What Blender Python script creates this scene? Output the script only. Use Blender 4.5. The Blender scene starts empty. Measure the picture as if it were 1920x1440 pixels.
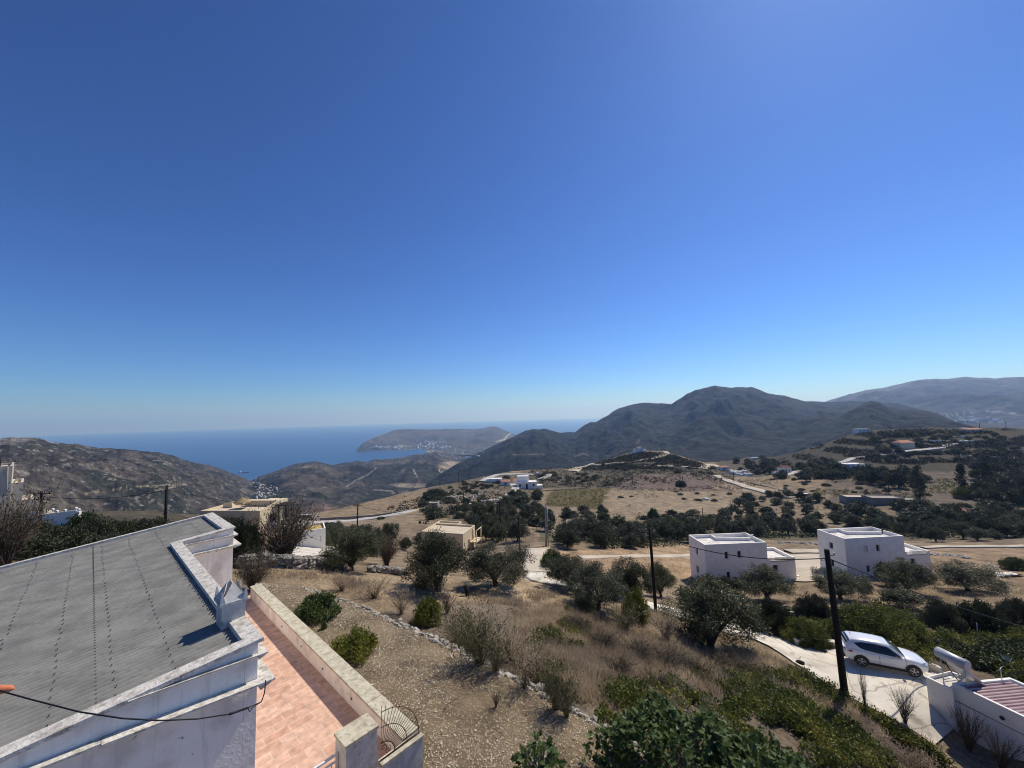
import bpy, math, random
import numpy as np
from mathutils import Vector, Matrix

SC = bpy.context.scene
COL = SC.collection
R = math.radians

# ------------------------------------------------------------------ camera, sky, sun, exposure
F = 721.0; TH = R(4.84); RO = 0.0275          # focal length in pixels of the 1920 px photo, upward pitch, roll
cam_d = bpy.data.cameras.new('camera'); cam = bpy.data.objects.new('camera', cam_d); COL.objects.link(cam)
cam_d.sensor_width = 36.0; cam_d.lens = 36.0 * F / 1920.0
cam_d.clip_start = 0.1; cam_d.clip_end = 90000.0
cam.matrix_world = Matrix.Rotation(R(90) + TH, 4, 'X') @ Matrix.Rotation(-RO, 4, 'Z')
SC.camera = cam

SUN_EL, SUN_AZ = R(50.5), R(45)                  # azimuth clockwise from +Y
W = bpy.data.worlds.new('World'); SC.world = W; W.use_nodes = True
wn, wl = W.node_tree.nodes, W.node_tree.links
wn.clear()
sky = wn.new('ShaderNodeTexSky'); sky.sky_type = 'NISHITA'; sky.sun_disc = False
sky.sun_elevation = SUN_EL; sky.sun_rotation = SUN_AZ; sky.altitude = 300
sky.air_density = 1.0; sky.dust_density = 0.26; sky.ozone_density = 8.0
gm = wn.new('ShaderNodeGamma'); gm.inputs['Gamma'].default_value = 1.36
tn = wn.new('ShaderNodeMix'); tn.data_type = 'RGBA'; tn.blend_type = 'MULTIPLY'; tn.inputs['Factor'].default_value = 1.0
tn.inputs['B'].default_value = (0.415, 0.49, 0.59, 1)
bg = wn.new('ShaderNodeBackground'); bg.inputs['Strength'].default_value = 0.1
wo = wn.new('ShaderNodeOutputWorld')
wl.new(sky.outputs[0], gm.inputs['Color']); wl.new(gm.outputs[0], tn.inputs['A']); wl.new(tn.outputs['Result'], bg.inputs['Color']); wl.new(bg.outputs[0], wo.inputs['Surface'])
sun_d = bpy.data.lights.new('sun', 'SUN'); sun_d.energy = 4.6; sun_d.angle = R(0.53); sun_d.color = (1.0, 0.92, 0.80)
sun = bpy.data.objects.new('sun', sun_d); COL.objects.link(sun)
SUN_DIR = Vector((math.sin(SUN_AZ) * math.cos(SUN_EL), math.cos(SUN_AZ) * math.cos(SUN_EL), math.sin(SUN_EL)))
sun.rotation_euler = SUN_DIR.to_track_quat('Z', 'Y').to_euler()
SC.view_settings.view_transform = 'Standard'; SC.view_settings.look = 'None'
SC.view_settings.exposure = 0.0; SC.view_settings.gamma = 1.0
SC.cycles.max_bounces = 6; SC.cycles.diffuse_bounces = 4; SC.cycles.filter_width = 1.05; SC.cycles.use_denoising = True; SC.cycles.glossy_bounces = 2
SC.cycles.transmission_bounces = 3; SC.cycles.volume_bounces = 1; SC.cycles.transparent_max_bounces = 6

# ------------------------------------------------------------------ pixel rays (only to survey where things stand)
def ray(px, py):
    u = (px - 960) / F; v = -(py - 720) / F
    a = u * math.cos(RO) + v * math.sin(RO); b = -u * math.sin(RO) + v * math.cos(RO)
    return np.array([a, math.cos(TH) - b * math.sin(TH), math.sin(TH) + b * math.cos(TH)])
def atz(px, py, z):
    d = ray(px, py); return d * (z / d[2])
def atr(px, py, r):
    d = ray(px, py); return d * (r / math.hypot(d[0], d[1]))
def zat(p, px, py):
    d = ray(px, py); return d[2] / d[1] * p[1]
def proj(x, y, z):
    dep = y * math.cos(TH) + z * math.sin(TH); up = -y * math.sin(TH) + z * math.cos(TH)
    dep = np.where(dep < 0.01, 0.01, dep)
    a = x / dep; b = up / dep
    u = a * math.cos(RO) - b * math.sin(RO); v = a * math.sin(RO) + b * math.cos(RO)
    return 960 + F * u, 720 - F * v

# ------------------------------------------------------------------ noise
def _h(ix, iy, s):
    n = (ix.astype(np.int64) * 374761393 + iy.astype(np.int64) * 668265263 + s * 1442695041) & 0xFFFFFFFF
    n = ((n ^ (n >> 13)) * 1274126177) & 0xFFFFFFFF
    n = n ^ (n >> 16)
    return (n & 0xFFFFFF) / float(0xFFFFFF)
def vnoise(x, y, s=0):
    x = np.asarray(x, float); y = np.asarray(y, float)
    ix = np.floor(x); iy = np.floor(y); fx = x - ix; fy = y - iy
    fx = fx * fx * fx * (fx * (fx * 6 - 15) + 10); fy = fy * fy * fy * (fy * (fy * 6 - 15) + 10)
    a = _h(ix, iy, s); b = _h(ix + 1, iy, s); c = _h(ix, iy + 1, s); d = _h(ix + 1, iy + 1, s)
    return (a * (1 - fx) + b * fx) * (1 - fy) + (c * (1 - fx) + d * fx) * fy
def fbm(x, y, s=0, o=4):
    t = 0; a = 0.5; k = 0
    for i in range(o):
        t = t + a * (vnoise(x, y, s + i * 17) - 0.5); k += a; a *= 0.5; x = x * 2.03 + 7.1; y = y * 2.03 + 3.7
    return t / k * 2
def ridged(x, y, s=0, o=4):
    t = 0; a = 0.5; k = 0
    for i in range(o):
        n = 1 - np.abs(vnoise(x, y, s + i * 31) * 2 - 1)
        t = t + a * n * n; k += a; a *= 0.5; x = x * 2.1 + 5.3; y = y * 2.1 + 1.9
    return t / k

# ------------------------------------------------------------------ objects
def tag(o, label=None, cat=None, group=None, kind=None):
    if label: o['label'] = label
    if cat: o['category'] = cat
    if group: o['group'] = group
    if kind: o['kind'] = kind
    return o
def thing(name, label, cat, loc=(0, 0, 0), group=None, rz=0.0):
    o = bpy.data.objects.new(name, None); COL.objects.link(o)
    o.empty_display_size = 0.2
    o.location = Vector(loc); o.rotation_euler = (0, 0, rz)
    return tag(o, label, cat, group)
def link(name, me, parent=None):
    o = bpy.data.objects.new(name, me); COL.objects.link(o)
    if parent is not None: o.parent = parent
    return o
def mesh_np(name, V, Fq, mats, smooth=False, mi=None):
    V = np.asarray(V, np.float32); Fq = np.asarray(Fq, np.int32); k = Fq.shape[1]; n = len(Fq)
    me = bpy.data.meshes.new(name)
    me.vertices.add(len(V)); me.vertices.foreach_set('co', V.ravel())
    me.loops.add(n * k); me.loops.foreach_set('vertex_index', Fq.ravel())
    me.polygons.add(n); me.polygons.foreach_set('loop_start', np.arange(0, n * k, k, dtype=np.int32))
    me.polygons.foreach_set('loop_total', np.full(n, k, np.int32))
    if smooth: me.polygons.foreach_set('use_smooth', np.ones(n, bool))
    for m in (mats if isinstance(mats, (list, tuple)) else [mats]): me.materials.append(m)
    if mi is not None: me.polygons.foreach_set('material_index', np.asarray(mi, np.int32))
    me.update(calc_edges=True); me.validate()
    return me

class MB:
    """collects faces of one mesh; org is subtracted so that the mesh sits in its thing's own frame"""
    def __init__(s, org=(0, 0, 0)):
        s.v = []; s.f = []; s.m = []; s.o = np.array(org, float); s.sm = []
    def face(s, pts, m=0, smooth=False):
        b = len(s.v); s.v += [tuple(np.asarray(p, float) - s.o) for p in pts]
        s.f.append(list(range(b, b + len(pts)))); s.m.append(m); s.sm.append(smooth)
    def verts(s, pts):
        b = len(s.v); s.v += [tuple(np.asarray(p, float) - s.o) for p in pts]; return b
    def poly(s, idx, m=0, smooth=False):
        s.f.append(list(idx)); s.m.append(m); s.sm.append(smooth)
    def prism(s, base, top, m=0, mtop=None, bottom=True):
        n = len(base); b = s.verts(list(base) + list(top))
        for i in range(n):
            j = (i + 1) % n; s.poly([b + i, b + j, b + n + j, b + n + i], m)
        s.poly([b + n + i for i in range(n)], m if mtop is None else mtop)
        if bottom: s.poly([b + i for i in reversed(range(n))], m)
    def box(s, c, u, v, w, m=0):
        """box with centre c and half-axis vectors u, v, w"""
        c, u, v, w = (np.asarray(a, float) for a in (c, u, v, w))
        base = [c - u - v - w, c + u - v - w, c + u + v - w, c - u + v - w]
        top = [p + 2 * w for p in base]
        s.prism(base, top, m)
    def abox(s, x0, y0, z0, x1, y1, z1, m=0):
        s.prism([(x0, y0, z0), (x1, y0, z0), (x1, y1, z0), (x0, y1, z0)], [(x0, y0, z1), (x1, y0, z1), (x1, y1, z1), (x0, y1, z1)], m)
    def tube(s, pts, rads, n=6, m=0, smooth=True, caps=True):
        pts = [np.asarray(p, float) for p in pts]
        if not hasattr(rads, '__len__'): rads = [rads] * len(pts)
        rings = []; ref = None
        for i, p in enumerate(pts):
            d = pts[min(i + 1, len(pts) - 1)] - pts[max(i - 1, 0)]; d = d / (np.linalg.norm(d) + 1e-9)
            if ref is None:
                ref = np.cross(d, (0, 0, 1.0)) if abs(d[2]) < 0.9 else np.cross(d, (1.0, 0, 0))
            ref = ref - d * (ref @ d); ref /= np.linalg.norm(ref) + 1e-9
            q = np.cross(d, ref)
            rings.append(s.verts([p + rads[i] * (math.cos(2 * math.pi * k / n) * ref + math.sin(2 * math.pi * k / n) * q) for k in range(n)]))
        for a, b in zip(rings, rings[1:]):
            for k in range(n):
                s.poly([a + k, a + (k + 1) % n, b + (k + 1) % n, b + k], m, smooth)
        if caps:
            s.poly([rings[0] + k for k in reversed(range(n))], m); s.poly([rings[-1] + k for k in range(n)], m)
    def rock(s, c, rx, ry, rz, rng, rotz=None, m=0):
        t = (1 + 5 ** .5) / 2
        ico = np.array([(-1, t, 0), (1, t, 0), (-1, -t, 0), (1, -t, 0), (0, -1, t), (0, 1, t), (0, -1, -t), (0, 1, -t), (t, 0, -1), (t, 0, 1), (-t, 0, -1), (-t, 0, 1)]) / 1.9
        fs = [(0, 11, 5), (0, 5, 1), (0, 1, 7), (0, 7, 10), (0, 10, 11), (1, 5, 9), (5, 11, 4), (11, 10, 2), (10, 7, 6), (7, 1, 8), (3, 9, 4), (3, 4, 2), (3, 2, 6), (3, 6, 8), (3, 8, 9), (4, 9, 5), (2, 4, 11), (6, 2, 10), (8, 6, 7), (9, 8, 1)]
        v = ico * (1 + rng.uniform(-.22, .22, (12, 1)))
        a = rng.uniform(0, 6.28) if rotz is None else rotz
        v = v * np.array([rx, ry, rz]); ca, sa = math.cos(a), math.sin(a)
        v = np.stack([v[:, 0] * ca - v[:, 1] * sa, v[:, 0] * sa + v[:, 1] * ca, v[:, 2]], 1) + np.asarray(c, float)
        b = s.verts(v)
        for f in fs: s.poly([b + i for i in f], m)
    def mesh(s, name, mats):
        me = bpy.data.meshes.new(name); me.from_pydata(s.v, [], s.f)
        for mt in (mats if isinstance(mats, (list, tuple)) else [mats]): me.materials.append(mt)
        me.polygons.foreach_set('material_index', np.array(s.m, np.int32))
        me.polygons.foreach_set('use_smooth', np.array(s.sm, bool)); me.update()
        return me
    def build(s, name, mats, parent=None, loc=None):
        o = link(name, s.mesh(name, mats), parent)
        if loc is not None: o.location = Vector(loc)
        return o
    def solo(s, name, mats, label, cat, group=None, kind=None):
        """a thing that is one mesh, its origin at org"""
        o = s.build(name, mats); o.location = Vector(s.o); return tag(o, label, cat, group, kind)

# ------------------------------------------------------------------ materials
MATS = {}
def mat(name, cols, scale=4.0, rough=0.85, detail=6.0, bump=0.0, bscale=None, spec=0.3, coord='Object', pos=None, metallic=0.0, rand=0.0, mix2=None, stretch=None, transl=0.0):
    """procedural Principled material: noise-driven colour ramp, optional second noise layer, bump and per-object variation"""
    if name in MATS: return MATS[name]
    m = bpy.data.materials.new(name); m.use_nodes = True; nt = m.node_tree; N, L = nt.nodes, nt.links
    b = N['Principled BSDF']; b.inputs['Roughness'].default_value = rough; b.inputs['Metallic'].default_value = metallic
    b.inputs['Specular IOR Level'].default_value = spec
    tc = N.new('ShaderNodeTexCoord'); src = tc.outputs[coord]
    if coord == 'World':
        pass
    if stretch:
        mp = N.new('ShaderNodeMapping'); mp.inputs['Scale'].default_value = stretch; L.new(src, mp.inputs[0]); src = mp.outputs[0]
    def noise(sc, dt, off=0):
        n = N.new('ShaderNodeTexNoise'); n.inputs['Scale'].default_value = sc; n.inputs['Detail'].default_value = dt
        L.new(src, n.inputs['Vector']); return n
    n1 = noise(scale, detail)
    rp = N.new('ShaderNodeValToRGB'); L.new(n1.outputs['Fac'], rp.inputs[0])
    k = len(cols); ps = pos or ([0.5] if k == 1 else [0.32 + 0.36 * i / (k - 1) for i in range(k)])
    rp.color_ramp.elements[0].position = ps[0]; rp.color_ramp.elements[0].color = (*cols[0], 1)
    rp.color_ramp.elements[1].position = ps[-1]; rp.color_ramp.elements[1].color = (*cols[-1], 1)
    for i in range(1, k - 1):
        e = rp.color_ramp.elements.new(ps[i]); e.color = (*cols[i], 1)
    out = rp.outputs[0]
    if mix2:                      # (colour, scale, threshold low, threshold high)
        c2, s2, lo, hi = mix2
        n2 = noise(s2, 5); mr = N.new('ShaderNodeMapRange'); mr.inputs['From Min'].default_value = lo; mr.inputs['From Max'].default_value = hi
        L.new(n2.outputs['Fac'], mr.inputs[0])
        mx = N.new('ShaderNodeMix'); mx.data_type = 'RGBA'; L.new(mr.outputs[0], mx.inputs['Factor']); L.new(out, mx.inputs['A']); mx.inputs['B'].default_value = (*c2, 1)
        out = mx.outputs['Result']
    if rand:
        oi = N.new('ShaderNodeObjectInfo'); h = N.new('ShaderNodeHueSaturation')
        mr = N.new('ShaderNodeMapRange'); mr.inputs['To Min'].default_value = 1 - rand; mr.inputs['To Max'].default_value = 1 + rand
        L.new(oi.outputs['Random'], mr.inputs[0]); L.new(mr.outputs[0], h.inputs['Value']); L.new(out, h.inputs['Color']); out = h.outputs[0]
    L.new(out, b.inputs['Base Color'])
    if bump:
        nb = noise(bscale or scale * 4, 8); bp = N.new('ShaderNodeBump'); bp.inputs['Strength'].default_value = bump; bp.inputs['Distance'].default_value = 0.05
        L.new(nb.outputs['Fac'], bp.inputs['Height']); L.new(bp.outputs[0], b.inputs['Normal'])
    if transl:
        t = N.new('ShaderNodeBsdfTranslucent'); L.new(out, t.inputs['Color']); ms = N.new('ShaderNodeMixShader'); ms.inputs[0].default_value = transl
        L.new(b.outputs[0], ms.inputs[1]); L.new(t.outputs[0], ms.inputs[2]); L.new(ms.outputs[0], N['Material Output'].inputs['Surface'])
    MATS[name] = m; return m

M_white = mat('white_paint', [(.78, .755, .70), (.84, .815, .76), (.87, .85, .80)], 1.3, .8, bump=.12, bscale=14, mix2=((.62, .59, .53), 2.2, .60, .78))
M_weather = mat('weathered_white', [(.68, .615, .54), (.87, .805, .72), (.90, .85, .77)], 2.2, .85, bump=.25, bscale=18, mix2=((.20, .18, .15), 6.0, .69, .74))
M_coping = mat('coping_cement', [(.36, .34, .29), (.58, .55, .49), (.70, .68, .62)], 9, .9, bump=.4, bscale=30, mix2=((.26, .24, .19), 5, .58, .75))
M_wallcop = mat('old_wall_coping', [(.38, .35, .25), (.52, .48, .36), (.60, .56, .44)], 5, .95, bump=.35, bscale=24, mix2=((.27, .25, .17), 11, .55, .72))
M_greywash = mat('grey_whitewash', [(.40, .385, .36), (.54, .52, .49), (.64, .62, .58)], 2.5, .9, bump=.2, bscale=16, mix2=((.24, .25, .25), 6, .60, .76))
M_roof = mat('fibre_cement_sheet', [(.185, .185, .17), (.235, .235, .215), (.28, .28, .255)], 2.0, .85, bump=.06, bscale=60, mix2=((.33, .34, .32), 9, .66, .8))
def add_streaks(m, rot, stretch, lo, hi, col, fac):
    N, L = m.node_tree.nodes, m.node_tree.links; b = N['Principled BSDF']; src = b.inputs['Base Color'].links[0].from_socket
    tc = N.new('ShaderNodeTexCoord'); mp = N.new('ShaderNodeMapping'); mp.inputs['Rotation'].default_value = (0, 0, -rot); mp.inputs['Scale'].default_value = stretch; L.new(tc.outputs['Object'], mp.inputs[0])
    nz = N.new('ShaderNodeTexNoise'); nz.inputs['Scale'].default_value = 1.0; nz.inputs['Detail'].default_value = 7; nz.inputs['Roughness'].default_value = .7; L.new(mp.outputs[0], nz.inputs['Vector'])
    mr = N.new('ShaderNodeMapRange'); mr.inputs['From Min'].default_value = lo; mr.inputs['From Max'].default_value = hi; mr.inputs['To Max'].default_value = fac; L.new(nz.outputs['Fac'], mr.inputs[0])
    mx = N.new('ShaderNodeMix'); mx.data_type = 'RGBA'; L.new(mr.outputs[0], mx.inputs['Factor']); L.new(src, mx.inputs['A']); mx.inputs['B'].default_value = (*col, 1); L.new(mx.outputs['Result'], b.inputs['Base Color'])
add_streaks(M_roof, math.atan2(.737, .675), (.35, 7.0, 1), .50, .66, (.13, .13, .12), .5)
add_streaks(M_roof, math.atan2(.737, .675), (.5, 4.0, 1), .58, .74, (.36, .36, .34), .5)
add_streaks(M_weather, 0, (5, 5, .5), .56, .72, (.42, .40, .36), .55)
add_streaks(M_white, 0, (2.2, 2.2, .25), .58, .76, (.50, .48, .44), .35)
add_streaks(M_greywash, 0, (5, 5, .5), .52, .70, (.30, .29, .28), .6)
M_screw = mat('dark_screw', [(.05, .05, .05), (.08, .08, .08)], 8, .6)
M_cream = mat('cream_plaster', [(.66, .55, .36), (.72, .61, .42)], 1.2, .85, bump=.1)
M_creamroof = mat('cream_roof', [(.52, .43, .31), (.64, .55, .42)], 1.2, .9, bump=.1)
M_beige = mat('beige_plaster', [(.50, .44, .36), (.58, .52, .43)], 1.5, .9, bump=.1)
M_dark = mat('dark_opening', [(.02, .02, .022), (.035, .035, .04)], 3, .6)
M_glass = mat('window_glass', [(.03, .035, .045), (.05, .055, .065)], 2, .15, spec=.5)
M_wood = mat('dark_wood_pole', [(.012, .009, .007), (.03, .022, .016)], 6, .9, stretch=(8, 8, .6), bump=.3)
M_greypole = mat('grey_metal_pole', [(.24, .24, .24), (.34, .34, .34)], 3, .6, metallic=.3)
M_cable = mat('black_cable', [(.012, .012, .013), (.02, .02, .022)], 5, .6)
M_rust = mat('rusty_iron', [(.05, .025, .018), (.09, .045, .03), (.13, .07, .045)], 20, .8)
M_whitemetal = mat('white_metal', [(.62, .62, .62), (.7, .7, .7)], 5, .5)
M_orange = mat('orange_clay', [(.55, .17, .08), (.65, .22, .11)], 8, .8)
M_stone = mat('pale_stone', [(.18, .16, .13), (.33, .30, .25), (.47, .44, .38)], 5, .95, bump=.5, bscale=20)
M_darkstone = mat('grey_field_stone', [(.13, .12, .10), (.25, .23, .20), (.40, .37, .32)], 4, .95, bump=.5, bscale=14)
M_bark = mat('olive_bark', [(.05, .04, .03), (.11, .095, .075)], 9, .95, bump=.6, stretch=(3, 3, .8))
M_twig = mat('bare_twig', [(.10, .075, .055), (.17, .13, .10)], 8, .95)
M_olive = mat('olive_leaf', [(.038, .045, .019), (.068, .077, .033), (.125, .13, .068)], 1.6, .62, rand=.3, spec=.3, transl=.2)
M_olive_l = mat('grey_olive_leaf', [(.046, .052, .028), (.078, .086, .048), (.14, .145, .092)], 1.8, .6, rand=.3, spec=.3, transl=.2)
M_green = mat('green_leaf', [(.028, .05, .012), (.055, .085, .02), (.10, .13, .03)], 1.8, .6, rand=.2, transl=.18)
M_yell = mat('yellow_green_leaf', [(.08, .10, .015), (.16, .17, .025), (.24, .22, .04)], 1.5, .65, rand=.15, transl=.2)
M_darkleaf = mat('dark_bush_leaf', [(.023, .031, .013), (.042, .054, .022), (.075, .086, .036)], 1.5, .65, rand=.3, transl=.15)
M_scrub = mat('dry_scrub', [(.035, .038, .022), (.065, .06, .036), (.11, .09, .055)], .5, .9, rand=.1)
M_fig = mat('fig_leaf', [(.032, .058, .014), (.062, .10, .025), (.11, .15, .045)], 2.5, .55, spec=.25, transl=.28)
M_figold = mat('fig_leaf_yellow', [(.35, .22, .03), (.45, .30, .05)], 3, .6)
M_vine = mat('vine_leaf', [(.035, .05, .010), (.09, .11, .02), (.21, .20, .045)], .8, .65, transl=.3)
M_grass = mat('dry_grass_blade', [(.33, .255, .165), (.50, .40, .27), (.66, .55, .39)], .7, .9, transl=.4)
M_weed = mat('grey_weed_blade', [(.20, .16, .115), (.35, .285, .21), (.48, .40, .30)], .8, .9, transl=.35)
M_broom = mat('green_broom', [(.085, .08, .04), (.135, .125, .06), (.19, .17, .09)], 2, .8)
M_litter = mat('pale_leaf_litter', [(.30, .25, .16), (.52, .45, .32), (.80, .74, .60)], 30, .9)
M_straw = mat('straw_clump', [(.30, .23, .14), (.42, .34, .21)], .7, .9)
M_concrete = mat('pale_concrete', [(.46, .42, .34), (.62, .57, .47), (.72, .67, .56)], .55, .9, bump=.3, bscale=7, mix2=((.30, .27, .22), 1.3, .58, .72))
def add_cracks(m, scale, width, col):
    N, L = m.node_tree.nodes, m.node_tree.links; b = N['Principled BSDF']; src = b.inputs['Base Color'].links[0].from_socket
    tc = N.new('ShaderNodeTexCoord'); nz = N.new('ShaderNodeTexNoise'); nz.inputs['Scale'].default_value = scale * 1.5; nz.inputs['Detail'].default_value = 6; L.new(tc.outputs['Object'], nz.inputs['Vector'])
    mx0 = N.new('ShaderNodeMix'); mx0.data_type = 'RGBA'; mx0.inputs['Factor'].default_value = .35; L.new(tc.outputs['Object'], mx0.inputs['A']); L.new(nz.outputs['Color'], mx0.inputs['B'])
    vo = N.new('ShaderNodeTexVoronoi'); vo.feature = 'DISTANCE_TO_EDGE'; vo.inputs['Scale'].default_value = scale; L.new(mx0.outputs['Result'], vo.inputs['Vector'])
    mr = N.new('ShaderNodeMapRange'); mr.inputs['From Min'].default_value = 0; mr.inputs['From Max'].default_value = width; mr.inputs['To Min'].default_value = .75; mr.inputs['To Max'].default_value = 0; L.new(vo.outputs['Distance'], mr.inputs[0])
    mx = N.new('ShaderNodeMix'); mx.data_type = 'RGBA'; L.new(mr.outputs[0], mx.inputs['Factor']); L.new(src, mx.inputs['A']); mx.inputs['B'].default_value = (*col, 1); L.new(mx.outputs['Result'], b.inputs['Base Color'])
add_cracks(M_concrete, .55, .018, (.22, .19, .15))
M_track = mat('dirt_track', [(.42, .36, .27), (.55, .48, .38)], .3, .95)
M_road = mat('pale_road', [(.38, .36, .33), (.48, .46, .42)], .3, .9)
M_redroof = mat('red_roof', [(.13, .035, .035), (.18, .05, .048)], 1.5, .85)
M_terra = mat('terracotta_roof', [(.42, .17, .10), (.52, .24, .15)], 1.5, .85)
M_blue = mat('dark_blue_paint', [(.01, .015, .05), (.02, .025, .08)], 3, .8)
M_steel = mat('galvanised_steel', [(.45, .46, .48), (.6, .61, .62)], 4, .35, metallic=.55)
M_tank = mat('grey_tank_shell', [(.42, .43, .45), (.50, .51, .53)], 3, .4, metallic=.2)
M_panel = mat('collector_glass', [(.02, .022, .03), (.04, .045, .055)], 3, .1, spec=.6)

# ------------------------------------------------------------------ the lie of the land: surveyed points (px, py, r or -z)
# entries: (px, py, 'z', z) or (px, py, 'r', r)
CP = []
def Z(*a):
    for px, py, z in a: CP.append(atz(px, py, z))
def RR(*a):
    for px, py, r in a: CP.append(atr(px, py, r))
Z((700, 1440, -10.2), (960, 1440, -10.0), (1250, 1330, -12.2), (1400, 1440, -12.6), (1500, 1440, -13.8), (1500, 1350, -14.3), (1620, 1440, -15.6),
  (1100, 1300, -11.4), (1200, 1235, -12.9), (1350, 1290, -14.0), (1050, 1220, -12.0), (1000, 1160, -12.3), (900, 1130, -12.2),
  (800, 1112, -11.8), (700, 1100, -11.2), (850, 1215, -10.6), (950, 1265, -10.8), (600, 1112, -10.2), (660, 1075, -11.7), (560, 1062, -10.6), (500, 1075, -9.6),
  (820, 1107, -12.2), (932, 1097, -12.9), (1010, 1080, -15), (1100, 1117, -14.4), (1160, 1122, -16.4), (1245, 1145, -16.5), (1330, 1160, -16.5),
  (1330, 1215, -16.2), (1420, 1195, -16.5), (1500, 1215, -16.5), (1585, 1305, -16.5), (1640, 1335, -16.5), (1742, 1322, -16.5), (1720, 1375, -16.9), (1616, 1250, -16.5), (1714, 1270, -16.5),
  (1800, 1395, -17.3), (1850, 1440, -17.4), (1280, 1200, -14.8), (1450, 1260, -15.4), (1500, 1300, -15.4),
  (1100, 1060, -23), (1200, 1045, -26), (1250, 1080, -25.4), (1290, 1095, -25.9), (1326, 1094, -26), (1440, 1100, -26), (1480, 1098, -26), (1590, 1085, -26), (1697, 1088, -26), (1540, 1070, -26.4), (1520, 1050, -27),
  (1800, 1085, -25.5), (1900, 1100, -24.5), (1850, 1150, -22.5), (1700, 1130, -23), (1600, 1150, -21), (1440, 1160, -19.5), (1500, 1150, -20.5), (1900, 1230, -19.5), (1750, 1190, -19.6), (1650, 1190, -18.2), (1550, 1180, -18.2), (1880, 1290, -18.2))
RR((1250, 1020, 98), (1500, 1030, 100), (1750, 1030, 118), (1900, 1030, 128), (1000, 1020, 78), (1100, 1010, 92), (900, 1032, 72), (1250, 990, 140), (1450, 1000, 150), (1650, 1000, 165),
   (1850, 1000, 172), (1080, 975, 165), (950, 985, 112), (960, 955, 165), (845, 1040, 86), (1200, 950, 200), (1400, 950, 212), (1600, 960, 205), (1800, 970, 205), (1900, 975, 210),
   (1080, 930, 228), (1230, 905, 268), (1400, 920, 252), (1600, 920, 245), (1750, 925, 252), (1850, 930, 258), (1000, 912, 285), (1080, 895, 315), (1150, 878, 335), (1320, 885, 318),
   (1450, 890, 312), (1600, 880, 315), (1750, 880, 325), (1900, 880, 335), (1205, 847, 395), (1130, 866, 385), (1255, 850, 398), (1310, 867, 395), (1090, 882, 370), (1400, 866, 440),
   (1450, 866, 430), (1500, 849, 435), (1560, 829, 440), (1620, 812, 445), (1700, 804, 490), (1800, 802, 520), (1900, 804, 530), (1620, 850, 370), (1800, 845, 400), (1710, 840, 395), (1500, 872, 372),
   (560, 985, 138), (770, 957, 165), (560, 972, 155), (640, 957, 185), (700, 942, 220), (790, 919, 262), (850, 905, 292), (920, 893, 312), (960, 885, 332), (1010, 881, 352), (1060, 880, 370), (660, 985, 140), (700, 1025, 75),
   (870, 945, 170), (900, 920, 240), (820, 960, 140), (740, 990, 110),
   (0, 1064, 27), (0, 1000, 60), (100, 1000, 48), (100, 978, 70), (300, 985, 58), (300, 967, 78), (440, 985, 95), (450, 968, 118), (545, 1022, 60), (600, 1036, 48), (590, 1018, 70), (150, 1030, 36), (-150, 1050, 40), (-150, 1000, 75), (2050, 1000, 180), (2050, 900, 340), (2100, 830, 520), (2100, 1200, 45), (2000, 1400, 32))
CP = np.array(CP)
_az = np.arctan2(CP[:, 0], CP[:, 1]); _lr = np.log(np.hypot(CP[:, 0], CP[:, 1])); _el = CP[:, 2] / np.hypot(CP[:, 0], CP[:, 1])
_X = np.stack([_az * 2.2, _lr], 1)
def _tps(d2):
    return np.where(d2 > 1e-12, 0.5 * d2 * np.log(np.maximum(d2, 1e-12)), 0.0)
_n = len(CP)
_A = np.zeros((_n + 3, _n + 3)); _D = ((_X[:, None] - _X[None]) ** 2).sum(-1)
_A[:_n, :_n] = _tps(_D) + np.eye(_n) * 2e-4; _A[:_n, _n] = 1; _A[:_n, _n + 1:] = _X; _A[_n, :_n] = 1; _A[_n + 1:, :_n] = _X.T
_w = np.linalg.solve(_A, np.concatenate([_el, np.zeros(3)]))
# the brow of the village hillside, beyond which the land falls to the valley
_bpx = np.array([-400, 0, 100, 300, 450, 560, 640, 700, 790, 900, 960, 1060, 1200, 1320, 1400, 1500, 1620, 1750, 1900, 2300], float)
_brr = np.array([80, 75, 75, 80, 120, 156, 186, 222, 264, 306, 334, 375, 402, 402, 465, 442, 450, 510, 535, 560], float)
_baz = np.array([math.atan2(*(lambda d: (d[0], d[1]))(ray(p, 860))) for p in _bpx])
AZL = (math.atan2(*(lambda d: (d[0], d[1]))(ray(-150, 900))), math.atan2(*(lambda d: (d[0], d[1]))(ray(2080, 900))))
def gz(x, y):
    x = np.atleast_1d(np.asarray(x, float)); y = np.atleast_1d(np.asarray(y, float)); shp = x.shape
    x = x.ravel(); y = y.ravel(); out = np.empty(len(x))
    for a in range(0, len(x), 20000):
        xs, ys = x[a:a + 20000], y[a:a + 20000]
        az = np.arctan2(xs, ys); r = np.hypot(xs, ys); azc = np.clip(az, *AZL)
        rs = np.interp(azc, _baz, _brr); rc = np.clip(r, 9.0, rs); q = np.stack([azc * 2.2, np.log(rc)], 1)
        d2 = ((q[:, None] - _X[None]) ** 2).sum(-1)
        el = _tps(d2) @ _w[:_n] + _w[_n] + q @ _w[_n + 1:]
        z = el * rc
        z = z + fbm(xs / 7, ys / 7, 5, 3) * np.clip((r - 12) / 60, 0, 1) * 0.45
        over = np.maximum(r - rs, 0); z = z - 0.42 * over * over / (over + 25)
        out[a:a + 20000] = z
    return out.reshape(shp)
def g1(x, y): return float(gz([x], [y])[0])
_tt = np.exp(np.linspace(math.log(9), math.log(560), 420))
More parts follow.
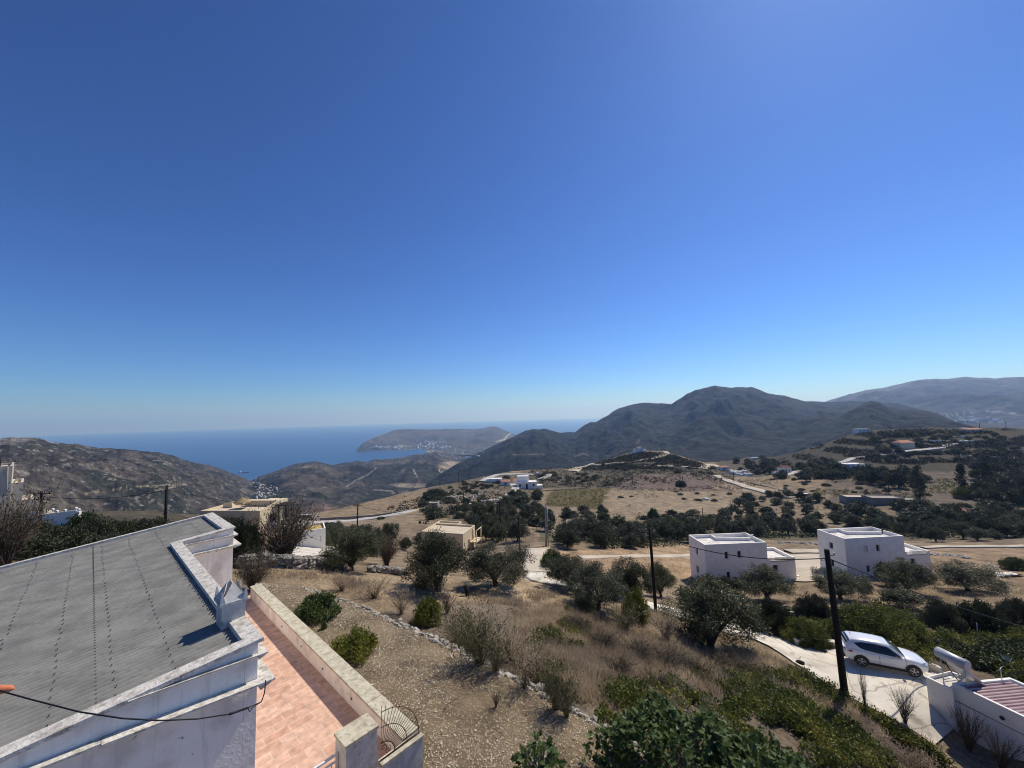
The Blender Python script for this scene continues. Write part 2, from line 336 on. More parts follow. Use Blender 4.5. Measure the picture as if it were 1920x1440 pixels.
def gat(px, py):
    """where the sight line through a pixel first meets the ground"""
    d = ray(px, py); h = math.hypot(d[0], d[1]); t = _tt / h
    diff = d[2] * t - gz(d[0] * t, d[1] * t); k = np.where(diff < 0)[0]
    if len(k) == 0 or k[0] == 0: k = np.array([int(np.argmin(diff[200:])) + 200])
    i = max(k[0], 1); a, b = diff[i - 1], diff[i]; w = a / (a - b) if a > 0 > b else 1.0
    tt = t[i - 1] + (t[i] - t[i - 1]) * w
    return np.array([d[0] * tt, d[1] * tt, g1(d[0] * tt, d[1] * tt)])
def gats(P):
    """gat for many pixels at once"""
    P = np.asarray(P, float); D = np.array([ray(a, b) for a, b in P]); h = np.hypot(D[:, 0], D[:, 1])
    T = _tt[None, ::2] / h[:, None]; G = gz(D[:, 0:1] * T, D[:, 1:2] * T); df = D[:, 2:3] * T - G
    out = []
    for i in range(len(P)):
        k = np.where(df[i] < 0)[0]
        if len(k) == 0 or k[0] == 0: out.append(None); continue
        j = k[0]; a, b = df[i][j - 1], df[i][j]; t = T[i][j - 1] + (T[i][j] - T[i][j - 1]) * a / (a - b)
        out.append((D[i][0] * t, D[i][1] * t))
    xy = np.array([o if o else (np.nan, np.nan) for o in out]); ok = ~np.isnan(xy[:, 0])
    z = np.full(len(P), np.nan); z[ok] = gz(xy[ok, 0], xy[ok, 1])
    return np.column_stack([xy, z])
def inpoly(x, y, poly):
    x = np.asarray(x); y = np.asarray(y); c = np.zeros(x.shape, bool); j = len(poly) - 1
    for i in range(len(poly)):
        xi, yi = poly[i]; xj, yj = poly[j]
        c ^= ((yi > y) != (yj > y)) & (x < (xj - xi) * (y - yi) / (yj - yi + 1e-12) + xi); j = i
    return c

SEA = -350.0
# ------------------------------------------------------------------ the ground of the village hillside
def attr_mat(name, scale, fine, bump=.5, rough=.95, contrast=.45, rock=None):
    """ground whose own colour (soil, straw, scrub) comes from the mesh's 'soil' attribute, broken up by noise"""
    m = bpy.data.materials.new(name); m.use_nodes = True; N, L = m.node_tree.nodes, m.node_tree.links
    b = N['Principled BSDF']; b.inputs['Roughness'].default_value = rough; b.inputs['Specular IOR Level'].default_value = .15
    at = N.new('ShaderNodeAttribute'); at.attribute_name = 'soil'
    tc = N.new('ShaderNodeTexCoord')
    def nz(s, d=8):
        n = N.new('ShaderNodeTexNoise'); n.inputs['Scale'].default_value = s; n.inputs['Detail'].default_value = d; n.inputs['Roughness'].default_value = .65
        L.new(tc.outputs['Object'], n.inputs['Vector']); return n
    a1, a2 = nz(scale), nz(fine)
    mr = N.new('ShaderNodeMapRange'); mr.inputs['From Min'].default_value = .3; mr.inputs['From Max'].default_value = .7
    mr.inputs['To Min'].default_value = 1 - contrast; mr.inputs['To Max'].default_value = 1 + contrast
    L.new(a1.outputs['Fac'], mr.inputs[0])
    mr2 = N.new('ShaderNodeMapRange'); mr2.inputs['From Min'].default_value = .3; mr2.inputs['From Max'].default_value = .7
    mr2.inputs['To Min'].default_value = 1 - contrast; mr2.inputs['To Max'].default_value = 1 + contrast
    L.new(a2.outputs['Fac'], mr2.inputs[0])
    mu = N.new('ShaderNodeMath'); mu.operation = 'MULTIPLY'; L.new(mr.outputs[0], mu.inputs[0]); L.new(mr2.outputs[0], mu.inputs[1])
    h = N.new('ShaderNodeHueSaturation'); L.new(at.outputs['Color'], h.inputs['Color']); L.new(mu.outputs[0], h.inputs['Value'])
    out = h.outputs[0]
    if rock:
        c, s, lo, hi = rock; n3 = nz(s, 10); m3 = N.new('ShaderNodeMapRange'); m3.inputs['From Min'].default_value = lo; m3.inputs['From Max'].default_value = hi
        L.new(n3.outputs['Fac'], m3.inputs[0]); mx = N.new('ShaderNodeMix'); mx.data_type = 'RGBA'
        L.new(m3.outputs[0], mx.inputs['Factor']); L.new(out, mx.inputs['A']); mx.inputs['B'].default_value = (*c, 1); out = mx.outputs['Result']
    L.new(out, b.inputs['Base Color'])
    bp = N.new('ShaderNodeBump'); bp.inputs['Strength'].default_value = bump; bp.inputs['Distance'].default_value = .6 / fine
    L.new(a2.outputs['Fac'], bp.inputs['Height']); L.new(bp.outputs[0], b.inputs['Normal'])
    return m
def grid_faces(nr, nc):
    i = np.arange(nr - 1)[:, None] * nc + np.arange(nc - 1)[None]; i = i.ravel()
    return np.stack([i, i + 1, i + nc + 1, i + nc], 1)
def set_soil(me, col):
    a = me.color_attributes.new('soil', 'FLOAT_COLOR', 'POINT')
    a.data.foreach_set('color', np.column_stack([col, np.ones(len(col))]).astype(np.float32).ravel())

STRAW = np.array((.27, .205, .13)); BROWN = np.array((.12, .092, .066)); TAN = np.array((.255, .20, .132)); OLV = np.array((.048, .043, .029)); GREY = np.array((.15, .12, .09))
PALE = np.array((.44, .37, .26)); RED = np.array((.24, .16, .10)); DKG = np.array((.045, .045, .026))
# patches of different soil and growth, outlined where they lie in the survey
PATCH = [
 ([(560, 1190), (820, 1120), (1100, 1130), (1420, 1220), (1500, 1300), (1380, 1460), (900, 1460), (560, 1300)], GREY, .8),
 ([(990, 1120), (1150, 1150), (1330, 1240), (1220, 1290), (1060, 1250), (960, 1190)], STRAW * .95, .6),
 ([(1300, 1260), (1480, 1250), (1660, 1340), (1760, 1440), (1300, 1440)], BROWN * .7, .8),
 ([(1040, 1035), (1300, 1020), (1300, 1085), (1060, 1080)], np.array((.34, .235, .14)), .8),
 ([(1480, 1045), (1545, 1040), (1545, 1095), (1480, 1090)], PALE * 1.1, .9),
 ([(1730, 1030), (1930, 1030), (1930, 1110), (1730, 1090)], np.array((.26, .18, .11)), .8),
 ([(1450, 1090), (1930, 1090), (1930, 1150), (1450, 1150)], STRAW * .85, .7),
 ([(1480, 1150), (1930, 1140), (1930, 1310), (1700, 1260), (1480, 1200)], BROWN * .75, .8),
 ([(1010, 985), (1930, 985), (1930, 1012), (1010, 1016)], DKG * 1.5, .7),
 ([(1550, 960), (1930, 955), (1930, 1020), (1600, 1010)], BROWN * .9, .5),
 ([(1400, 920), (1560, 925), (1620, 990), (1350, 990)], TAN * .8, .8),
 ([(1000, 945), (1140, 950), (1180, 990), (1000, 1000)], TAN * .85, .8),
 ([(1140, 918), (1370, 925), (1420, 950), (1370, 985), (1190, 978), (1145, 950)], TAN, .9),
 ([(1190, 885), (1345, 888), (1410, 912), (1400, 922), (1150, 917), (1160, 900)], np.array((.135, .10, .082)), .9),
 ([(1030, 918), (1140, 915), (1130, 955), (1020, 950)], np.array((.10, .08, .036)), .95),
 ([(1060, 880), (1150, 858), (1205, 844), (1255, 848), (1340, 880), (1200, 890)], OLV * 1.05, .95),
 ([(1430, 860), (1620, 800), (1940, 790), (1940, 900), (1560, 900), (1430, 885)], OLV * .95, .95),
 ([(1540, 890), (1930, 880), (1930, 960), (1560, 950)], GREY * .8, .92),
 ([(1360, 895), (1480, 915), (1500, 935), (1340, 915)], TAN * 1.05, .8),
 ([(720, 965), (830, 915), (790, 950), (760, 985)], np.array((.27, .20, .12)), .8),
 ([(560, 985), (770, 965), (790, 1010), (600, 1010)], TAN * .9, .8),
 ([(780, 940), (1000, 890), (1010, 960), (880, 1000)], OLV * 1.6, .6),
 ([(870, 915), (960, 915), (960, 935), (860, 950)], TAN, .7),
 ([(540, 1020), (660, 1022), (650, 1042), (540, 1045)], PALE, .9),
 ([(620, 1075), (800, 1075), (1010, 1090), (1090, 1135), (800, 1130), (600, 1105)], STRAW * 1.1, .9),
 ([(1000, 1030), (1030, 1025), (1030, 1095), (985, 1085)], PALE * 1.2, .9),
 ([(0, 960), (330, 960), (330, 1070), (0, 1080)], BROWN * .8, .8),
 ([(1345, 860), (1440, 845), (1470, 882), (1440, 892), (1360, 896)], OLV * 1.4, .85),
 ([(800, 895), (1000, 882), (1000, 905), (900, 935), (800, 945)], OLV * 2.0, .7),
 ([(-200, 940), (560, 940), (560, 978), (330, 1000), (-200, 1000)], OLV * 1.3, .9),
 ([(990, 878), (1200, 872), (1380, 880), (1380, 892), (1190, 888), (1150, 915), (1030, 916), (990, 908)], OLV * 1.5, .8),
 ([(1185, 975), (1300, 965), (1400, 985), (1300, 1000), (1185, 995)], OLV * 2.2, .6),
 ([(600, 985), (800, 985), (1000, 1000), (1000, 1030), (640, 1040)], BROWN * 1.2, .6),
]
nc, nr = 620, 460
azs = np.linspace(R(-88), R(88), nc); rs_ = np.exp(np.linspace(math.log(3.0), math.log(1100), nr))
Rg, Ag = np.meshgrid(rs_, azs, indexing='ij'); gx = (Rg * np.sin(Ag)).ravel(); gy = (Rg * np.cos(Ag)).ravel(); gzv = gz(gx, gy)
cx, cy = proj(gx, gy, gzv)
soil = np.tile(STRAW * .8, (len(gx), 1))
wob = fbm(gx / 9, gy / 9, 3, 4) * 10 * np.clip(Rg.ravel() / 60, .4, 3); wob2 = fbm(gx / 9 + 40, gy / 9, 9, 4) * 6
infr = gy > 2
for poly, c, s in PATCH:
    k = inpoly(cx + wob * .5, cy + wob2 * .6, poly) & infr
    soil[k] = soil[k] * (1 - s) + c * s
soil *= (1 + .25 * fbm(gx / 3, gy / 3, 11, 4))[:, None]
me = mesh_np('ground', np.column_stack([gx, gy, gzv]), grid_faces(nr, nc)[:, ::-1], attr_mat('hillside_soil', .35, 5.0), smooth=True)
set_soil(me, soil)
tag(link('ground', me), kind='structure')
# from here on heights are read off the ground mesh itself
_G = gzv.reshape(nr, nc); _l0, _dl = math.log(3.0), (math.log(1100) - math.log(3.0)) / (nr - 1); _a0, _da = azs[0], azs[1] - azs[0]
NR_, NC_ = nr, nc
def gz(x, y):
    x = np.atleast_1d(np.asarray(x, float)); y = np.atleast_1d(np.asarray(y, float))
    i = np.clip((np.log(np.maximum(np.hypot(x, y), 3.01)) - _l0) / _dl, 0, NR_ - 1.001); j = np.clip((np.arctan2(x, y) - _a0) / _da, 0, NC_ - 1.001)
    a = i.astype(int); b = j.astype(int); u = i - a; v = j - b
    return (_G[a, b] * (1 - v) + _G[a, b + 1] * v) * (1 - u) + (_G[a + 1, b] * (1 - v) + _G[a + 1, b + 1] * v) * u

# ------------------------------------------------------------------ far hills, mountains, headland and sea
def curve(pts, px):
    pts = sorted(pts); return np.interp(px, [p[0] for p in pts], [p[1] for p in pts])
def hill(name, px0, px1, sil, crest_r, front_r, front_z, amp, nscale, m, colf, nc=520, nr=150, shape=1.1, back=0.35, jag=.5, seed=1, backlen=900, stretch=1.0):
    px = np.linspace(px0, px1, nc); spy = curve(sil, px)
    spy = spy + fbm(px / 9, px * 0, seed, 4) * jag
    D = np.array([ray(a, b) for a, b in zip(px, spy)]); h = np.hypot(D[:, 0], D[:, 1]); ux, uy = D[:, 0] / h, D[:, 1] / h
    rc = curve(crest_r, px); zc = rc * D[:, 2] / h; rf = curve(front_r, px); zf = curve(front_z, px)
    t = np.concatenate([np.linspace(0, 1, nr), 1 + np.linspace(.02, 1, 26)])
    T = t[:, None]; tf = np.clip(T, 0, 1); tb = np.clip(T - 1, 0, 1)
    r = rf + (rc - rf) * tf + backlen * tb
    z = zf + (zc - zf) * tf ** shape - back * backlen * tb ** 1.2
    x, y = r * ux, r * uy
    win = np.sin(np.pi * np.clip(T, 0, 1)) ** .75
    n = (ridged(x / nscale, y / nscale * stretch, seed, 5) - .42) * 1.0 + .35 * fbm(x / (nscale * .22), y / (nscale * .22), seed + 5, 4)
    z = z + amp * win * n + amp * .13 * win * (ridged(x / (nscale * .3), y / (nscale * .3), seed + 9, 4) - .45)
    # keep the front below the sight line over the crest so that the skyline stays where it is
    lim = (zc / rc) * r - .004 * r * np.clip(1 - T, 0, 1); z = np.where(T < 1, np.minimum(z, lim), z)
    x, y, z = x.ravel(), y.ravel(), z.ravel()
    me = mesh_np(name, np.column_stack([x, y, z]), grid_faces(len(t), nc)[:, ::-1], m, smooth=True)
    qx, qy = proj(x, y, z)
    set_soil(me, colf(x, y, z, qx, qy, np.tile(tf, (1, nc)).ravel()))
    return tag(link(name, me), kind='structure')

RK = attr_mat('rocky_hillside', .02, .11, bump=1.0, rock=((.27, .255, .235), .07, .56, .68), contrast=.7)
RK2 = attr_mat('spur_hillside', .008, .05, bump=1.0, rock=((.28, .25, .21), .02, .60, .74), contrast=.6)
MT = attr_mat('scrub_mountain', .004, .03, bump=.7, rock=((.11, .10, .08), .012, .66, .82), contrast=.3)
FM = attr_mat('far_mountain_rock', .002, .012, bump=.8, rock=((.20, .19, .17), .006, .57, .76), contrast=.25)

def tracks(qx, qy, lines, col, c, w):
    for ln in lines:
        for (x0, y0), (x1, y1) in zip(ln, ln[1:]):
            L2 = (x1 - x0) ** 2 + (y1 - y0) ** 2; tt = np.clip(((qx - x0) * (x1 - x0) + (qy - y0) * (y1 - y0)) / L2, 0, 1)
            d = np.hypot(qx - x0 - tt * (x1 - x0), qy - y0 - tt * (y1 - y0)); k = np.clip(1.4 - d / w, 0, 1)[:, None]
            col[:] = col * (1 - k) + np.array(c) * k
def c_left(x, y, z, qx, qy, t):
    n = fbm(x / 160, y / 160, 21, 5)[:, None]
    c = np.array((.056, .048, .039)) * (1 + .6 * n); g = np.clip(fbm(x / 120, y / 120, 77, 5) * 3 + .2, 0, 1)[:, None]
    c = c * (1 - g) + np.array((.026, .028, .018)) * g
    p = (np.clip(1.2 - t * 1.0, 0, 1) * np.clip(fbm(x / 90, y / 60, 5, 4) * 2.4 - .2, 0, 1))[:, None]
    c = c * (1 - p) + np.array((.15, .125, .095)) * p
    k = (np.clip((t - .86) * 8, 0, 1) * (qx < 110) * np.clip(fbm(x / 40, y / 40, 8, 3) * 3 + .6, 0, 1))[:, None]
    c = c * (1 - k) + np.array((.22, .205, .185)) * k
    tracks(qx, qy, [[(228, 954), (245, 946), (262, 935), (290, 920), (330, 912)], [(160, 925), (185, 921), (212, 918), (240, 913), (300, 910), (350, 908)]], c, (.26, .215, .15), 1.1)
    return c
hill('hill', -420, 575, [(-420, 842), (-60, 830), (-10, 824), (20, 820), (55, 820), (80, 823), (90, 827), (110, 831), (150, 833), (185, 840), (230, 842), (270, 846), (300, 848), (325, 855), (350, 864), (390, 872), (420, 881), (445, 891), (465, 899), (485, 911), (510, 925), (545, 950), (575, 975)],
     [(-420, 1300), (0, 1400), (300, 1750), (470, 2400), (575, 2500)], [(-420, 420), (0, 420), (300, 520), (575, 900)], [(-420, -120), (0, -125), (300, -150), (575, -230)], 46, 200, RK, c_left, nc=640, nr=220, shape=1.0, jag=1.6, seed=3)
def c_mid(x, y, z, qx, qy, t):
    n = fbm(x / 200, y / 200, 31, 5)[:, None]
    c = np.array((.062, .052, .038)) * (1 + .5 * n); g = np.clip(fbm(x / 170, y / 170, 57, 5) * 2.8 + .4, 0, 1)[:, None]
    c = c * (1 - g) + np.array((.026, .028, .018)) * g
    p = np.clip(ridged(x / 150, y / 150, 12, 4) * 4 - 2.5, 0, 1)[:, None]
    c = c * (1 - p * .6) + np.array((.22, .18, .13)) * p * .6
    for cxx, cyy, rx, ry, cc in [(845, 873, 22, 8, (.34, .28, .2)), (775, 910, 40, 4, (.30, .25, .19)), (530, 942, 30, 3, (.28, .24, .2)), (600, 965, 40, 18, (.17, .11, .08))]:
        k = np.clip(1.5 - ((qx - cxx) / rx) ** 2 - ((qy - cyy) / ry) ** 2, 0, 1)[:, None] * .8; c = c * (1 - k) + np.array(cc) * k
    tracks(qx, qy, [[(826, 876), (823, 884), (844, 887), (838, 898), (830, 912)], [(775, 881), (783, 895)], [(650, 912), (668, 900), (690, 890), (705, 878)], [(700, 918), (735, 921), (740, 924)]], c, (.28, .25, .20), 1.0)
    return c
hill('ridge_hills', 462, 900, [(462, 905), (478, 899), (485, 893), (500, 889), (527, 879), (545, 873), (560, 868), (580, 866), (592, 864), (602, 867), (615, 871), (628, 872), (640, 869), (660, 866), (672, 864), (690, 866), (700, 862), (720, 862), (742, 859), (775, 853), (800, 849), (815, 846), (840, 852), (870, 856), (900, 862)],
     [(462, 2450), (600, 2500), (740, 2900), (815, 3600), (900, 3700)], [(462, 800), (700, 1000), (900, 1300)], [(462, -205), (600, -215), (700, -235), (900, -225)], 64, 420, RK2, c_mid, nc=560, nr=260, shape=.92, jag=1.6, seed=41, backlen=500, back=.5, stretch=.6)
def c_head(x, y, z, qx, qy, t):
    n = fbm(x / 420, y / 420, 91, 5)[:, None]
    c = np.array((.085, .076, .060)) * (1 + .5 * n); g = np.clip(fbm(x / 500, y / 500, 7, 4) * 2.2 + .2, 0, 1)[:, None]
    c = c * (1 - g) + np.array((.04, .046, .028)) * g
    p = (np.clip(1 - t * 6, 0, 1) * (qx < 830))[:, None]; c = c * (1 - p) + np.array((.36, .31, .24)) * p
    tracks(qx, qy, [[(958, 812), (950, 818), (946, 824), (930, 828)]], c, (.40, .36, .3), 1.2)
    return c
hill('headland', 669, 1010, [(669, 842), (673, 839), (680, 831), (692, 825), (705, 819), (720, 814), (735, 808), (747, 804.5), (770, 804.5), (805, 805), (830, 804.5), (855, 804), (880, 804.5), (900, 804), (912, 801), (920, 799.5), (932, 801), (942, 805), (957, 811), (975, 820), (1010, 830)],
     [(669, 4750), (690, 5000), (747, 5700), (920, 6000), (1010, 6000)], [(669, 4600), (735, 4520), (790, 4450), (800, 4200), (830, 3800), (870, 3600), (1010, 3400)], [(669, -354), (795, -353), (830, -345), (1010, -320)], 55, 700, RK2, c_head, nc=420, nr=150, shape=1.7, jag=.7, seed=17, backlen=900, back=.4)
def c_mt(x, y, z, qx, qy, t):
    n = fbm(x / 260, y / 260, 51, 5)[:, None]
    c = np.array((.011, .014, .010)) * (1 + .4 * n); g = np.clip(fbm(x / 180, y / 180, 97, 4) * 2.4 - .5, 0, 1)[:, None]
    c = c * (1 - g) + np.array((.032, .029, .021)) * g
    tracks(qx, qy, [[(960, 853), (990, 852), (1020, 852)], [(1195, 830), (1200, 824)], [(1105, 855), (1093, 850), (1078, 856)]], c, (.16, .13, .1), 1.0)
    return c
hill('mountain', 800, 1760, [(800, 905), (822, 890), (850, 873), (880, 858), (915, 841), (940, 829), (960, 820), (975, 812), (985, 807), (1000, 804.5), (1012, 805), (1022, 803), (1035, 807), (1050, 811), (1062, 810), (1078, 810.5), (1088, 802), (1097, 796), (1108, 791.5), (1118, 791), (1128, 785), (1140, 779), (1150, 770), (1163, 765), (1180, 760), (1192, 757), (1205, 754.5), (1222, 756), (1240, 756), (1258, 757.5), (1270, 750), (1287, 739), (1300, 733), (1317, 728), (1328, 726), (1340, 723), (1355, 725), (1375, 727), (1383, 725.5), (1398, 727), (1408, 725.5), (1425, 731), (1440, 738), (1470, 741.5), (1490, 747), (1510, 752), (1550, 753.5), (1600, 752), (1680, 756), (1760, 775)],
     [(800, 1900), (900, 2300), (1000, 2500), (1080, 2450), (1250, 2600), (1400, 2800), (1760, 3000)], [(800, 1150), (1000, 1100), (1250, 950), (1760, 1200)], [(800, -220), (900, -200), (1000, -170), (1250, -150), (1400, -140), (1760, -120)], 140, 600, MT, c_mt, nc=640, nr=200, shape=1.05, jag=1.0, seed=29, backlen=1500, stretch=.7)
hill('foothill', 1270, 1960, [(1270, 890), (1330, 868), (1390, 850), (1440, 835), (1490, 822), (1530, 806), (1560, 788), (1590, 773), (1610, 762), (1622, 755), (1634, 751.5), (1648, 754), (1660, 761), (1672, 767), (1700, 768), (1722, 770), (1740, 771), (1760, 777), (1790, 790), (1830, 800), (1880, 810), (1960, 825)],
     [(1270, 1300), (1450, 1500), (1634, 1700), (1800, 1800), (1960, 1800)], [(1270, 700), (1960, 760)], [(1270, -120), (1500, -105), (1960, -95)], 62, 340, MT, c_mt, nc=420, nr=150, shape=1.15, jag=.9, seed=63, backlen=900)
def c_far(x, y, z, qx, qy, t):
    n = fbm(x / 700, y / 700, 61, 5)[:, None]
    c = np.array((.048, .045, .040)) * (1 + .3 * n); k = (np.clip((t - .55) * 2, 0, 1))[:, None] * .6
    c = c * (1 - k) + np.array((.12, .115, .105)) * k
    tracks(qx, qy, [[(1770, 780), (1800, 776), (1850, 771), (1905, 776)], [(1850, 771), (1880, 772)]], c, (.3, .28, .25), 1.0)
    p = (np.clip(1.3 - np.abs(qy - 789) / 5, 0, 1) * (qx > 1790) * (qx < 1880) * np.clip(fbm(qx / 8, qy, 4, 3) * 3, 0, 1))[:, None]
    return c * (1 - p) + np.array((.34, .32, .28)) * p
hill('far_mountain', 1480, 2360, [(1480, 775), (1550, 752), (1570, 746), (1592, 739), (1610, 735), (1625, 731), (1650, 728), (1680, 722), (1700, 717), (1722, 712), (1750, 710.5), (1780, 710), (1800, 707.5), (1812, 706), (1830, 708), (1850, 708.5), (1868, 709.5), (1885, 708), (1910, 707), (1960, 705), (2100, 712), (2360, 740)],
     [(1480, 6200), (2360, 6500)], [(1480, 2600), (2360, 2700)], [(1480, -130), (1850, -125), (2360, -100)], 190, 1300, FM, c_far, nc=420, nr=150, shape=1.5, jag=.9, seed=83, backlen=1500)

# sea: one flat disc out to where it meets the sky
mw = bpy.data.materials.new('sea_water'); mw.use_nodes = True; N, L = mw.node_tree.nodes, mw.node_tree.links
b = N['Principled BSDF']; b.inputs['Base Color'].default_value = (.006, .035, .095, 1); b.inputs['Roughness'].default_value = .38; b.inputs['Specular IOR Level'].default_value = .35
tc = N.new('ShaderNodeTexCoord'); mp = N.new('ShaderNodeMapping'); mp.inputs['Scale'].default_value = (.0006, .0018, 1); L.new(tc.outputs['Object'], mp.inputs[0])
n1 = N.new('ShaderNodeTexNoise'); n1.inputs['Scale'].default_value = 1.0; n1.inputs['Detail'].default_value = 5; L.new(mp.outputs[0], n1.inputs['Vector'])
rp = N.new('ShaderNodeValToRGB'); L.new(n1.outputs['Fac'], rp.inputs[0])
rp.color_ramp.elements[0].position = .35; rp.color_ramp.elements[0].color = (.010, .058, .165, 1); rp.color_ramp.elements[1].position = .68; rp.color_ramp.elements[1].color = (.018, .080, .21, 1)
L.new(rp.outputs[0], b.inputs['Base Color'])
mp2 = N.new('ShaderNodeMapping'); mp2.inputs['Scale'].default_value = (.02, .05, 1); L.new(tc.outputs['Object'], mp2.inputs[0])
n2 = N.new('ShaderNodeTexNoise'); n2.inputs['Scale'].default_value = 1.0; n2.inputs['Detail'].default_value = 6; L.new(mp2.outputs[0], n2.inputs['Vector'])
bp = N.new('ShaderNodeBump'); bp.inputs['Strength'].default_value = .35; bp.inputs['Distance'].default_value = 6; L.new(n2.outputs['Fac'], bp.inputs['Height']); L.new(bp.outputs[0], b.inputs['Normal'])
SEA_R = 33000.0
k = 256; ang = np.linspace(0, 2 * np.pi, k, endpoint=False); rr = [60, 600, 2000, 6000, 15000, SEA_R]
V = np.concatenate([np.column_stack([a * np.sin(ang), a * np.cos(ang), np.full(k, SEA)]) for a in rr]); fs = []
for i in range(len(rr) - 1):
    a = np.arange(k); q = (a + 1) % k; fs.append(np.stack([i * k + a, (i + 1) * k + a, (i + 1) * k + q, i * k + q], 1))
tag(link('sea', mesh_np('sea', V, np.concatenate(fs)[:, ::-1], mw)), kind='structure')

# the air: an even, thin haze round everything
mh = bpy.data.materials.new('haze_air'); mh.use_nodes = True; N, L = mh.node_tree.nodes, mh.node_tree.links
N.remove(N['Principled BSDF']); pv = N.new('ShaderNodeVolumePrincipled')
pv.inputs['Absorption Color'].default_value = (.72, .92, 1, 1); pv.inputs['Color'].default_value = (.38, .60, 1.0, 1); pv.inputs['Density'].default_value = 9.5e-5; pv.inputs['Anisotropy'].default_value = 0.38
L.new(pv.outputs[0], N['Material Output'].inputs['Volume'])
mb = MB(); mb.abox(-36000, -34500, SEA - 1.0, 36000, 36000, 520.0)
tag(mb.build('haze', mh), kind='stuff')
# ------------------------------------------------------------------ the neighbour's house under the viewpoint: frame n (outward) / e (along its long wall)
S = 1.4
HC = np.array([-3.26, 5.12]); HE = np.array([-.737, .675]); HN = np.array([.675, .737])
def FP(n, e, z):
    p = HC + n * HN + e * HE; return np.array([p[0] * S, p[1] * S, z * S])
def ztop(n, e): return -2.70 - .0154 * e + (.085 + .0031 * e) * n
def fprism(mb, pts, z0, z1, m=0, mtop=None):
    """upright prism over plan points (n, e); z0, z1 numbers or functions of (n, e)"""
    f0 = z0 if callable(z0) else (lambda n, e: z0); f1 = z1 if callable(z1) else (lambda n, e: z1)
    mb.prism([FP(n, e, f0(n, e)) for n, e in pts], [FP(n, e, f1(n, e)) for n, e in pts], m, mtop)
base = FP(-2, 3, -6.0)
house = thing('house', 'white village house with corrugated grey roof below the viewpoint, beside the tiled terrace', 'house', base)
mb = MB(base)
# outer walls (CCW plan seen from above), a little inside the coping
zu = lambda n, e: ztop(n, e) - .045
fprism(mb, [(-.03, .03), (-.03, 6.62), (-.165, 6.62), (-.165, .03)][::-1], -8.5, zu)
fprism(mb, [(-.167, .03), (-.167, .17), (-7, .17), (-7, .03)], -8.5, zu)
fprism(mb, [(-.165, 6.625), (1.07, 6.625), (1.07, 6.79), (-.165, 6.79)], -8.5, zu)
fprism(mb, [(.87, 6.795), (1.07, 6.795), (1.07, 9.38), (.87, 9.38)], -8.5, zu)
fprism(mb, [(-7, 9.29), (.865, 9.29), (.865, 9.38), (-7, 9.38)], -8.5, zu)
mb.build('wall', M_weather, house)
mb = MB(base)
zc0 = lambda n, e: ztop(n, e) - .043; zc1 = lambda n, e: ztop(n, e)
fprism(mb, [(-.17, .185), (.02, -.02), (.02, 6.58), (-.17, 6.58)], zc0, zc1)
fprism(mb, [(-7, -.02), (.018, -.02), (-.172, .18), (-7, .18)], zc0, zc1)
fprism(mb, [(-.17, 6.585), (1.10, 6.585), (1.10, 6.80), (-.17, 6.80)], zc0, zc1)
fprism(mb, [(.86, 6.805), (1.10, 6.805), (1.10, 9.41), (.86, 9.41)], zc0, zc1)
fprism(mb, [(-7, 9.28), (.855, 9.28), (.855, 9.41), (-7, 9.41)], zc0, zc1)
mb.build('coping', M_coping, house)
def cornice(pl, zA, zB, out, th, m=M_coping):
    """a sloping ledge along plan line pl = ((n,e),(n,e)) with an ogee underside, projecting by out"""
    (n0, e0), (n1, e1) = pl; d = np.array([n1 - n0, e1 - e0]); L = np.hypot(*d); d /= L; q = np.array([d[1], -d[0]])
    mb = MB(base); prof = [(.0, 0), (out, 0), (out, -th), (out * .72, -th * 1.4), (out * .55, -th * 2.2), (out * .2, -th * 3.0), (.0, -th * 3.6)]
    ring = []
    for (n, e), z in (((n0, e0), zA), ((n1, e1), zB)):
        ring.append(mb.verts([FP(n + q[0] * o, e + q[1] * o, z + h) for o, h in prof]))
    k = len(prof)
    for i in range(k):
        j = (i + 1) % k; mb.poly([ring[0] + i, ring[0] + j, ring[1] + j, ring[1] + i])
    mb.poly([ring[0] + i for i in reversed(range(k))]); mb.poly([ring[1] + i for i in range(k)])
    mb.build('cornice', m, house)
cornice(((-1.2, .028), (.02, .028)), -2.815, -2.885, .065, .012)
cornice(((-3.2, .026), (-1.38, .026)), -2.98, -3.085, .11, .022); cornice(((-1.375, .024), (.10, .024)), -3.085, -3.20, .14, .022)
cornice(((-.028, -.03), (-.028, 6.5)), -2.89, -2.96, .10, .015); cornice(((-.026, -.11), (-.026, 6.5)), -3.20, -3.28, .16, .02)
cornice(((.0, 6.622), (1.15, 6.622)), -2.885, -2.88, .07, .015); cornice(((.0, 6.62), (1.22, 6.62)), -3.14, -3.135, .13, .02)
cornice(((1.072, 6.56), (1.072, 9.4)), -2.88, -2.9, .09, .015); cornice(((1.074, 6.5), (1.074, 9.4)), -3.135, -3.15, .15, .02)
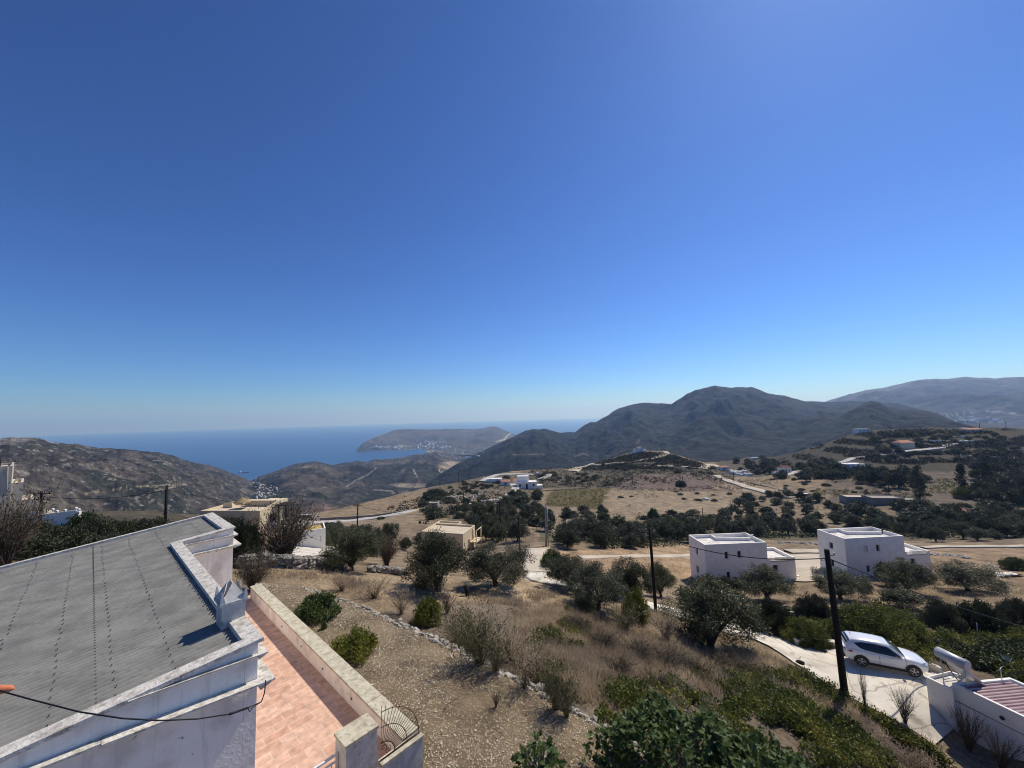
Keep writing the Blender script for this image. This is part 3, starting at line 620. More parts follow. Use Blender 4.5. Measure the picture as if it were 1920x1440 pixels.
# corrugated sheets
per = .105; ne = int(9.2 / per) * 6; ev = np.linspace(.15, 9.30, ne); nv = np.linspace(-7, .9, 18)
Eg, Ng = np.meshgrid(ev, nv, indexing='ij'); zz = ztop(Ng, Eg) - .085 + .022 * np.sin(2 * np.pi * Eg / per)
P = np.stack([(HC[0] + Ng * HN[0] + Eg * HE[0]) * S, (HC[1] + Ng * HN[1] + Eg * HE[1]) * S, zz * S], -1).reshape(-1, 3) - base
fcs = grid_faces(ne, 18); ctr_n = Ng.ravel()[fcs].mean(1); ctr_e = Eg.ravel()[fcs].mean(1)
fcs = fcs[(ctr_n < -.06) | (ctr_e > 6.7)]
mb = MB(base); rngs = np.random.default_rng(4)
for nrow in (-.25, -.78, -1.27, -1.75, -2.3, -2.85, -3.4, .5):
    for i in range(int(9.0 / (per * 2))):
        e = .2 + per * (2 * i + 1.25)
        if nrow > 0 and e < 6.9 or e > 9.2: continue
        n = nrow + rngs.normal(0, .008); c = FP(n, e, ztop(n, e) - .061)
        mb.tube([c, c + np.array([0, 0, .014])], [.012, .006], 4, caps=False); mb.face([c + np.array([.007 * dx, .007 * dy, .014]) for dx, dy in ((-1, -1), (1, -1), (1, 1), (-1, 1))])
for nr in (-1.42, -4.2):
    for a, b in zip(ev[:-1:3], ev[3::3]):
        mb.face([FP(n, e, ztop(n, e) - .0775 + .022 * math.sin(2 * math.pi * e / per)) for n, e in ((nr, a), (nr + .012, a), (nr + .012, b), (nr, b))])
sv = np.array(mb.v); sf = np.array(mb.f)
roof = link('roof', mesh_np('roof', np.concatenate([P, sv]), np.concatenate([fcs, sf + len(P)]), [M_roof, M_screw], smooth=False, mi=[0] * len(fcs) + [1] * len(sf)), house)
roof.data.polygons.foreach_set('use_smooth', np.array([True] * len(fcs) + [False] * len(sf)))
# chimney on the long parapet
mb = MB(base)
def ring4(n, e, a, b, z): return [FP(n - a, e - b, z), FP(n + a, e - b, z), FP(n + a, e + b, z), FP(n - a, e + b, z)]
cn, ce = -.12, 1.02
mb.prism(ring4(cn, ce, .135, .16, -2.95), ring4(cn, ce, .135, .16, -2.50)); mb.prism(ring4(cn, ce, .165, .19, -2.50), ring4(cn, ce, .165, .19, -2.46))
for sn, se in ((1, 0), (-1, 0), (0, 1), (0, -1)):       # four raised flaps of the cap, leaning to the middle
    a, b = (.155, .18)
    if sn: P0, P1, Q = (cn + sn * a, ce - b), (cn + sn * a, ce + b), (cn + sn * a * .35, ce)
    else: P0, P1, Q = (cn - a, ce + se * b), (cn + a, ce + se * b), (cn, ce + se * b * .35)
    p0, p1, q = FP(*P0, -2.46), FP(*P1, -2.46), FP(*Q, -2.23); inn = FP(cn, ce, -2.46); k = .22
    mb.prism([p0, p1, q], [p0 + (inn - p0) * k, p1 + (inn - p1) * k, q + (inn - q) * .1 + np.array([0, 0, .01])])
for sn in (-1, 1):
    for se in (-1, 1):
        mb.prism(ring4(cn + sn * .13, ce + se * .155, .03, .03, -2.459), ring4(cn + sn * .14, ce + se * .165, .006, .006, -2.31))
mb.build('chimney', M_greywash, house)

# ------------------------------------------------------------------ tiled terrace with its low wall, pillar, railings
mt = bpy.data.materials.new('terrace_tile'); mt.use_nodes = True; N, L = mt.node_tree.nodes, mt.node_tree.links
b = N['Principled BSDF']; b.inputs['Roughness'].default_value = .55
tc = N.new('ShaderNodeTexCoord'); br = N.new('ShaderNodeTexBrick'); br.offset = .5
br.inputs['Color1'].default_value = (.53, .31, .21, 1); br.inputs['Color2'].default_value = (.66, .44, .32, 1); br.inputs['Mortar'].default_value = (.70, .55, .43, 1)
br.inputs['Scale'].default_value = 1.0; br.inputs['Mortar Size'].default_value = .008; br.inputs['Brick Width'].default_value = .62; br.inputs['Row Height'].default_value = .31
L.new(tc.outputs['Object'], br.inputs['Vector'])
nz = N.new('ShaderNodeTexNoise'); nz.inputs['Scale'].default_value = 5; nz.inputs['Detail'].default_value = 6; L.new(tc.outputs['Object'], nz.inputs['Vector'])
mr = N.new('ShaderNodeMapRange'); mr.inputs['From Min'].default_value = .3; mr.inputs['From Max'].default_value = .7; mr.inputs['To Min'].default_value = .78; mr.inputs['To Max'].default_value = 1.2; L.new(nz.outputs['Fac'], mr.inputs[0])
h = N.new('ShaderNodeHueSaturation'); L.new(br.outputs['Color'], h.inputs['Color']); L.new(mr.outputs[0], h.inputs['Value']); L.new(h.outputs[0], b.inputs['Base Color'])
tb = FP(0, 0, -6.0); ang_n = math.atan2(HN[1], HN[0])
me = bpy.data.meshes.new('terrace_floor')
q = [(-7.0, -6.0), (1.4, -6.0), (1.4, .5), (2.60, .5), (2.60, 10.6), (-.05, 10.6), (-.05, .1), (-7.0, .1)]  # forecourt before the front wall: unseen tiles, added to bounce sunlight onto it
me.from_pydata([(n * S, e * S, 0) for n, e in q] + [(n * S, e * S, -3.0) for n, e in q], [], [list(range(8))] + [[i, i + 8, (i + 1) % 8 + 8, (i + 1) % 8] for i in range(8)]); me.materials.append(mt)
o = link('terrace_floor', me); o.location = tb; o.rotation_euler = (0, 0, ang_n); tag(o, kind='structure')

wb = FP(2.5, 5, -6.0)
tw = thing('terrace_wall', 'low whitewashed wall with stained tan coping along the tiled terrace', 'wall', wb)
mb = MB(wb); fprism(mb, [(2.39, .6), (2.67, .6), (2.67, 10.3), (2.39, 10.3)], -8.0, -5.65); mb.build('wall', M_weather, tw)
ej = [.585, 1.9, 3.9, 5.6, 7.2, 8.8, 10.3]
for a, c in zip(ej, ej[1:]):
    mb = MB(wb); fprism(mb, [(2.37, a + .006), (2.69, a + .006), (2.69, c - .006), (2.37, c - .006)], -5.648, -5.6); mb.build('coping', M_wallcop, tw)
for e in (2.6, 4.1, 5.5, 7.0):
    mb = MB(wb); mb.tube([FP(2.40, e, -5.83), FP(2.375, e, -5.84)], .03, 8); mb.build('drain_hole', M_dark, tw)
pb = FP(1.62, .78, -6.0)
pl = thing('gate_pillar', 'squat grey whitewashed pillar with mossy cement top at the terrace gate', 'pillar', pb)
mb = MB(pb); fprism(mb, [(1.36, .59), (1.89, .59), (1.89, .97), (1.36, .97)], -8.0, -5.15); mb.build('shaft', M_greywash, pl)
mb = MB(pb); fprism(mb, [(1.34, .57), (1.91, .57), (1.91, .99), (1.34, .99)], -5.148, -5.1); mb.build('cap', M_wallcop, pl)
lb = FP(2.3, .5, -6.0)
lw = thing('garden_wall', 'short grey-stained wall under the rusty fan grille, beside the gate pillar', 'wall', lb)
mb = MB(lb); fprism(mb, [(1.892, .44), (2.68, .44), (2.68, .56), (1.892, .56)], -8.0, -5.68); mb.build('wall', M_greywash, lw)
mb = MB(lb); fprism(mb, [(1.893, .425), (2.70, .425), (2.70, .58), (1.893, .58)], -5.678, -5.64); mb.build('coping', M_wallcop, lw)
fb = FP(1.93, .52, -5.64)
fan = thing('fan_grille', 'rusty iron fan-shaped grille standing on the short grey wall', 'grille', fb)
Rf = .72
def fpt(a, r): return FP(1.915 + r * math.cos(a), .52, -5.625 + r * math.sin(a))
mb = MB(fb)
for r in (.26, .50, .74):
    mb.tube([fpt(a, r) for a in np.linspace(0.0, math.pi / 2, 16)], .009 if r > .3 else .014, 6)
mb.tube([fpt(0, 0), fpt(0, .77)], .013, 6); mb.build('rim', M_rust, fan)
for i in range(17):
    a = math.pi / 2 * i / 16.5 + .03; mb = MB(fb); mb.tube([fpt(a, .25), fpt(a, .80 + .05 * math.sin(i * 1.7))], .0065, 5); mb.build('bar', M_rust, fan)
for c0, sgn in (((.13, .09), 1), ((.05, .16), -1)):
    mb = MB(fb); mb.tube([FP(1.915 + c0[0] + (.012 + .0065 * t) * math.cos(sgn * t), .52, -5.625 + c0[1] + (.012 + .0065 * t) * math.sin(sgn * t)) for t in np.linspace(0, 7.5, 26)], .006, 5); mb.build('scroll', M_rust, fan)
gb = FP(.7, .85, -6.0)
rl = thing('terrace_railing', 'white metal railing across the terrace between house and gate pillar', 'railing', gb)
mb = MB(gb); mb.box(FP(.66, .86, -5.35), (FP(.68, 0, 0) - FP(0, 0, 0)), (FP(0, .02, 0) - FP(0, 0, 0)), (0, 0, .018)); mb.build('top_rail', M_whitemetal, rl)
mb = MB(gb); mb.box(FP(.66, .86, -5.45), (FP(.66, 0, 0) - FP(0, 0, 0)), (FP(0, .014, 0) - FP(0, 0, 0)), (0, 0, .014)); mb.box(FP(.66, .86, -5.92), (FP(.66, 0, 0) - FP(0, 0, 0)), (FP(0, .014, 0) - FP(0, 0, 0)), (0, 0, .014)); mb.build('cross_rail', M_whitemetal, rl)
for i in range(14):
    n = .02 + i * .095; mb = MB(gb); mb.tube([FP(n, .86, -5.46), FP(n, .86, -5.91)], .011, 6); mb.build('bar', M_whitemetal, rl)
for n in (-.02, 1.33):
    mb = MB(gb); mb.box(FP(n, .86, -5.66), (FP(.018, 0, 0) - FP(0, 0, 0)), (FP(0, .018, 0) - FP(0, 0, 0)), (0, 0, .48)); mb.build('post', M_whitemetal, rl)
# clay tile shard lying on the sheets at the edge of view, cable slung along the wall
c = atz(2, 1300, ztop(-1.9, .75) * S + .0); mb = MB(c)
mb.tube([c + np.array([-.28, -.02, .02]), c + np.array([-.1, .0, .04]), c + np.array([.07, .045, .035]), c + np.array([.13, .065, .02])], [.08, .075, .05, .006], 8)
mb.solo('clay_tile', M_orange, 'orange clay tile tip lying on the grey corrugated roof at the photo edge', 'roof tile')
pts = [(-30, 1287, -3.3), (60, 1312, -3.4), (150, 1335, -3.52), (230, 1347, -3.66), (300, 1351, -3.82), (370, 1348, -4.0), (430, 1339, -4.2), (465, 1327, -4.36), (490, 1316, -4.5)]
mb = MB(atz(*pts[4])); P = [atz(a, b_, z) for a, b_, z in pts]
mb.tube(P, .009, 6); mb.tube([P[7], P[7] + np.array([.02, .01, -.07]), P[7] + np.array([.05, .03, -.02]), P[8]], .008, 5); mb.tube([P[6], P[7]], .017, 6); mb.tube([P[8], P[8] + np.array([.03, .03, .12]), P[8] + np.array([.03, .05, .3])], .009, 5)
mb.solo('cable', M_cable, 'black cable sagging across the front wall of the corrugated-roof house', 'cable')

# ------------------------------------------------------------------ plot of bare soil beside the terrace, held by a dry stone wall
RW = [(480, 1092, -8.55), (560, 1103, -8.6), (600, 1112, -8.65), (700, 1150, -8.75), (800, 1192, -8.85), (850, 1215, -8.9), (950, 1266, -9.05), (1010, 1296, -9.1), (1090, 1341, -9.2)]
RWp = [atz(*q) for q in RW]; d = RWp[-1] - RWp[-2]; RWp.append(RWp[-1] + d / np.linalg.norm(d) * 4.5 + np.array([0, 0, -.1]))
nS, nT = 90, 60
inner = [FP(2.55, e, -5.9) for e in (10.6, 9.6, 8.6, 7.2, 5.6, 4.2, 2.8, 1.6, .4, -1.8)]
def resample(P, n):
    P = np.array(P); L = np.concatenate([[0], np.cumsum(np.linalg.norm(np.diff(P[:, :2], axis=0), axis=1))]); t = np.linspace(0, L[-1], n)
    return np.stack([np.interp(t, L, P[:, i]) for i in range(3)], 1)
A_ = resample(inner, nS); B_ = resample(RWp, nS); A_[:, 2] = np.interp(np.linspace(0, 1, nS), [0, .5, 1], [-8.35, -8.55, -8.7])
tt = np.linspace(0, 1.0, nT)[:, None, None]; G = A_[None] * (1 - tt) + B_[None] * tt
G[..., 2] += fbm(G[..., 0] / 1.3, G[..., 1] / 1.3, 3, 4) * .10 + .10 * np.sin(np.pi * tt[..., 0]); G = np.concatenate([G, G[-1:] + np.array([0.12, .18, -2.2])])
M_plot = mat('plot_soil', [(.105, .078, .048), (.165, .122, .074), (.225, .17, .105)], .8, .95, bump=1.0, bscale=18, mix2=((.33, .27, .18), 9.0, .55, .70))
o = link('soil_plot', mesh_np('soil_plot', G.reshape(-1, 3), grid_faces(nT + 1, nS), M_plot, smooth=True)); tag(o, kind='structure')
def plot_z(x, y):
    i = np.argmin((G[:-1, :, 0].ravel() - x) ** 2 + (G[:-1, :, 1].ravel() - y) ** 2); return float(G[:-1].reshape(-1, 3)[i, 2])
rng = np.random.default_rng(12)
# pale chips and dry leaves lying on the plot
n = 26000; ii = rng.integers(0, nT - 1, n); jj = rng.integers(0, nS - 1, n); u, v = rng.random(n), rng.random(n)
Pc = G[ii, jj] * ((1 - u) * (1 - v))[:, None] + G[ii + 1, jj] * (u * (1 - v))[:, None] + G[ii, jj + 1] * ((1 - u) * v)[:, None] + G[ii + 1, jj + 1] * (u * v)[:, None]
keep = (fbm(Pc[:, 0] / 1.6, Pc[:, 1] / 1.6, 19, 4) + rng.random(n) * .9 > .28); Pc = Pc[keep]; n = len(Pc)
a = rng.uniform(0, 6.28, n); s1 = rng.uniform(.009, .028, n) * np.where(rng.random(n) > .95, 1.7, 1); s2 = s1 * rng.uniform(.4, .9, n); tl = rng.normal(0, .45, (n, 2))
ax = np.stack([np.cos(a), np.sin(a), tl[:, 0]], 1); ay = np.stack([-np.sin(a), np.cos(a), tl[:, 1]], 1); up = np.array([0, 0, .018])
V = np.stack([Pc + up - ax * s1[:, None], Pc + up - ay * s2[:, None], Pc + up + ax * s1[:, None], Pc + up + ay * s2[:, None]], 1).reshape(-1, 3)
tag(link('leaf_litter', mesh_np('leaf_litter', V, np.arange(4 * n).reshape(-1, 4), M_litter)), kind='stuff')

def stone_wall(name, label, P, hgt, width, count, size, m=M_stone, seed=1, rows=1, drop=.0, sink=.12, group=None):
    """dry stone wall along world polyline P: rows of rough stones, larger at the foot"""
    rng = np.random.default_rng(seed); P = np.array(P); mid = P[len(P) // 2]; mb = MB(mid); Q = resample(P, count)
    for rw in range(rows):
        for i in range(count):
            j = min(i + 1, count - 1); f = rng.random(); p = Q[i] * (1 - f) + Q[j] * f
            t = Q[j] - Q[max(i - 1, 0)]; ang = math.atan2(t[1], t[0]); s = size * rng.uniform(.6, 1.35)
            off = rng.uniform(-.5, .5) * width; z = p[2] - sink + hgt * (rw + .5) / rows + rng.normal(0, .02)
            mb.rock((p[0] - math.sin(ang) * off, p[1] + math.cos(ang) * off, z), s * rng.uniform(.8, 1.5), s * rng.uniform(.7, 1.1), s * rng.uniform(.55, .85), rng, ang + rng.normal(0, .4))
    return mb.solo(name, m, label, 'stone wall', group)
stone_wall('retaining_wall', 'row of pale rough stones edging the bare soil plot', RWp[1:], .28, .3, 230, .115, seed=5, rows=2, sink=.22)
# ------------------------------------------------------------------ roads, paths and yards draped on the ground
def ribbon(name, pix, width, m, lift=.06, n=None, wfun=None):
    P = np.array([gat(a, b)[:2] for a, b in pix]); L = np.concatenate([[0], np.cumsum(np.hypot(*np.diff(P, axis=0).T))])
    n = n or max(12, int(L[-1] / max(.6, width / 3))); n = min(n, 260); t = np.linspace(0, L[-1], n)
    C = np.stack([np.interp(t, L, P[:, i]) for i in range(2)], 1)
    for _ in range(max(2, n // 40)): C[1:-1] = (C[:-2] + 2 * C[1:-1] + C[2:]) / 4
    T = np.gradient(C, axis=0); T /= np.linalg.norm(T, axis=1)[:, None] + 1e-9; Nn = np.stack([-T[:, 1], T[:, 0]], 1)
    k = 7; w = np.linspace(-.5, .5, k); rag = fbm(t / (width * 1.5), t * 0 + len(name), 3, 3)
    W_ = width * (1 + .12 * rag); Q = C[:, None] + Nn[:, None] * (w[None, :, None] * W_[:, None, None])
    z = gz(Q[..., 0], Q[..., 1]); r = np.hypot(C[:, 0], C[:, 1])
    z = .5 * z + .5 * z.max(1)[:, None] + (lift + .0012 * r)[:, None]
    V = np.concatenate([Q, z[..., None]], -1); Vl = V.copy()
    lo = V[:, [0]].copy(); lo[..., 2] -= 1.2 + .004 * r[:, None]; hi = V[:, [-1]].copy(); hi[..., 2] -= 1.2 + .004 * r[:, None]
    V = np.concatenate([lo, V, hi], 1)
    return tag(link(name, mesh_np(name, V.reshape(-1, 3), grid_faces(n, k + 2), m)), kind='structure')
def loft(name, A, B, m, n=60, k=16, lift=.06):
    PA = resample([gat(*p) for p in A], n); PB = resample([gat(*p) for p in B], n); t = np.linspace(0, 1, k)[None, :, None]
    V = PA[:, None] * (1 - t) + PB[:, None] * t; V[..., 2] = gz(V[..., 0], V[..., 1]) + lift + .0012 * np.hypot(V[..., 0], V[..., 1])
    return tag(link(name, mesh_np(name, V.reshape(-1, 3), grid_faces(n, k), m)), kind='structure')
loft('driveway', [(1392, 1190), (1440, 1212), (1490, 1245), (1560, 1290), (1640, 1333), (1720, 1377), (1752, 1400)], [(1432, 1186), (1490, 1201), (1580, 1214), (1690, 1243), (1786, 1276), (1812, 1300), (1800, 1360)], M_concrete, lift=.05)
ribbon('path', [(1010, 1062), (1005, 1090), (1060, 1098), (1110, 1112), (1180, 1130), (1245, 1147), (1330, 1170), (1410, 1191)], 1.9, M_concrete)
ribbon('lane', [(1005, 1030), (1000, 1050), (1008, 1075)], 3.0, M_track)
ribbon('road', [(520, 983), (560, 981), (620, 978), (690, 973), (740, 966), (778, 957)], 4.2, M_road)
ribbon('road', [(855, 952), (875, 948), (893, 944)], 3.6, M_road)
ribbon('road', [(905, 941), (930, 937), (950, 931), (962, 924), (967, 915), (960, 908)], 5.0, M_road)
ribbon('track', [(903, 903), (912, 897), (930, 891), (965, 889.5), (1000, 890)], 4.5, M_road)
ribbon('track', [(1012, 899), (1024, 894), (1032, 890)], 4.5, M_road)
ribbon('track', [(1070, 884), (1088, 877), (1103, 870), (1113, 863)], 12.0, M_track)
ribbon('track', [(1104, 873), (1130, 872), (1180, 868), (1215, 862), (1238, 857), (1252, 850.5), (1244, 845.5), (1232, 844)], 4.6, M_track)
ribbon('track', [(1205, 874.5), (1240, 875), (1290, 876), (1315, 879)], 3.6, M_track)
ribbon('track', [(1318, 880), (1326, 872), (1336, 872), (1350, 877)], 6.0, M_track)
ribbon('road', [(1468, 893), (1484, 889), (1498, 883)], 4.2, M_road)
ribbon('road', [(1560, 871), (1583, 867), (1600, 859.5), (1630, 857), (1680, 850.5), (1720, 845.5), (1760, 841), (1778, 836), (1790, 832)], 4.6, M_road)
ribbon('track', [(1800, 854), (1850, 857), (1925, 862)], 3.5, M_track)
ribbon('track', [(1342, 892), (1365, 902), (1400, 914), (1440, 925), (1490, 934)], 5.0, M_track)
ribbon('lane', [(1088, 1046), (1160, 1045), (1230, 1044), (1305, 1041)], 1.7, M_track)
ribbon('lane', [(1478, 1036), (1540, 1035)], 2.6, M_track)
ribbon('lane', [(1732, 1029), (1800, 1027), (1925, 1025)], 1.6, M_track)
loft('yard', [(548, 1044), (600, 1043), (655, 1040)], [(545, 1022), (600, 1021), (662, 1023)], M_concrete, n=24, k=8)
loft('yard', [(1486, 1090), (1510, 1092), (1545, 1092)], [(1480, 1042), (1510, 1040), (1545, 1040)], M_track, n=24, k=10)

# ------------------------------------------------------------------ flat-roofed houses
def panel(mb, p0, u, W_, z0, z1, holes, inn, depth, m=0):
    """upright wall panel with rectangular openings and their reveals; holes (x0, z0, x1, z1) from p0 and z"""
    p0 = np.asarray(p0, float); xs = sorted({0, W_} | {h[0] for h in holes} | {h[2] for h in holes}); zs = sorted({z0, z1} | {h[1] for h in holes} | {h[3] for h in holes})
    at = lambda x, z, d=0: np.array([p0[0] + u[0] * x + inn[0] * d, p0[1] + u[1] * x + inn[1] * d, z])
    for xa, xb in zip(xs, xs[1:]):
        for za, zb in zip(zs, zs[1:]):
            if any(h[0] <= xa and xb <= h[2] and h[1] <= za and zb <= h[3] for h in holes): continue
            mb.face([at(xa, za), at(xb, za), at(xb, zb), at(xa, zb)], m)
    for a, b, c, d_ in holes:
        for q in ([(a, b), (c, b)], [(c, b), (c, d_)], [(c, d_), (a, d_)], [(a, d_), (a, b)]):
            mb.face([at(*q[0]), at(*q[1]), at(*q[1], depth), at(*q[0], depth)], m)
def block(par, org, F0, u, v, W_, D, z0, z1, par_h=.5, thick=.22, mw=M_white, mr=M_white, front=(), left=(), right=(), open_front=False, pane=M_dark, depth=.22, sills=False, frame=None):
    """flat-roofed block: outer walls with openings, parapet with its own thickness, sunken roof slab; F0 = front corner, u along front, v to the back"""
    F0 = np.array(F0[:2], float); u = np.array(u, float); v = np.array(v, float); mb = MB(org)
    A = lambda x, y, z: np.array([*(F0 + u * x + v * y), z])
    panel(mb, A(0, 0, 0), u, W_, z0, z1, [(a, z0 + b, c, z0 + d) for a, b, c, d in front], v, depth)
    panel(mb, A(0, 0, 0), v, D, z0, z1, [(a, z0 + b, c, z0 + d) for a, b, c, d in left], u, depth)
    panel(mb, A(W_, 0, 0), v, D, z0, z1, [(a, z0 + b, c, z0 + d) for a, b, c, d in right], -u, depth)
    panel(mb, A(0, D, 0), u, W_, z0, z1, [], -v, depth)
    t = thick; zr = z1 - par_h; tf = 0.0 if open_front else t
    inner = [(t, tf), (W_ - t, tf), (W_ - t, D - t), (t, D - t)]; outer = [(0, 0), (W_, 0), (W_, D), (0, D)]
    for i in range(4):
        j = (i + 1) % 4
        mb.face([A(*outer[i], z1), A(*outer[j], z1), A(*inner[j], z1), A(*inner[i], z1)])
        mb.face([A(*inner[i], z1), A(*inner[j], z1), A(*inner[j], zr), A(*inner[i], zr)])
    mb.build('wall', mw, par)
    mb = MB(org); e = .004; mb.prism([A(*q, zr - .15) for q in inner], [A(*q, zr) for q in inner]); mb.build('roof', mr, par)
    for lst, o_, d_, inn in ((front, (0, 0), u, v), (left, (0, 0), v, u), (right, (W_, 0), v, -u)):
        for a, b, c, d in lst:
            p = F0 + u * o_[0] + v * o_[1]; f = lambda x, z, k: np.array([*(p + d_ * x + inn * k), z0 + z]); mb = MB(org)
            mb.prism([f(a, b, depth - .03), f(c, b, depth - .03), f(c, b, depth + .01), f(a, b, depth + .01)], [f(a, d, depth - .03), f(c, d, depth - .03), f(c, d, depth + .01), f(a, d, depth + .01)])
            w = mb.build('door' if b < .15 else 'window', pane, par)
            if frame:
                mb = MB(org); xm = (a + c) / 2
                for x0, x1, q0, q1 in ((a, a + .07, b, d), (c - .07, c, b, d), (a + .07, c - .07, d - .07, d), (a + .07, c - .07, b, b + .07), (xm - .03, xm + .03, b + .07, d - .07)):
                    mb.prism([f(x0, q0, depth - .07), f(x1, q0, depth - .07), f(x1, q0, depth - .034), f(x0, q0, depth - .034)], [f(x0, q1, depth - .07), f(x1, q1, depth - .07), f(x1, q1, depth - .034), f(x0, q1, depth - .034)])
                mb.build('frame', frame, w)
    return A
M_roofw = mat('dusty_white_roof', [(.52, .49, .44), (.66, .63, .58), (.76, .74, .70)], .9, .9, bump=.15, mix2=((.36, .33, .28), 1.3, .58, .75))
def unit(a): a = np.array(a[:2], float); return a / np.linalg.norm(a)
def cube_house(label, F0, yaw, zt, zb, plinth, shutter):
    u = np.array([math.cos(yaw), math.sin(yaw)]); v = np.array([-u[1], u[0]]); org = np.array([F0[0] + u[0] * 5 + v[0] * 2, F0[1] + u[1] * 5 + v[1] * 2, zb])
    t = thing('house', label, 'house', org, 'pair of white cubic houses'); z0 = zb - 1.0; H = zt - z0
    fr = [(3.05, H - 2.2, 3.62, H - 1.2), (5.05, H - 2.15, 5.62, H - 1.15), (3.15, H - 5.15, 3.72, H - 4.15), (8.55, H - 4.8, 9.15, H - 3.85)]
    A = block(t, org, F0, u, v, 9.7, 4.95, z0, zt, .52, .2, M_white, M_roofw, fr, [(2.15, H - 2.3, 2.85, H - 1.35), (2.25, H - 5.1, 2.95, H - 4.1)], [], depth=.3)
    # low inner parapet round the stair head, lamp post and pipe on the roof
    mb = MB(org); zr = zt - .52
    a = lambda x0, y0, x1, y1, q0, q1: mb.prism([A(x0, y0, q0), A(x1, y0, q0), A(x1, y1, q0), A(x0, y1, q0)], [A(x0, y0, q1), A(x1, y0, q1), A(x1, y1, q1), A(x0, y1, q1)])
    mb.prism([A(3.6, 3.35, zr), A(8.9, 2.55, zr), A(8.95, 2.85, zr), A(3.65, 3.65, zr)], [A(3.6, 3.35, zt - .06), A(8.9, 2.55, zt - .06), A(8.95, 2.85, zt - .06), A(3.65, 3.65, zt - .06)])
    a(3.6, 3.66, 3.85, 4.74, zr, zt - .08); mb.build('inner_parapet', M_white, t)
    mb = MB(org); mb.tube([A(4.1, 4.85, zt - .1), A(4.1, 4.85, zt + .6)], .025, 6); mb.tube([A(4.0, 4.85, zt + .45), A(4.25, 4.85, zt + .45)], .02, 5); mb.build('antenna', M_steel, t)
    mb = MB(org); mb.tube([A(9.55, 3.05, zr), A(9.55, 3.05, zt + .28)], .13, 10); mb.build('flue', M_dark if plinth else M_white, t)
    # lower wing
    B0 = A(9.705, 0.02, 0); zt2 = zt - 2.45 if plinth else zt - 2.4; H2 = zt2 - z0
    A2 = block(t, org, B0, u, v, 4.1 if plinth else 4.3, 4.6, z0, zt2, .42, .3, M_white, M_roofw, [(.75, H2 - 2.2, 1.55, H2 - 1.05)], [], [], open_front=True, depth=.3)
    mb = MB(org); zr = zt2 - .42
    mb.prism([A2(1.6, .6, zr), A2(3.2, .25, zr), A2(3.25, .5, zr), A2(1.65, .85, zr)], [A2(1.6, .6, zr + .4), A2(3.2, .25, zr + .4), A2(3.25, .5, zr + .4), A2(1.65, .85, zr + .4)]); mb.build('inner_parapet', M_white, t)
    mb = MB(org); C0 = A2(2.9, 4.61, 0); 
    mb.prism([A2(2.2, 4.61, z0), A2(4.6, 4.61, z0), A2(4.6, 4.8, z0), A2(2.2, 4.8, z0)], [A2(2.2, 4.61, zt2 - .05), A2(4.6, 4.61, zt2 - .05), A2(4.6, 4.8, zt2 - .05), A2(2.2, 4.8, zt2 - .05)]); mb.build('screen_wall', M_white, t)
    if plinth:
        mb = MB(org); mb.prism([A(.8, -.05, z0 - .6), A(6.9, -.05, z0 - .6), A(6.9, -.002, z0 - .6), A(.8, -.002, z0 - .6)], [A(.8, -.05, zb + .25), A(6.9, -.05, zb + .1), A(6.9, -.002, zb + .1), A(.8, -.002, zb + .25)]); mb.build('plinth', M_blue, t)
    if shutter:
        mb = MB(org); q = fr[0]; mb.prism([A(q[0] + .02, -.28, z0 + q[1]), A(q[0] + .06, -.28, z0 + q[1]), A(q[0] + .06, -.003, z0 + q[1]), A(q[0] + .02, -.003, z0 + q[1])], [A(q[0] + .02, -.28, z0 + q[3]), A(q[0] + .06, -.28, z0 + q[3]), A(q[0] + .06, -.003, z0 + q[3]), A(q[0] + .02, -.003, z0 + q[3])]); mb.build('shutter', M_white, t)
    return t
cube_house('white cubic two-storey house on the slope behind the big olive, lower wing at its side', (28.70, 60.68), R(2.0), -20.3, -26.0, False, False)
cube_house('white cubic two-storey house with dark blue base, directly behind the tall black pole', (50.38, 60.99), R(3.6), -20.08, -26.0, True, True)

# cream flat-roofed house among the olives
F0, C_ = atz(790, 996, -24), atz(868, 1001, -24); u = unit(C_ - F0); v = np.array([-u[1], u[0]]); org = np.array([*(F0[:2] + u * 5 + v * 4), -28.5])
t = thing('house', 'cream flat-roofed house with L-shaped parapet standing among olive trees', 'house', org)
A = block(t, org, F0, u, v, 9.7, 6.6, -29.5, -24, .35, .28, M_cream, M_creamroof, [], [], [(.5, 2.6, 1.0, 3.5), (2.6, 1.0, 3.5, 3.4)], depth=.2, frame=M_whitemetal)
block(t, org, F0[:2] + v * 6.602 + u * .001, u, v, 5.6, 2.0, -29.5, -23.97, .35, .26, M_cream, M_creamroof)
mb = MB(org)
for x, y in ((9.85, 5.2), (11.2, 6.3), (11.2, 3.5)): mb.tube([A(x, y, -29.5), A(x, y, -24.3)], .12, 8)
mb.box(A(10.6, 5.0, -26.7), u_ := np.array([*(u * .75), 0]), np.array([*(v * 1.7), 0]), (0, 0, .1)); mb.tube([A(11.25, 3.3, -24.3), A(11.25, 6.5, -24.3)], .1, 6); mb.build('balcony', M_cream, t)
mb = MB(org); mb.box(A(.9, 2.4, -23.98), np.array([*(u * .05), 0]), np.array([*(v * .4), 0]), (0, 0, .12)); mb.build('roof_ledge', M_cream, t)

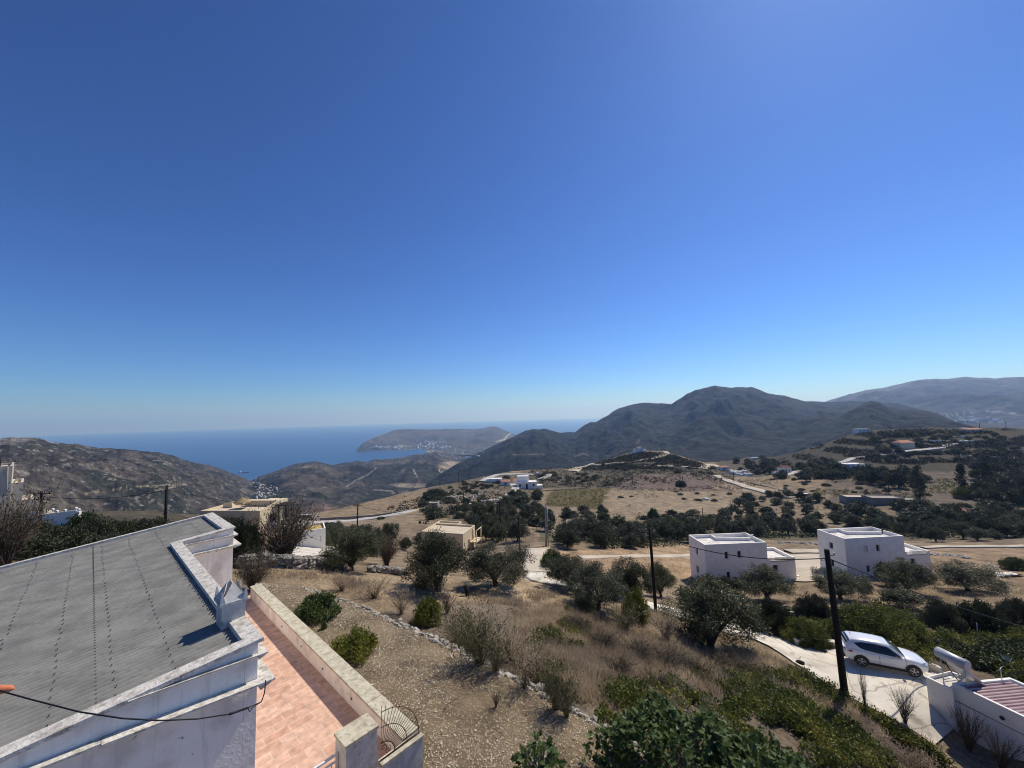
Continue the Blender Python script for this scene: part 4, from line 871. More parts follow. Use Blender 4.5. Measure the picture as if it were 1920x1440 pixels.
# cream house with roof terrace behind the corrugated-roof house
F0, C_ = atz(376, 957.5, -17), atz(484, 957.5, -17); u = unit(C_ - F0); v = np.array([-u[1], u[0]]); org = np.array([*(F0[:2] + u * 6 + v * 3), -22.5])
t = thing('house', 'cream house with roof terrace and thatched parasol, beyond the bare grey bush', 'house', org)
A = block(t, org, F0, u, v, 12.9, 6.4, -24, -17, .3, .25, M_cream, M_creamroof, [], [], [(2.6, 4.0, 4.6, 5.6)], pane=M_wood, depth=.15)
mb = MB(org)
for x0, y0, x1, y1, z in ((5.2, 5.2, 12.9, 6.42, -16.15), (9.0, 6.43, 12.9, 7.8, -16.2)):
    mb.prism([A(x0, y0, -17.6), A(x1, y0, -17.6), A(x1, y1, -17.6), A(x0, y1, -17.6)], [A(x0, y0, z), A(x1, y0, z), A(x1, y1, z), A(x0, y1, z)])
mb.prism([A(12.62, .3, -17.3), A(12.905, .3, -17.3), A(12.905, 5.2, -17.3), A(12.62, 5.2, -17.3)], [A(12.62, .3, -16.98), A(12.905, .3, -16.98), A(12.905, 5.2, -16.16), A(12.62, 5.2, -16.16)])
mb.build('parapet', M_cream, t)
mb = MB(org); mb.prism([A(1.2, 3.9, -17.3), A(3.4, 3.9, -17.3), A(3.4, 4.6, -17.3), A(1.2, 4.6, -17.3)], [A(1.2, 3.9, -16.6), A(3.2, 3.9, -16.2), A(3.2, 4.6, -16.2), A(1.2, 4.6, -16.6)]); mb.build('stair_wall', M_cream, t)
mb = MB(org)
for x in (13.6, 15.2):
    for y in (4.2, 6.6): mb.box(A(x, y, -18.9), (.09, 0, 0), (0, .09, 0), (0, 0, 2.0))
mb.box(A(14.3, 5.4, -16.85), np.array([*(u * 1.3), 0]), np.array([*(v * 1.6), 0]), (0, 0, .09)); mb.build('pergola', M_wood, t)
block(t, org, A(12.91, 3.0, 0), u, v, 2.6, 4.0, -24, -20.3, .3, .2, M_white, M_creamroof)
pz = A(6.3, 3.1, -17.3); t = thing('parasol', 'thatched parasol on the roof terrace of the cream house', 'parasol', pz); mb = MB(pz)
ring = lambda r, z, k=14: [pz + np.array([r * math.cos(2 * math.pi * i / k), r * math.sin(2 * math.pi * i / k), z]) for i in range(k)]
mb.prism(ring(1.55, 1.25), ring(.1, 2.25)); mb.build('canopy', mat('thatch', [(.22, .17, .08), (.36, .28, .15)], 9, .95), t)
mb = MB(pz); mb.tube([pz, pz + np.array([0, 0, 1.6])], .05, 6); mb.build('post', M_wood, t)

# small white building with ochre roof below it
c0 = atd_ = ray(561, 1001) * 50; u = unit((0.86, .5)); v = np.array([-u[1], u[0]]); org = np.array([*(c0[:2]), c0[2] - 2])
t = thing('outbuilding', 'small bright white outbuilding with an ochre flat roof beside the bare bush', 'outbuilding', org)
block(t, org, c0[:2], u, v, 3.1, 3.6, c0[2] - 2.6, c0[2] + .25, .25, .15, M_white, mat('ochre_roof', [(.42, .30, .10), (.5, .37, .15)], 2, .9))

# tall beige house at the edge, white wall with balls, domed tank
u, v = unit((.62, .78)), unit((-.78, .62)); c0 = ray(24, 873) * 45.0
def onp(px, py, off=0.0):
    d = ray(px, py); return d * (((c0[:2] + v * off) @ v) / (d[:2] @ v))
zt = c0[2]; org = np.array([*(c0[:2] - u * 4 + v * 3), -12.0])
t = thing('house', 'tall beige stepped house with dark drainpipe strip and roof aerial at the photo edge', 'house', org)
wl0 = c0[:2] - u * 9
block(t, org, wl0, u, v, 9.0, 8, -14, zt, .3, .2, M_beige, M_beige, [(6.2, 14 + zt - 2.0, 7.5, 14 + zt - 1.1), (6.2, 14 + zt - 4.6, 7.5, 14 + zt - 3.7)], depth=.2)
p2 = onp(44, 904, .5); w2 = (p2[:2] - c0[:2]) @ u; block(t, org, c0[:2] + v * .5 + u * .005, u, v, w2, 6, -14, p2[2], .3, .18, M_beige, M_beige)
p3 = onp(62, 935, .9); w3 = (p3[:2] - c0[:2]) @ u - w2; block(t, org, c0[:2] + v * .9 + u * (w2 + .01), u, v, w3, 5, -14, p3[2], .3, .18, M_beige, M_beige)
U = lambda x, y, z: np.array([*(c0[:2] + u * x + v * y), z])
mb = MB(org); mb.box(U(-1.0, -.06, (zt - 14) / 2 - .7), np.array([*(u * .16), 0]), np.array([*(v * .055), 0]), (0, 0, (zt + 14) / 2 - .7)); mb.build('drain_strip', mat('brown_strip', [(.12, .07, .06), (.15, .09, .08)], 3, .9), t)
mb = MB(org); mb.tube([U(-.35, -.06, zt - .1), U(-.3, -.06, zt - 2.6), U(.5, .42, zt - 4.3), U(w2 - .1, .42, zt - 5.4), U(w2 + .05, .42, zt - 9)], .05, 5); mb.build('drainpipe', M_greypole, t)
mb = MB(org); m_ = U(-.9, 1.0, zt); mb.tube([m_ + np.array([0, 0, -.3]), m_ + np.array([0, 0, 1.7])], .035, 5)
for h, w in ((.35, 1.5), (.1, .7)): mb.tube([m_ + np.array([*(u * (.2 - w * .2)), h]), m_ + np.array([*(u * (w + .6)), h + .05])], .022, 4)
mb.tube([m_ + np.array([*(u * .7), .05]), m_ + np.array([*(u * .9), .5])], .03, 4); mb.build('aerial', M_cable, t)
d1 = 41.0; Q = lambda px, py: ray(px, py) * d1; org = Q(95, 985)
t = thing('white_wall', 'white garden wall topped with white balls, beside the tall beige house', 'wall', org); mb = MB(org)
def wseg(a, b, zb, th=.2):
    d = unit(b - a); q = np.array([-d[1], d[0]]) * th
    mb.prism([(a[0], a[1], zb), (b[0], b[1], zb), (b[0] + q[0], b[1] + q[1], zb), (a[0] + q[0], a[1] + q[1], zb)], [a, b, b + np.array([*q, 0]), a + np.array([*q, 0])])
wseg(Q(38, 965), Q(67, 960), -12.5); wseg(Q(72.2, 965.5), Q(138.5, 957), -12.5); mb.build('wall', M_white, t)
for px, py in ((70, 958), (140.5, 955.5), (146, 957.5)):
    mb = MB(org); c = Q(px, py); mb.box((c[0], c[1] + .1, (c[2] - 12.6) / 2), (.14, 0, 0), (0, .14, 0), (0, 0, (c[2] + 12.4) / 2)); mb.build('pillar', M_white, t)
mb = None
for px, py in ((70, 956), (74.5, 955.5), (97, 955.5), (105, 959), (120, 957), (140.5, 953.5), (146, 956)):
    mb = MB(org); c = Q(px, py) + np.array([0, .1, 0]); ph = np.linspace(-1.5, 1.5, 7)
    mb.tube([c + np.array([0, 0, .13 * math.sin(a)]) for a in ph], [.13 * math.cos(a) + .004 for a in ph], 10); mb.tube([c - np.array([0, 0, .3]), c], .05, 6); mb.build('ball', M_white, t)
c = ray(86, 966) * 44; t = MB(c); ph = np.linspace(0, 1.52, 9); t.tube([c + np.array([0, 0, .68 * math.sin(a) - .1]) for a in ph], [.68 * math.cos(a) + .01 for a in ph], 16)
t.tube([c + np.array([0, 0, -2.2]), c + np.array([0, 0, -.1])], .68, 16); t.solo('water_tank', mat('sandy_render', [(.36, .31, .22), (.46, .40, .30)], 3, .9), 'domed sandy water tank showing over the white wall with balls', 'water tank')
c = ray(-8, 1050) * 20; mb = MB(c); mb.box(c + np.array([.15, 0, -1.2]), (.35, 0, 0), (0, .3, 0), (0, 0, 1.25)); mb.solo('garden_wall', M_white, 'white end of a low wall under the bare tree at the photo edge', 'wall')

# ------------------------------------------------------------------ distant houses on the hillside
def far_house(name, label, px, py, wpx, hpx, mw=M_white, mr=None, nwin=3, yaw=0.0, gable=None, group=None, door=False, extra=None, cat='house', zoff=0):
    g = gat(px, py); dep = g[1] * math.cos(TH) + g[2] * math.sin(TH); W_ = wpx * dep / F; H = hpx * dep / F; D = max(3.5, .6 * W_)
    u = np.array([math.cos(yaw), math.sin(yaw)]); v = np.array([-u[1], u[0]]); F0 = g[:2] - u * W_ / 2
    z0 = min(g1(*(F0)), g1(*(F0 + u * W_)), g[2]) - .6; zt = g[2] + H; H_ = zt - z0
    t = thing(name, label, cat, (g[0], g[1], g[2]), group); org = np.array(g)
    w = W_ / max(nwin, 1); hz = (H_ - H) + H * .38
    fr = [(w * (i + .36), (H_ - H) + (0.02 if door and i == nwin // 2 else H * .35), w * (i + .64), (H_ - H) + H * .72) for i in range(nwin)]
    A = block(t, org, F0, u, v, W_, D, z0, zt, .3 if gable is None else .1, .25, mw, mr or mw, fr, [], [], depth=.2)
    if gable:
        mb = MB(org); o = .25; h = H * .35; e = zt + .004
        a, b, c, d = A(-o, -o, e), A(W_ + o, -o, e), A(W_ + o, D + o, e), A(-o, D + o, e); r0, r1 = A(D * .3, D / 2, e + h), A(W_ - D * .3, D / 2, e + h)
        base_i = mb.verts([a, b, c, d, r0, r1]); k = base_i
        for f in ((0, 1, 5, 4), (1, 2, 5), (2, 3, 4, 5), (3, 0, 4), (3, 2, 1, 0)): mb.poly([k + i for i in f])
        mb.build('tiled_roof', gable, t)
    if extra:
        for x0, x1, h0, h1, y0 in extra: block(t, org, A(W_ * x0, D * y0 - (.01 if y0 == 0 else 0), 0) if y0 >= 0 else A(W_ * x0, D * y0, 0), u, v, W_ * (x1 - x0), D * .7, z0, g[2] + H * h1, .25, .2, mw, mr or mw)
    return t
far_house('house', 'long low white house with dark doors below the village lane', 988, 917, 38, 13, nwin=3, extra=[(.05, .62, 0, 1.7, .5), (1.005, 1.28, 0, .45, .1)], door=True)
far_house('house', 'low bright white house on the brow above the vine-coloured bushes', 927, 906, 27, 8, nwin=0, extra=[(-.18, -.005, 0, .7, .1)])
far_house('house', 'small white house with faded pink roof beside the village lane', 948, 911, 16, 8, gable=M_terra, nwin=1)
far_house('house', 'little pink-roofed house behind the long low white house', 968, 908, 12, 7, gable=M_terra, nwin=0)
far_house('hut', 'tiny white hut on the brow among dark shrubs', 1008.5, 890, 5, 4, nwin=0, cat='hut')
far_house('hut', 'grey concrete hut among the olive trees below the brow', 833, 930, 15, 7, mw=M_darkstone, nwin=0, cat='hut')
far_house('ruin', 'roofless pale ruin on the slope behind the cream house', 812, 953, 17, 10, mw=M_stone, nwin=1, cat='ruin')
far_house('house', 'house with orange tiled roof at the foot of the chapel hill', 1359, 882, 15, 6, gable=M_terra, nwin=1)
far_house('house', 'white flat-roofed house lying before the dark mountain beyond the chapel hill', 1418, 862, 13, 4, nwin=2)
far_house('house', 'small white house with dark red roof beside a road bend', 1475, 888, 19, 11, gable=M_redroof, nwin=3, door=True, extra=[(-.75, -.005, 0, .28, 0)])
far_house('house', 'white modern house with dark windows beside the curving road', 1605, 879, 35, 9, nwin=4, extra=[(.5, 1.08, 0, .35, -.35)])
far_house('house', 'ochre house with terracotta roof on the terraced hill', 1703, 842, 27, 12, mw=M_beige, gable=M_terra, nwin=0)
far_house('house', 'white house with dark windows on the crest of the terraced hill', 1620.5, 811, 21, 7, nwin=3)
far_house('house', 'pinkish house on the hill crest near the far mountain', 1832, 811, 28, 6, mw=M_beige, gable=M_terra, nwin=2)
far_house('house', 'white flat house low on the terraced hill under the crest', 1813, 830, 32, 3.5, nwin=0)
far_house('house', 'white house end above the curving road, half hidden by trees', 1757, 829, 18, 3.5, nwin=1)
far_house('house', 'tiny white house at the crest beside the pinkish one', 1811, 806, 10, 4, nwin=1)
far_house('house', 'small white house below the pinkish one on the crest', 1785, 821, 15, 3.5, nwin=0)
far_house('house', 'grey-white house half hidden by trees at the road end', 1812, 822, 14, 4, mw=M_greywash, nwin=1)
far_house('barn', 'low tan stone barn with pale flat roof beside the grove', 1611, 942, 40, 10, mw=M_stone, mr=M_creamroof, nwin=0, cat='barn', yaw=-.25)
far_house('barn', 'long grey stone barn with broken roof among dark trees', 1667, 947, 52, 13, mw=M_darkstone, mr=M_stone, nwin=0, cat='barn', yaw=-.2, extra=[(1.005, 1.6, 0, .7, .2)])
far_house('shed', 'low white-roofed shed at the end of the dirt track', 1507, 930, 26, 4, mw=M_darkstone, mr=M_white, nwin=0, cat='shed', yaw=-.2)
far_house('shed', 'dark open shed with pale roof beside the walled road', 570, 974, 30, 8, mw=M_darkstone, mr=M_greywash, nwin=2, cat='shed')
far_house('hut', 'tiny white hut at the corner of the straw field', 1327, 938, 5, 3, nwin=0, cat='hut')
far_house('hut', 'small pale hut between trees above the long barn', 1662, 900, 12, 6, mw=M_creamroof, nwin=0, cat='hut')
t = far_house('house', 'low house with dark red flat roof and pale walls among dark trees', 1795, 968, 82, 9, mw=M_stone, mr=M_redroof, nwin=0, yaw=-.12)
# white chapel with dome on its hill
g = gat(1202, 849); dep = g[1]; sc = dep / F; org = g + np.array([0, 0, -.3]); ch = thing('chapel', 'small white domed chapel on top of the round hill', 'chapel', org)
wd = 19 * sc; hg = 8.5 * sc; mb = MB(org)
mb.abox(org[0] - wd * .52, org[1], org[2] - 2, org[0] + wd * .30, org[1] + wd * .8, org[2] + hg)
mb.abox(org[0] + wd * .302, org[1] + wd * .15, org[2] - 2, org[0] + wd * .56, org[1] + wd * .7, org[2] + hg * .62)
n_ = 12; xs = [(-.14 + .28 * i / n_) for i in range(n_ + 1)]
pr = [(org[0] + wd * .02 * 0 + wd * x, org[2] + hg + wd * math.sqrt(max(.14 ** 2 - x * x, 0)) * 1.0) for x in xs]
mb.prism([(x, org[1] - .15, z) for x, z in pr] + [(org[0] + wd * .14, org[1] - .15, org[2] - 2), (org[0] - wd * .14, org[1] - .15, org[2] - 2)], [(x, org[1] + wd * .82, z) for x, z in pr] + [(org[0] + wd * .14, org[1] + wd * .82, org[2] - 2), (org[0] - wd * .14, org[1] + wd * .82, org[2] - 2)])
mb.build('wall', M_white, ch)
for cx_, cy_ in ((-.36, .05), (.2, .05)):
    mb = MB(org); c = org + np.array([wd * cx_, wd * .05, hg]); mb.abox(c[0] - wd * .14, c[1], c[2] + .004, c[0] + wd * .14, c[1] + wd * .6, c[2] + hg * .1); mb.build('roof', M_redroof, ch)
dc = org + np.array([wd * -.02, wd * .42, hg]); rd = wd * .15; mb = MB(org)
mb.tube([dc + np.array([0, 0, -.1]), dc + np.array([0, 0, hg * .42])], rd, 16); mb.build('drum', M_white, ch)
mb = MB(org); ph = np.linspace(0, 1.5, 7); mb.tube([dc + np.array([0, 0, hg * .42 + rd * .8 * math.sin(a)]) for a in ph], [rd * 1.1 * math.cos(a) + .02 for a in ph], 16); mb.tube([dc + np.array([0, 0, hg * .42 + rd * .8]), dc + np.array([0, 0, hg * .42 + rd * 1.3])], .06, 5); mb.build('dome', M_redroof, ch)
mb = MB(org); mb.box(org + np.array([0, -.17, 1.1]), (.45, 0, 0), (0, .01, 0), (0, 0, 1.0)); mb.build('door', M_dark, ch)
wl_ = MB(org); y = org[1] - 1.5
for x0, x1 in ((-1.05, -.55), (.6, 1.15)): wl_.abox(org[0] + wd * x0, y + 1.5, org[2] - 2.0, org[0] + wd * x1, y + 1.9, org[2] + .9)
wl_.solo('white_wall', M_white, 'low white wall round the yard of the hilltop chapel', 'wall')

# ------------------------------------------------------------------ the far town round the bay and the beach village: one small house each
rng = np.random.default_rng(77)
def tiny_mesh(i, m):
    mb = MB(); w, d, h = (9, 8, 6) if i == 0 else (12, 8, 4) if i == 1 else (8, 8, 9); t = .5
    mb.abox(-w / 2, -d / 2, -4, w / 2, d / 2, h - .8)
    for x0, y0, x1, y1 in ((-w / 2, -d / 2, w / 2, -d / 2 + t), (-w / 2, d / 2 - t, w / 2, d / 2), (-w / 2, -d / 2 + t, -w / 2 + t, d / 2 - t), (w / 2 - t, -d / 2 + t, w / 2, d / 2 - t)): mb.abox(x0, y0, h - .798, x1, y1, h)
    mb.abox(-w * .1, d * .05, h - .79, w * .25, d * .3, h + 1.6)
    for q in range(3):
        for zz in ([1.0] if h < 6 else [1.0, 3.8] if h < 8 else [1, 3.8, 6.2]): mb.abox(-w / 2 + w * (q + .3) / 3, -d / 2 - .05, zz, -w / 2 + w * (q + .65) / 3, -d / 2 + .02, zz + 1.4, 1)
    return mb.mesh('town_house', [m, M_dark])
M_town = mat('town_white', [(.78, .75, .70), (.86, .84, .80)], .05, .9)
M_town2 = mat('town_cream', [(.52, .46, .37), (.60, .54, .45)], .05, .9)
TH_ = [tiny_mesh(i, m) for m in (M_town, M_town2) for i in range(3)]
dg = bpy.context.evaluated_depsgraph_get(); dg.update()
def cast(px, py):
    d = Vector(ray(px, py)).normalized(); o = Vector((0, 0, 0))
    best = None
    for nm in ('hill', 'ridge_hills', 'headland', 'mountain', 'foothill', 'far_mountain', 'ground'):
        ok, loc, nr_, ix = bpy.data.objects[nm].ray_cast(o, d)
        if ok and (best is None or loc.length < best[0].length): best = (loc, nm)
    return best
used = []
def town(n, polys, label, group, scl, only, name='town_house', mind=1.2):
    k = 0; tries = 0
    while k < n and tries < n * 30:
        tries += 1; pl = polys[rng.integers(0, len(polys))]; xs = [p[0] for p in pl]; ys = [p[1] for p in pl]
        px, py = rng.uniform(min(xs), max(xs)), rng.uniform(min(ys), max(ys))
        if not inpoly(np.array([px]), np.array([py]), pl)[0] or any(abs(px - a) < mind and abs(py - b_) < mind * .5 for a, b_ in used): continue
        h_ = cast(px, py)
        if h_ is None or h_[1] not in only: continue
        used.append((px, py)); o = link(name, TH_[rng.choice(6, p=[.3, .2, .2, .12, .1, .08])]); o.location = h_[0]; o.rotation_euler = (0, 0, rng.choice([0, .3, -.3, 1.57]) + rng.normal(0, .15)); s = scl * rng.uniform(.75, 1.3) * h_[0].length / F / 9.0; o.scale = (s, s, s * .75)
        tag(o, label, 'house', group); k += 1
town(105, [[(715, 839), (745, 836), (780, 834), (800, 836), (800, 842), (715, 842)], [(780, 826), (815, 824), (850, 832), (840, 842), (795, 842)], [(800, 824), (835, 828), (845, 840), (800, 842)]], 'one of the white houses crowding the harbour town round the far bay', 'houses of the harbour town', 2.8, ('headland',))
town(60, [[(795, 840), (880, 836), (900, 848), (850, 858), (810, 850)], [(850, 842), (920, 838), (900, 856), (850, 862)]], 'one of the white houses scattered over the plain behind the far bay', 'houses on the plain behind the bay', 2.3, ('headland', 'ridge_hills', 'mountain'))
town(10, [[(690, 838), (715, 838), (715, 841.5), (690, 841.5)]], 'one of the small buildings strung along the headland shore before the town', 'buildings on the headland shore', 3.0, ('headland',))
town(62, [[(470, 900), (484, 896), (492, 905), (515, 912), (535, 922), (520, 930), (490, 925)], [(480, 905), (510, 915), (505, 935), (478, 938)]], 'one of the white houses of the beach village at the valley mouth', 'houses of the beach village', 2.0, ('hill', 'ridge_hills', 'sea'))
town(16, [[(1795, 785), (1875, 784), (1875, 793), (1795, 793)]], 'one of the pale houses in the valley under the far mountain', 'houses under the far mountain', 4.0, ('far_mountain',))
town(14, [[(1366, 884), (1392, 884), (1410, 893), (1392, 893), (1366, 889)]], 'one of the low pale sheds clustered beside the dirt track at the chapel hill foot', 'sheds at the chapel hill foot', 6.0, ('ground',), name='shed', mind=2)
for px, py, w, lb in ((457, 886.5, 70, 'dark cargo ship lying off the beach village'), (708, 848, 26, 'small boat off the far harbour town'), (757, 850, 22, 'small boat near the far bay shore')):
    c = atz(px, py, SEA); mb = MB(c); u = np.array([1, .05, 0]) * w / 2; v = np.array([-.05, 1, 0]) * w * .07; zz = lambda k: np.array([0, 0, w * k])
    b_ = [c - u * .92 - v, c + u * .8 - v, c + u, c + u * .8 + v, c - u * .92 + v]; mb.prism([p - zz(.02) for p in b_], [c + (p - c) * 1.06 + zz(.05) for p in b_])
    mb.prism([c - u * .8 - v * .8 + zz(.0501), c - u * .55 - v * .8 + zz(.0501), c - u * .55 + v * .8 + zz(.0501), c - u * .8 + v * .8 + zz(.0501)], [c - u * .8 - v * .7 + zz(.15), c - u * .58 - v * .7 + zz(.15), c - u * .58 + v * .7 + zz(.15), c - u * .8 + v * .7 + zz(.15)], 1)
    mb.tube([c + u * .2 + zz(.05), c + u * .2 + zz(.13)], w * .004, 5, 1)
    mb.solo('cargo_ship' if w > 50 else 'boat', [M_blue if w > 50 else M_greywash, M_white], lb, 'ship' if w > 50 else 'boat')
# ------------------------------------------------------------------ poles and cables
POLE = {}
def pole(label, bx, by, tx, ty, rad=.12, m=M_wood, arms=0, r=None, group='wooden power poles', ins=True):
    g = gat(bx, by) if r is None else np.array([*atr(bx, by, r)])
    zt = zat(g, tx, ty); d = ray(tx, ty); top = np.array([d[0] / d[1] * g[1], g[1], zt])
    if abs(top[0] - g[0]) > (zt - g[2]) * .05: top[0] = g[0] + math.copysign((zt - g[2]) * .03, top[0] - g[0])
    t = thing('power_pole', label, 'power pole', g, group); mb = MB(g)
    b0 = g - np.array([0, 0, .6]); mb.tube([b0, g * .5 + top * .5, top], [rad * 1.15, rad, rad * .82], 10); mb.build('post', m, t)
    if ins:
        mb = MB(g)
        for k, h in ((1, .35), (-1, .6)): mb.tube([top + np.array([k * rad, 0, -h]), top + np.array([k * (rad + .22), -.02, -h]), top + np.array([k * (rad + .22), -.02, -h + .16])], [.025, .025, .05], 6)
        mb.build('insulator', M_greypole, t)
    for k in range(arms):
        mb = MB(g); h = .25 + .55 * k; mb.box(top - np.array([0, 0, h]), (.95 - .2 * k, 0, 0), (0, .05, 0), (0, 0, .05))
        for x in (-.8, -.3, .3, .8): mb.tube([top + np.array([x * (1 - .2 * k), 0, -h + .05]), top + np.array([x * (1 - .2 * k), 0, -h + .22])], .04, 6)
        mb.build('crossarm', m, t)
    POLE[label] = top; return top
p_big = pole('tall black wooden pole standing beside the concrete driveway and white car', 1585, 1305, 1550, 1030, .17)
p_mid = pole('dark wooden pole on the path behind the large olive tree', 1230, 1148, 1218, 990, .12)
p_l = pole('dark pole rising behind the corrugated roof against the rocky hill', 309, 1000, 313, 910, .12, r=48)
p_b = pole('short pole with crossarms beside the tall beige house', 76, 975, 78, 921, .11, arms=2, r=62)
p_c = pole('dark pole between the walled road and the first olive tree', 669, 1015, 671, 945, .13, arms=1)
p_e = pole('dark pole with top crossarm behind the cream house', 939, 1010, 937, 940, .14, arms=1)
p_f = pole('dark pole beside the pale lane above the round green bush', 975, 1040, 972, 968, .13)
p_g = pole('pale grey double metal pole in the dark grove', 1024, 1024, 1022.5, 943, .17, m=M_greypole)
mb = MB(gat(1028, 1024)); q = gat(1028, 1024); mb.tube([q, np.array([q[0], q[1], zat(q, 1027, 950)])], .1, 8); o = mb.build('brace', M_greypole, bpy.data.objects['power_pole.%03d' % 7]); o.location = Vector(q) - bpy.data.objects['power_pole.007'].location
pole('dark pole in the straw field edge before the dark hedge', 1319, 985, 1317, 952, .13, ins=False)
FAR_P = [('thin pole at the brow above the brown field', 825, 916, 825, 897), ('thin pole on the brow left of the dark shrubs and hut', 859.5, 906, 859.5, 888), ('thin pole beside the brow track', 911, 896, 911, 885), ('dark pole among rocks below the village lane', 869, 947, 869, 921),
 ('thin pole at the upper edge of the vineyard', 1078, 921, 1078, 900), ('thin pole at the hedge end on the upper field', 1186, 908, 1186, 890), ('thin pole beside the shrub on the ploughed field', 1280, 908, 1280, 892), ('thin pole on the chapel hill at the track bend', 1240.6, 846, 1240.6, 832),
 ('thin pole by the sheds at the chapel hill foot', 1376, 902, 1376, 884), ('thin pole before the red-roofed white house, lower one', 1457, 903, 1457, 885), ('thin pole just behind the red-roofed white house', 1460, 884, 1460, 868), ('thin pole above the road on the hill beside the modern house', 1519, 874, 1519, 859),
 ('thin pole at the shrub right of the red-roofed white house', 1507, 897, 1507, 878), ('thin pole in the dry field below the modern white house', 1532.5, 895, 1532.5, 875), ('thin pole behind the long grey stone barn', 1667, 928, 1667, 908), ('thin pole on the far crest near the pinkish house', 1837, 804, 1837, 790),
 ('thin pole on the far crest before the blue mountain', 1887, 806, 1887, 791)]
for lb, bx, by, tx, ty in FAR_P: pole(lb, bx, by, tx, ty, .16, ins=False, group='distant power poles')
def cable(label, a, b, sag, r=.014, n=24):
    t = np.linspace(0, 1, n); P = a[None] * (1 - t)[:, None] + b[None] * t[:, None]; P[:, 2] -= sag * 4 * t * (1 - t); mb = MB(P[n // 2]); mb.tube(P, r, 5); mb.solo('power_cable', M_cable, label, 'cable', 'overhead power cables')
dz = lambda p, h: p - np.array([0, 0, h])
cable('black cable from the path pole to the tall driveway pole, crossing the white house', dz(p_mid, .35), dz(p_big, .5), .75, .030)
cable('black cable running from the tall driveway pole out past the dark bushes', dz(p_big, .5), atr(2060, 1205, 62), .6, .032)
cable('black cable between the path pole and the pole by the pale lane', dz(p_mid, .3), dz(p_f, .3), .9, .030)
cable('black cable between the two dark poles behind the cream house', dz(p_f, .3), dz(p_e, .35), .8, .03)
cable('black cable from the roof-side pole to the crossarm pole by the beige house', dz(p_l, .4), dz(p_b, .5), .5, .03)
cable('black cable from the roof-side pole across to the pole by the walled road', dz(p_l, .4), dz(p_c, .4), 1.2, .03)
cable('black cable from the walled-road pole over to the pole behind the cream house', dz(p_c, .4), dz(p_e, .35), 2.2, .03)
cable('thin cable from the crossarm pole to the tall beige house wall', dz(p_b, .5), ray(44, 917) * 45.2, .1, .025)

# ------------------------------------------------------------------ walls of the fields and yards
def gpath(pix, n=40):
    return resample([gat(*p) for p in pix], n)
stone_wall('field_wall', 'thick dark dry stone wall behind the bare bush and first olive tree', gpath([(452, 1066), (480, 1062), (520, 1063), (560, 1066), (600, 1066), (642, 1066)]), .95, .7, 130, .2, M_darkstone, seed=3, rows=5)
stone_wall('field_wall', 'dark dry stone wall between the two middle olive trees', gpath([(690, 1072), (720, 1074), (760, 1079)]), .6, .5, 50, .2, M_darkstone, seed=8, rows=3)
stone_wall('field_wall', 'row of stones running down the straw slope past the tree stump', gpath([(735, 1072), (775, 1092), (830, 1115), (905, 1098), (990, 1118)]), .1, .3, 70, .13, M_stone, seed=9)
stone_wall('field_wall', 'band of rubble along the far edge of the yard behind the white cubic houses', gpath([(1460, 1018), (1500, 1020), (1538, 1021)], 20), .3, 1.6, 60, .4, M_darkstone, seed=14)
stone_wall('field_wall', 'rubble heap on bare earth beside the second white cubic house', gpath([(1745, 1040), (1790, 1042), (1815, 1047)], 20), .3, 1.6, 60, .35, M_stone, seed=15)
stone_wall('field_wall', 'pale stone wall dividing the olive rows beside the vineyard', gpath([(1055, 962), (1062, 975), (1068, 992)], 20), .7, .7, 60, .45, M_stone, seed=16)
stone_wall('field_wall', 'dark stone wall along the lower edge of the vineyard bank', gpath([(1010, 920), (1050, 919), (1095, 916)], 20), .6, .6, 80, .4, M_darkstone, seed=17)
stone_wall('field_wall', 'stone wall above the vineyard running to the hedge', gpath([(1125, 916), (1150, 913), (1185, 911)], 20), .7, .6, 70, .4, M_stone, seed=18)
stone_wall('field_wall', 'long stone wall beside the dirt track at the straw field', gpath([(1385, 902), (1430, 911), (1480, 924), (1540, 935)], 20), .8, .8, 120, .45, M_darkstone, seed=19)
stone_wall('field_wall', 'rocky outcrop on the slope above the cream house', gpath([(835, 935), (855, 930), (880, 937), (900, 925)], 20), .6, 5, 70, .7, M_stone, seed=20)
def low_wall(name, label, pix, h, th, m, z=None, cat='wall', capm=None):
    P = gpath(pix, 14) if z is None else resample([atz(a, b, z) for a, b in pix], 14); org = P[7]; t = thing(name, label, cat, org); mb = MB(org); mc = MB(org)
    T = np.gradient(P[:, :2], axis=0); T /= np.linalg.norm(T, axis=1)[:, None]; q = np.stack([-T[:, 1], T[:, 0]], 1) * th / 2
    for i in range(len(P) - 1):
        a0, a1, b0, b1 = P[i, :2] - q[i], P[i, :2] + q[i], P[i + 1, :2] - q[i + 1], P[i + 1, :2] + q[i + 1]; za, zb = P[i, 2], P[i + 1, 2]
        mb.prism([(*a0, za - .8), (*b0, zb - .8), (*b1, zb - .8), (*a1, za - .8)], [(*a0, za + h), (*b0, zb + h), (*b1, zb + h), (*a1, za + h)])
        c0, c1, d0, d1 = P[i, :2] - q[i] * 1.2, P[i, :2] + q[i] * 1.2, P[i + 1, :2] - q[i + 1] * 1.2, P[i + 1, :2] + q[i + 1] * 1.2
        mc.prism([(*c0, za + h + .003), (*d0, zb + h + .003), (*d1, zb + h + .003), (*c1, za + h + .003)], [(*c0, za + h + .05), (*d0, zb + h + .05), (*d1, zb + h + .05), (*c1, za + h + .05)])
    mb.build('wall', m, t); mc.build('coping', capm or m, t)
low_wall('kerb_wall', 'low concrete kerb wall behind the white car, along the driveway', [(1492, 1211), (1540, 1213), (1590, 1217), (1640, 1228), (1700, 1243), (1765, 1265)], .42, .3, M_concrete)
low_wall('white_wall', 'low white wall slab below the first white cubic house', [(1337, 1108), (1365, 1118), (1392, 1130)], .35, .7, M_white)
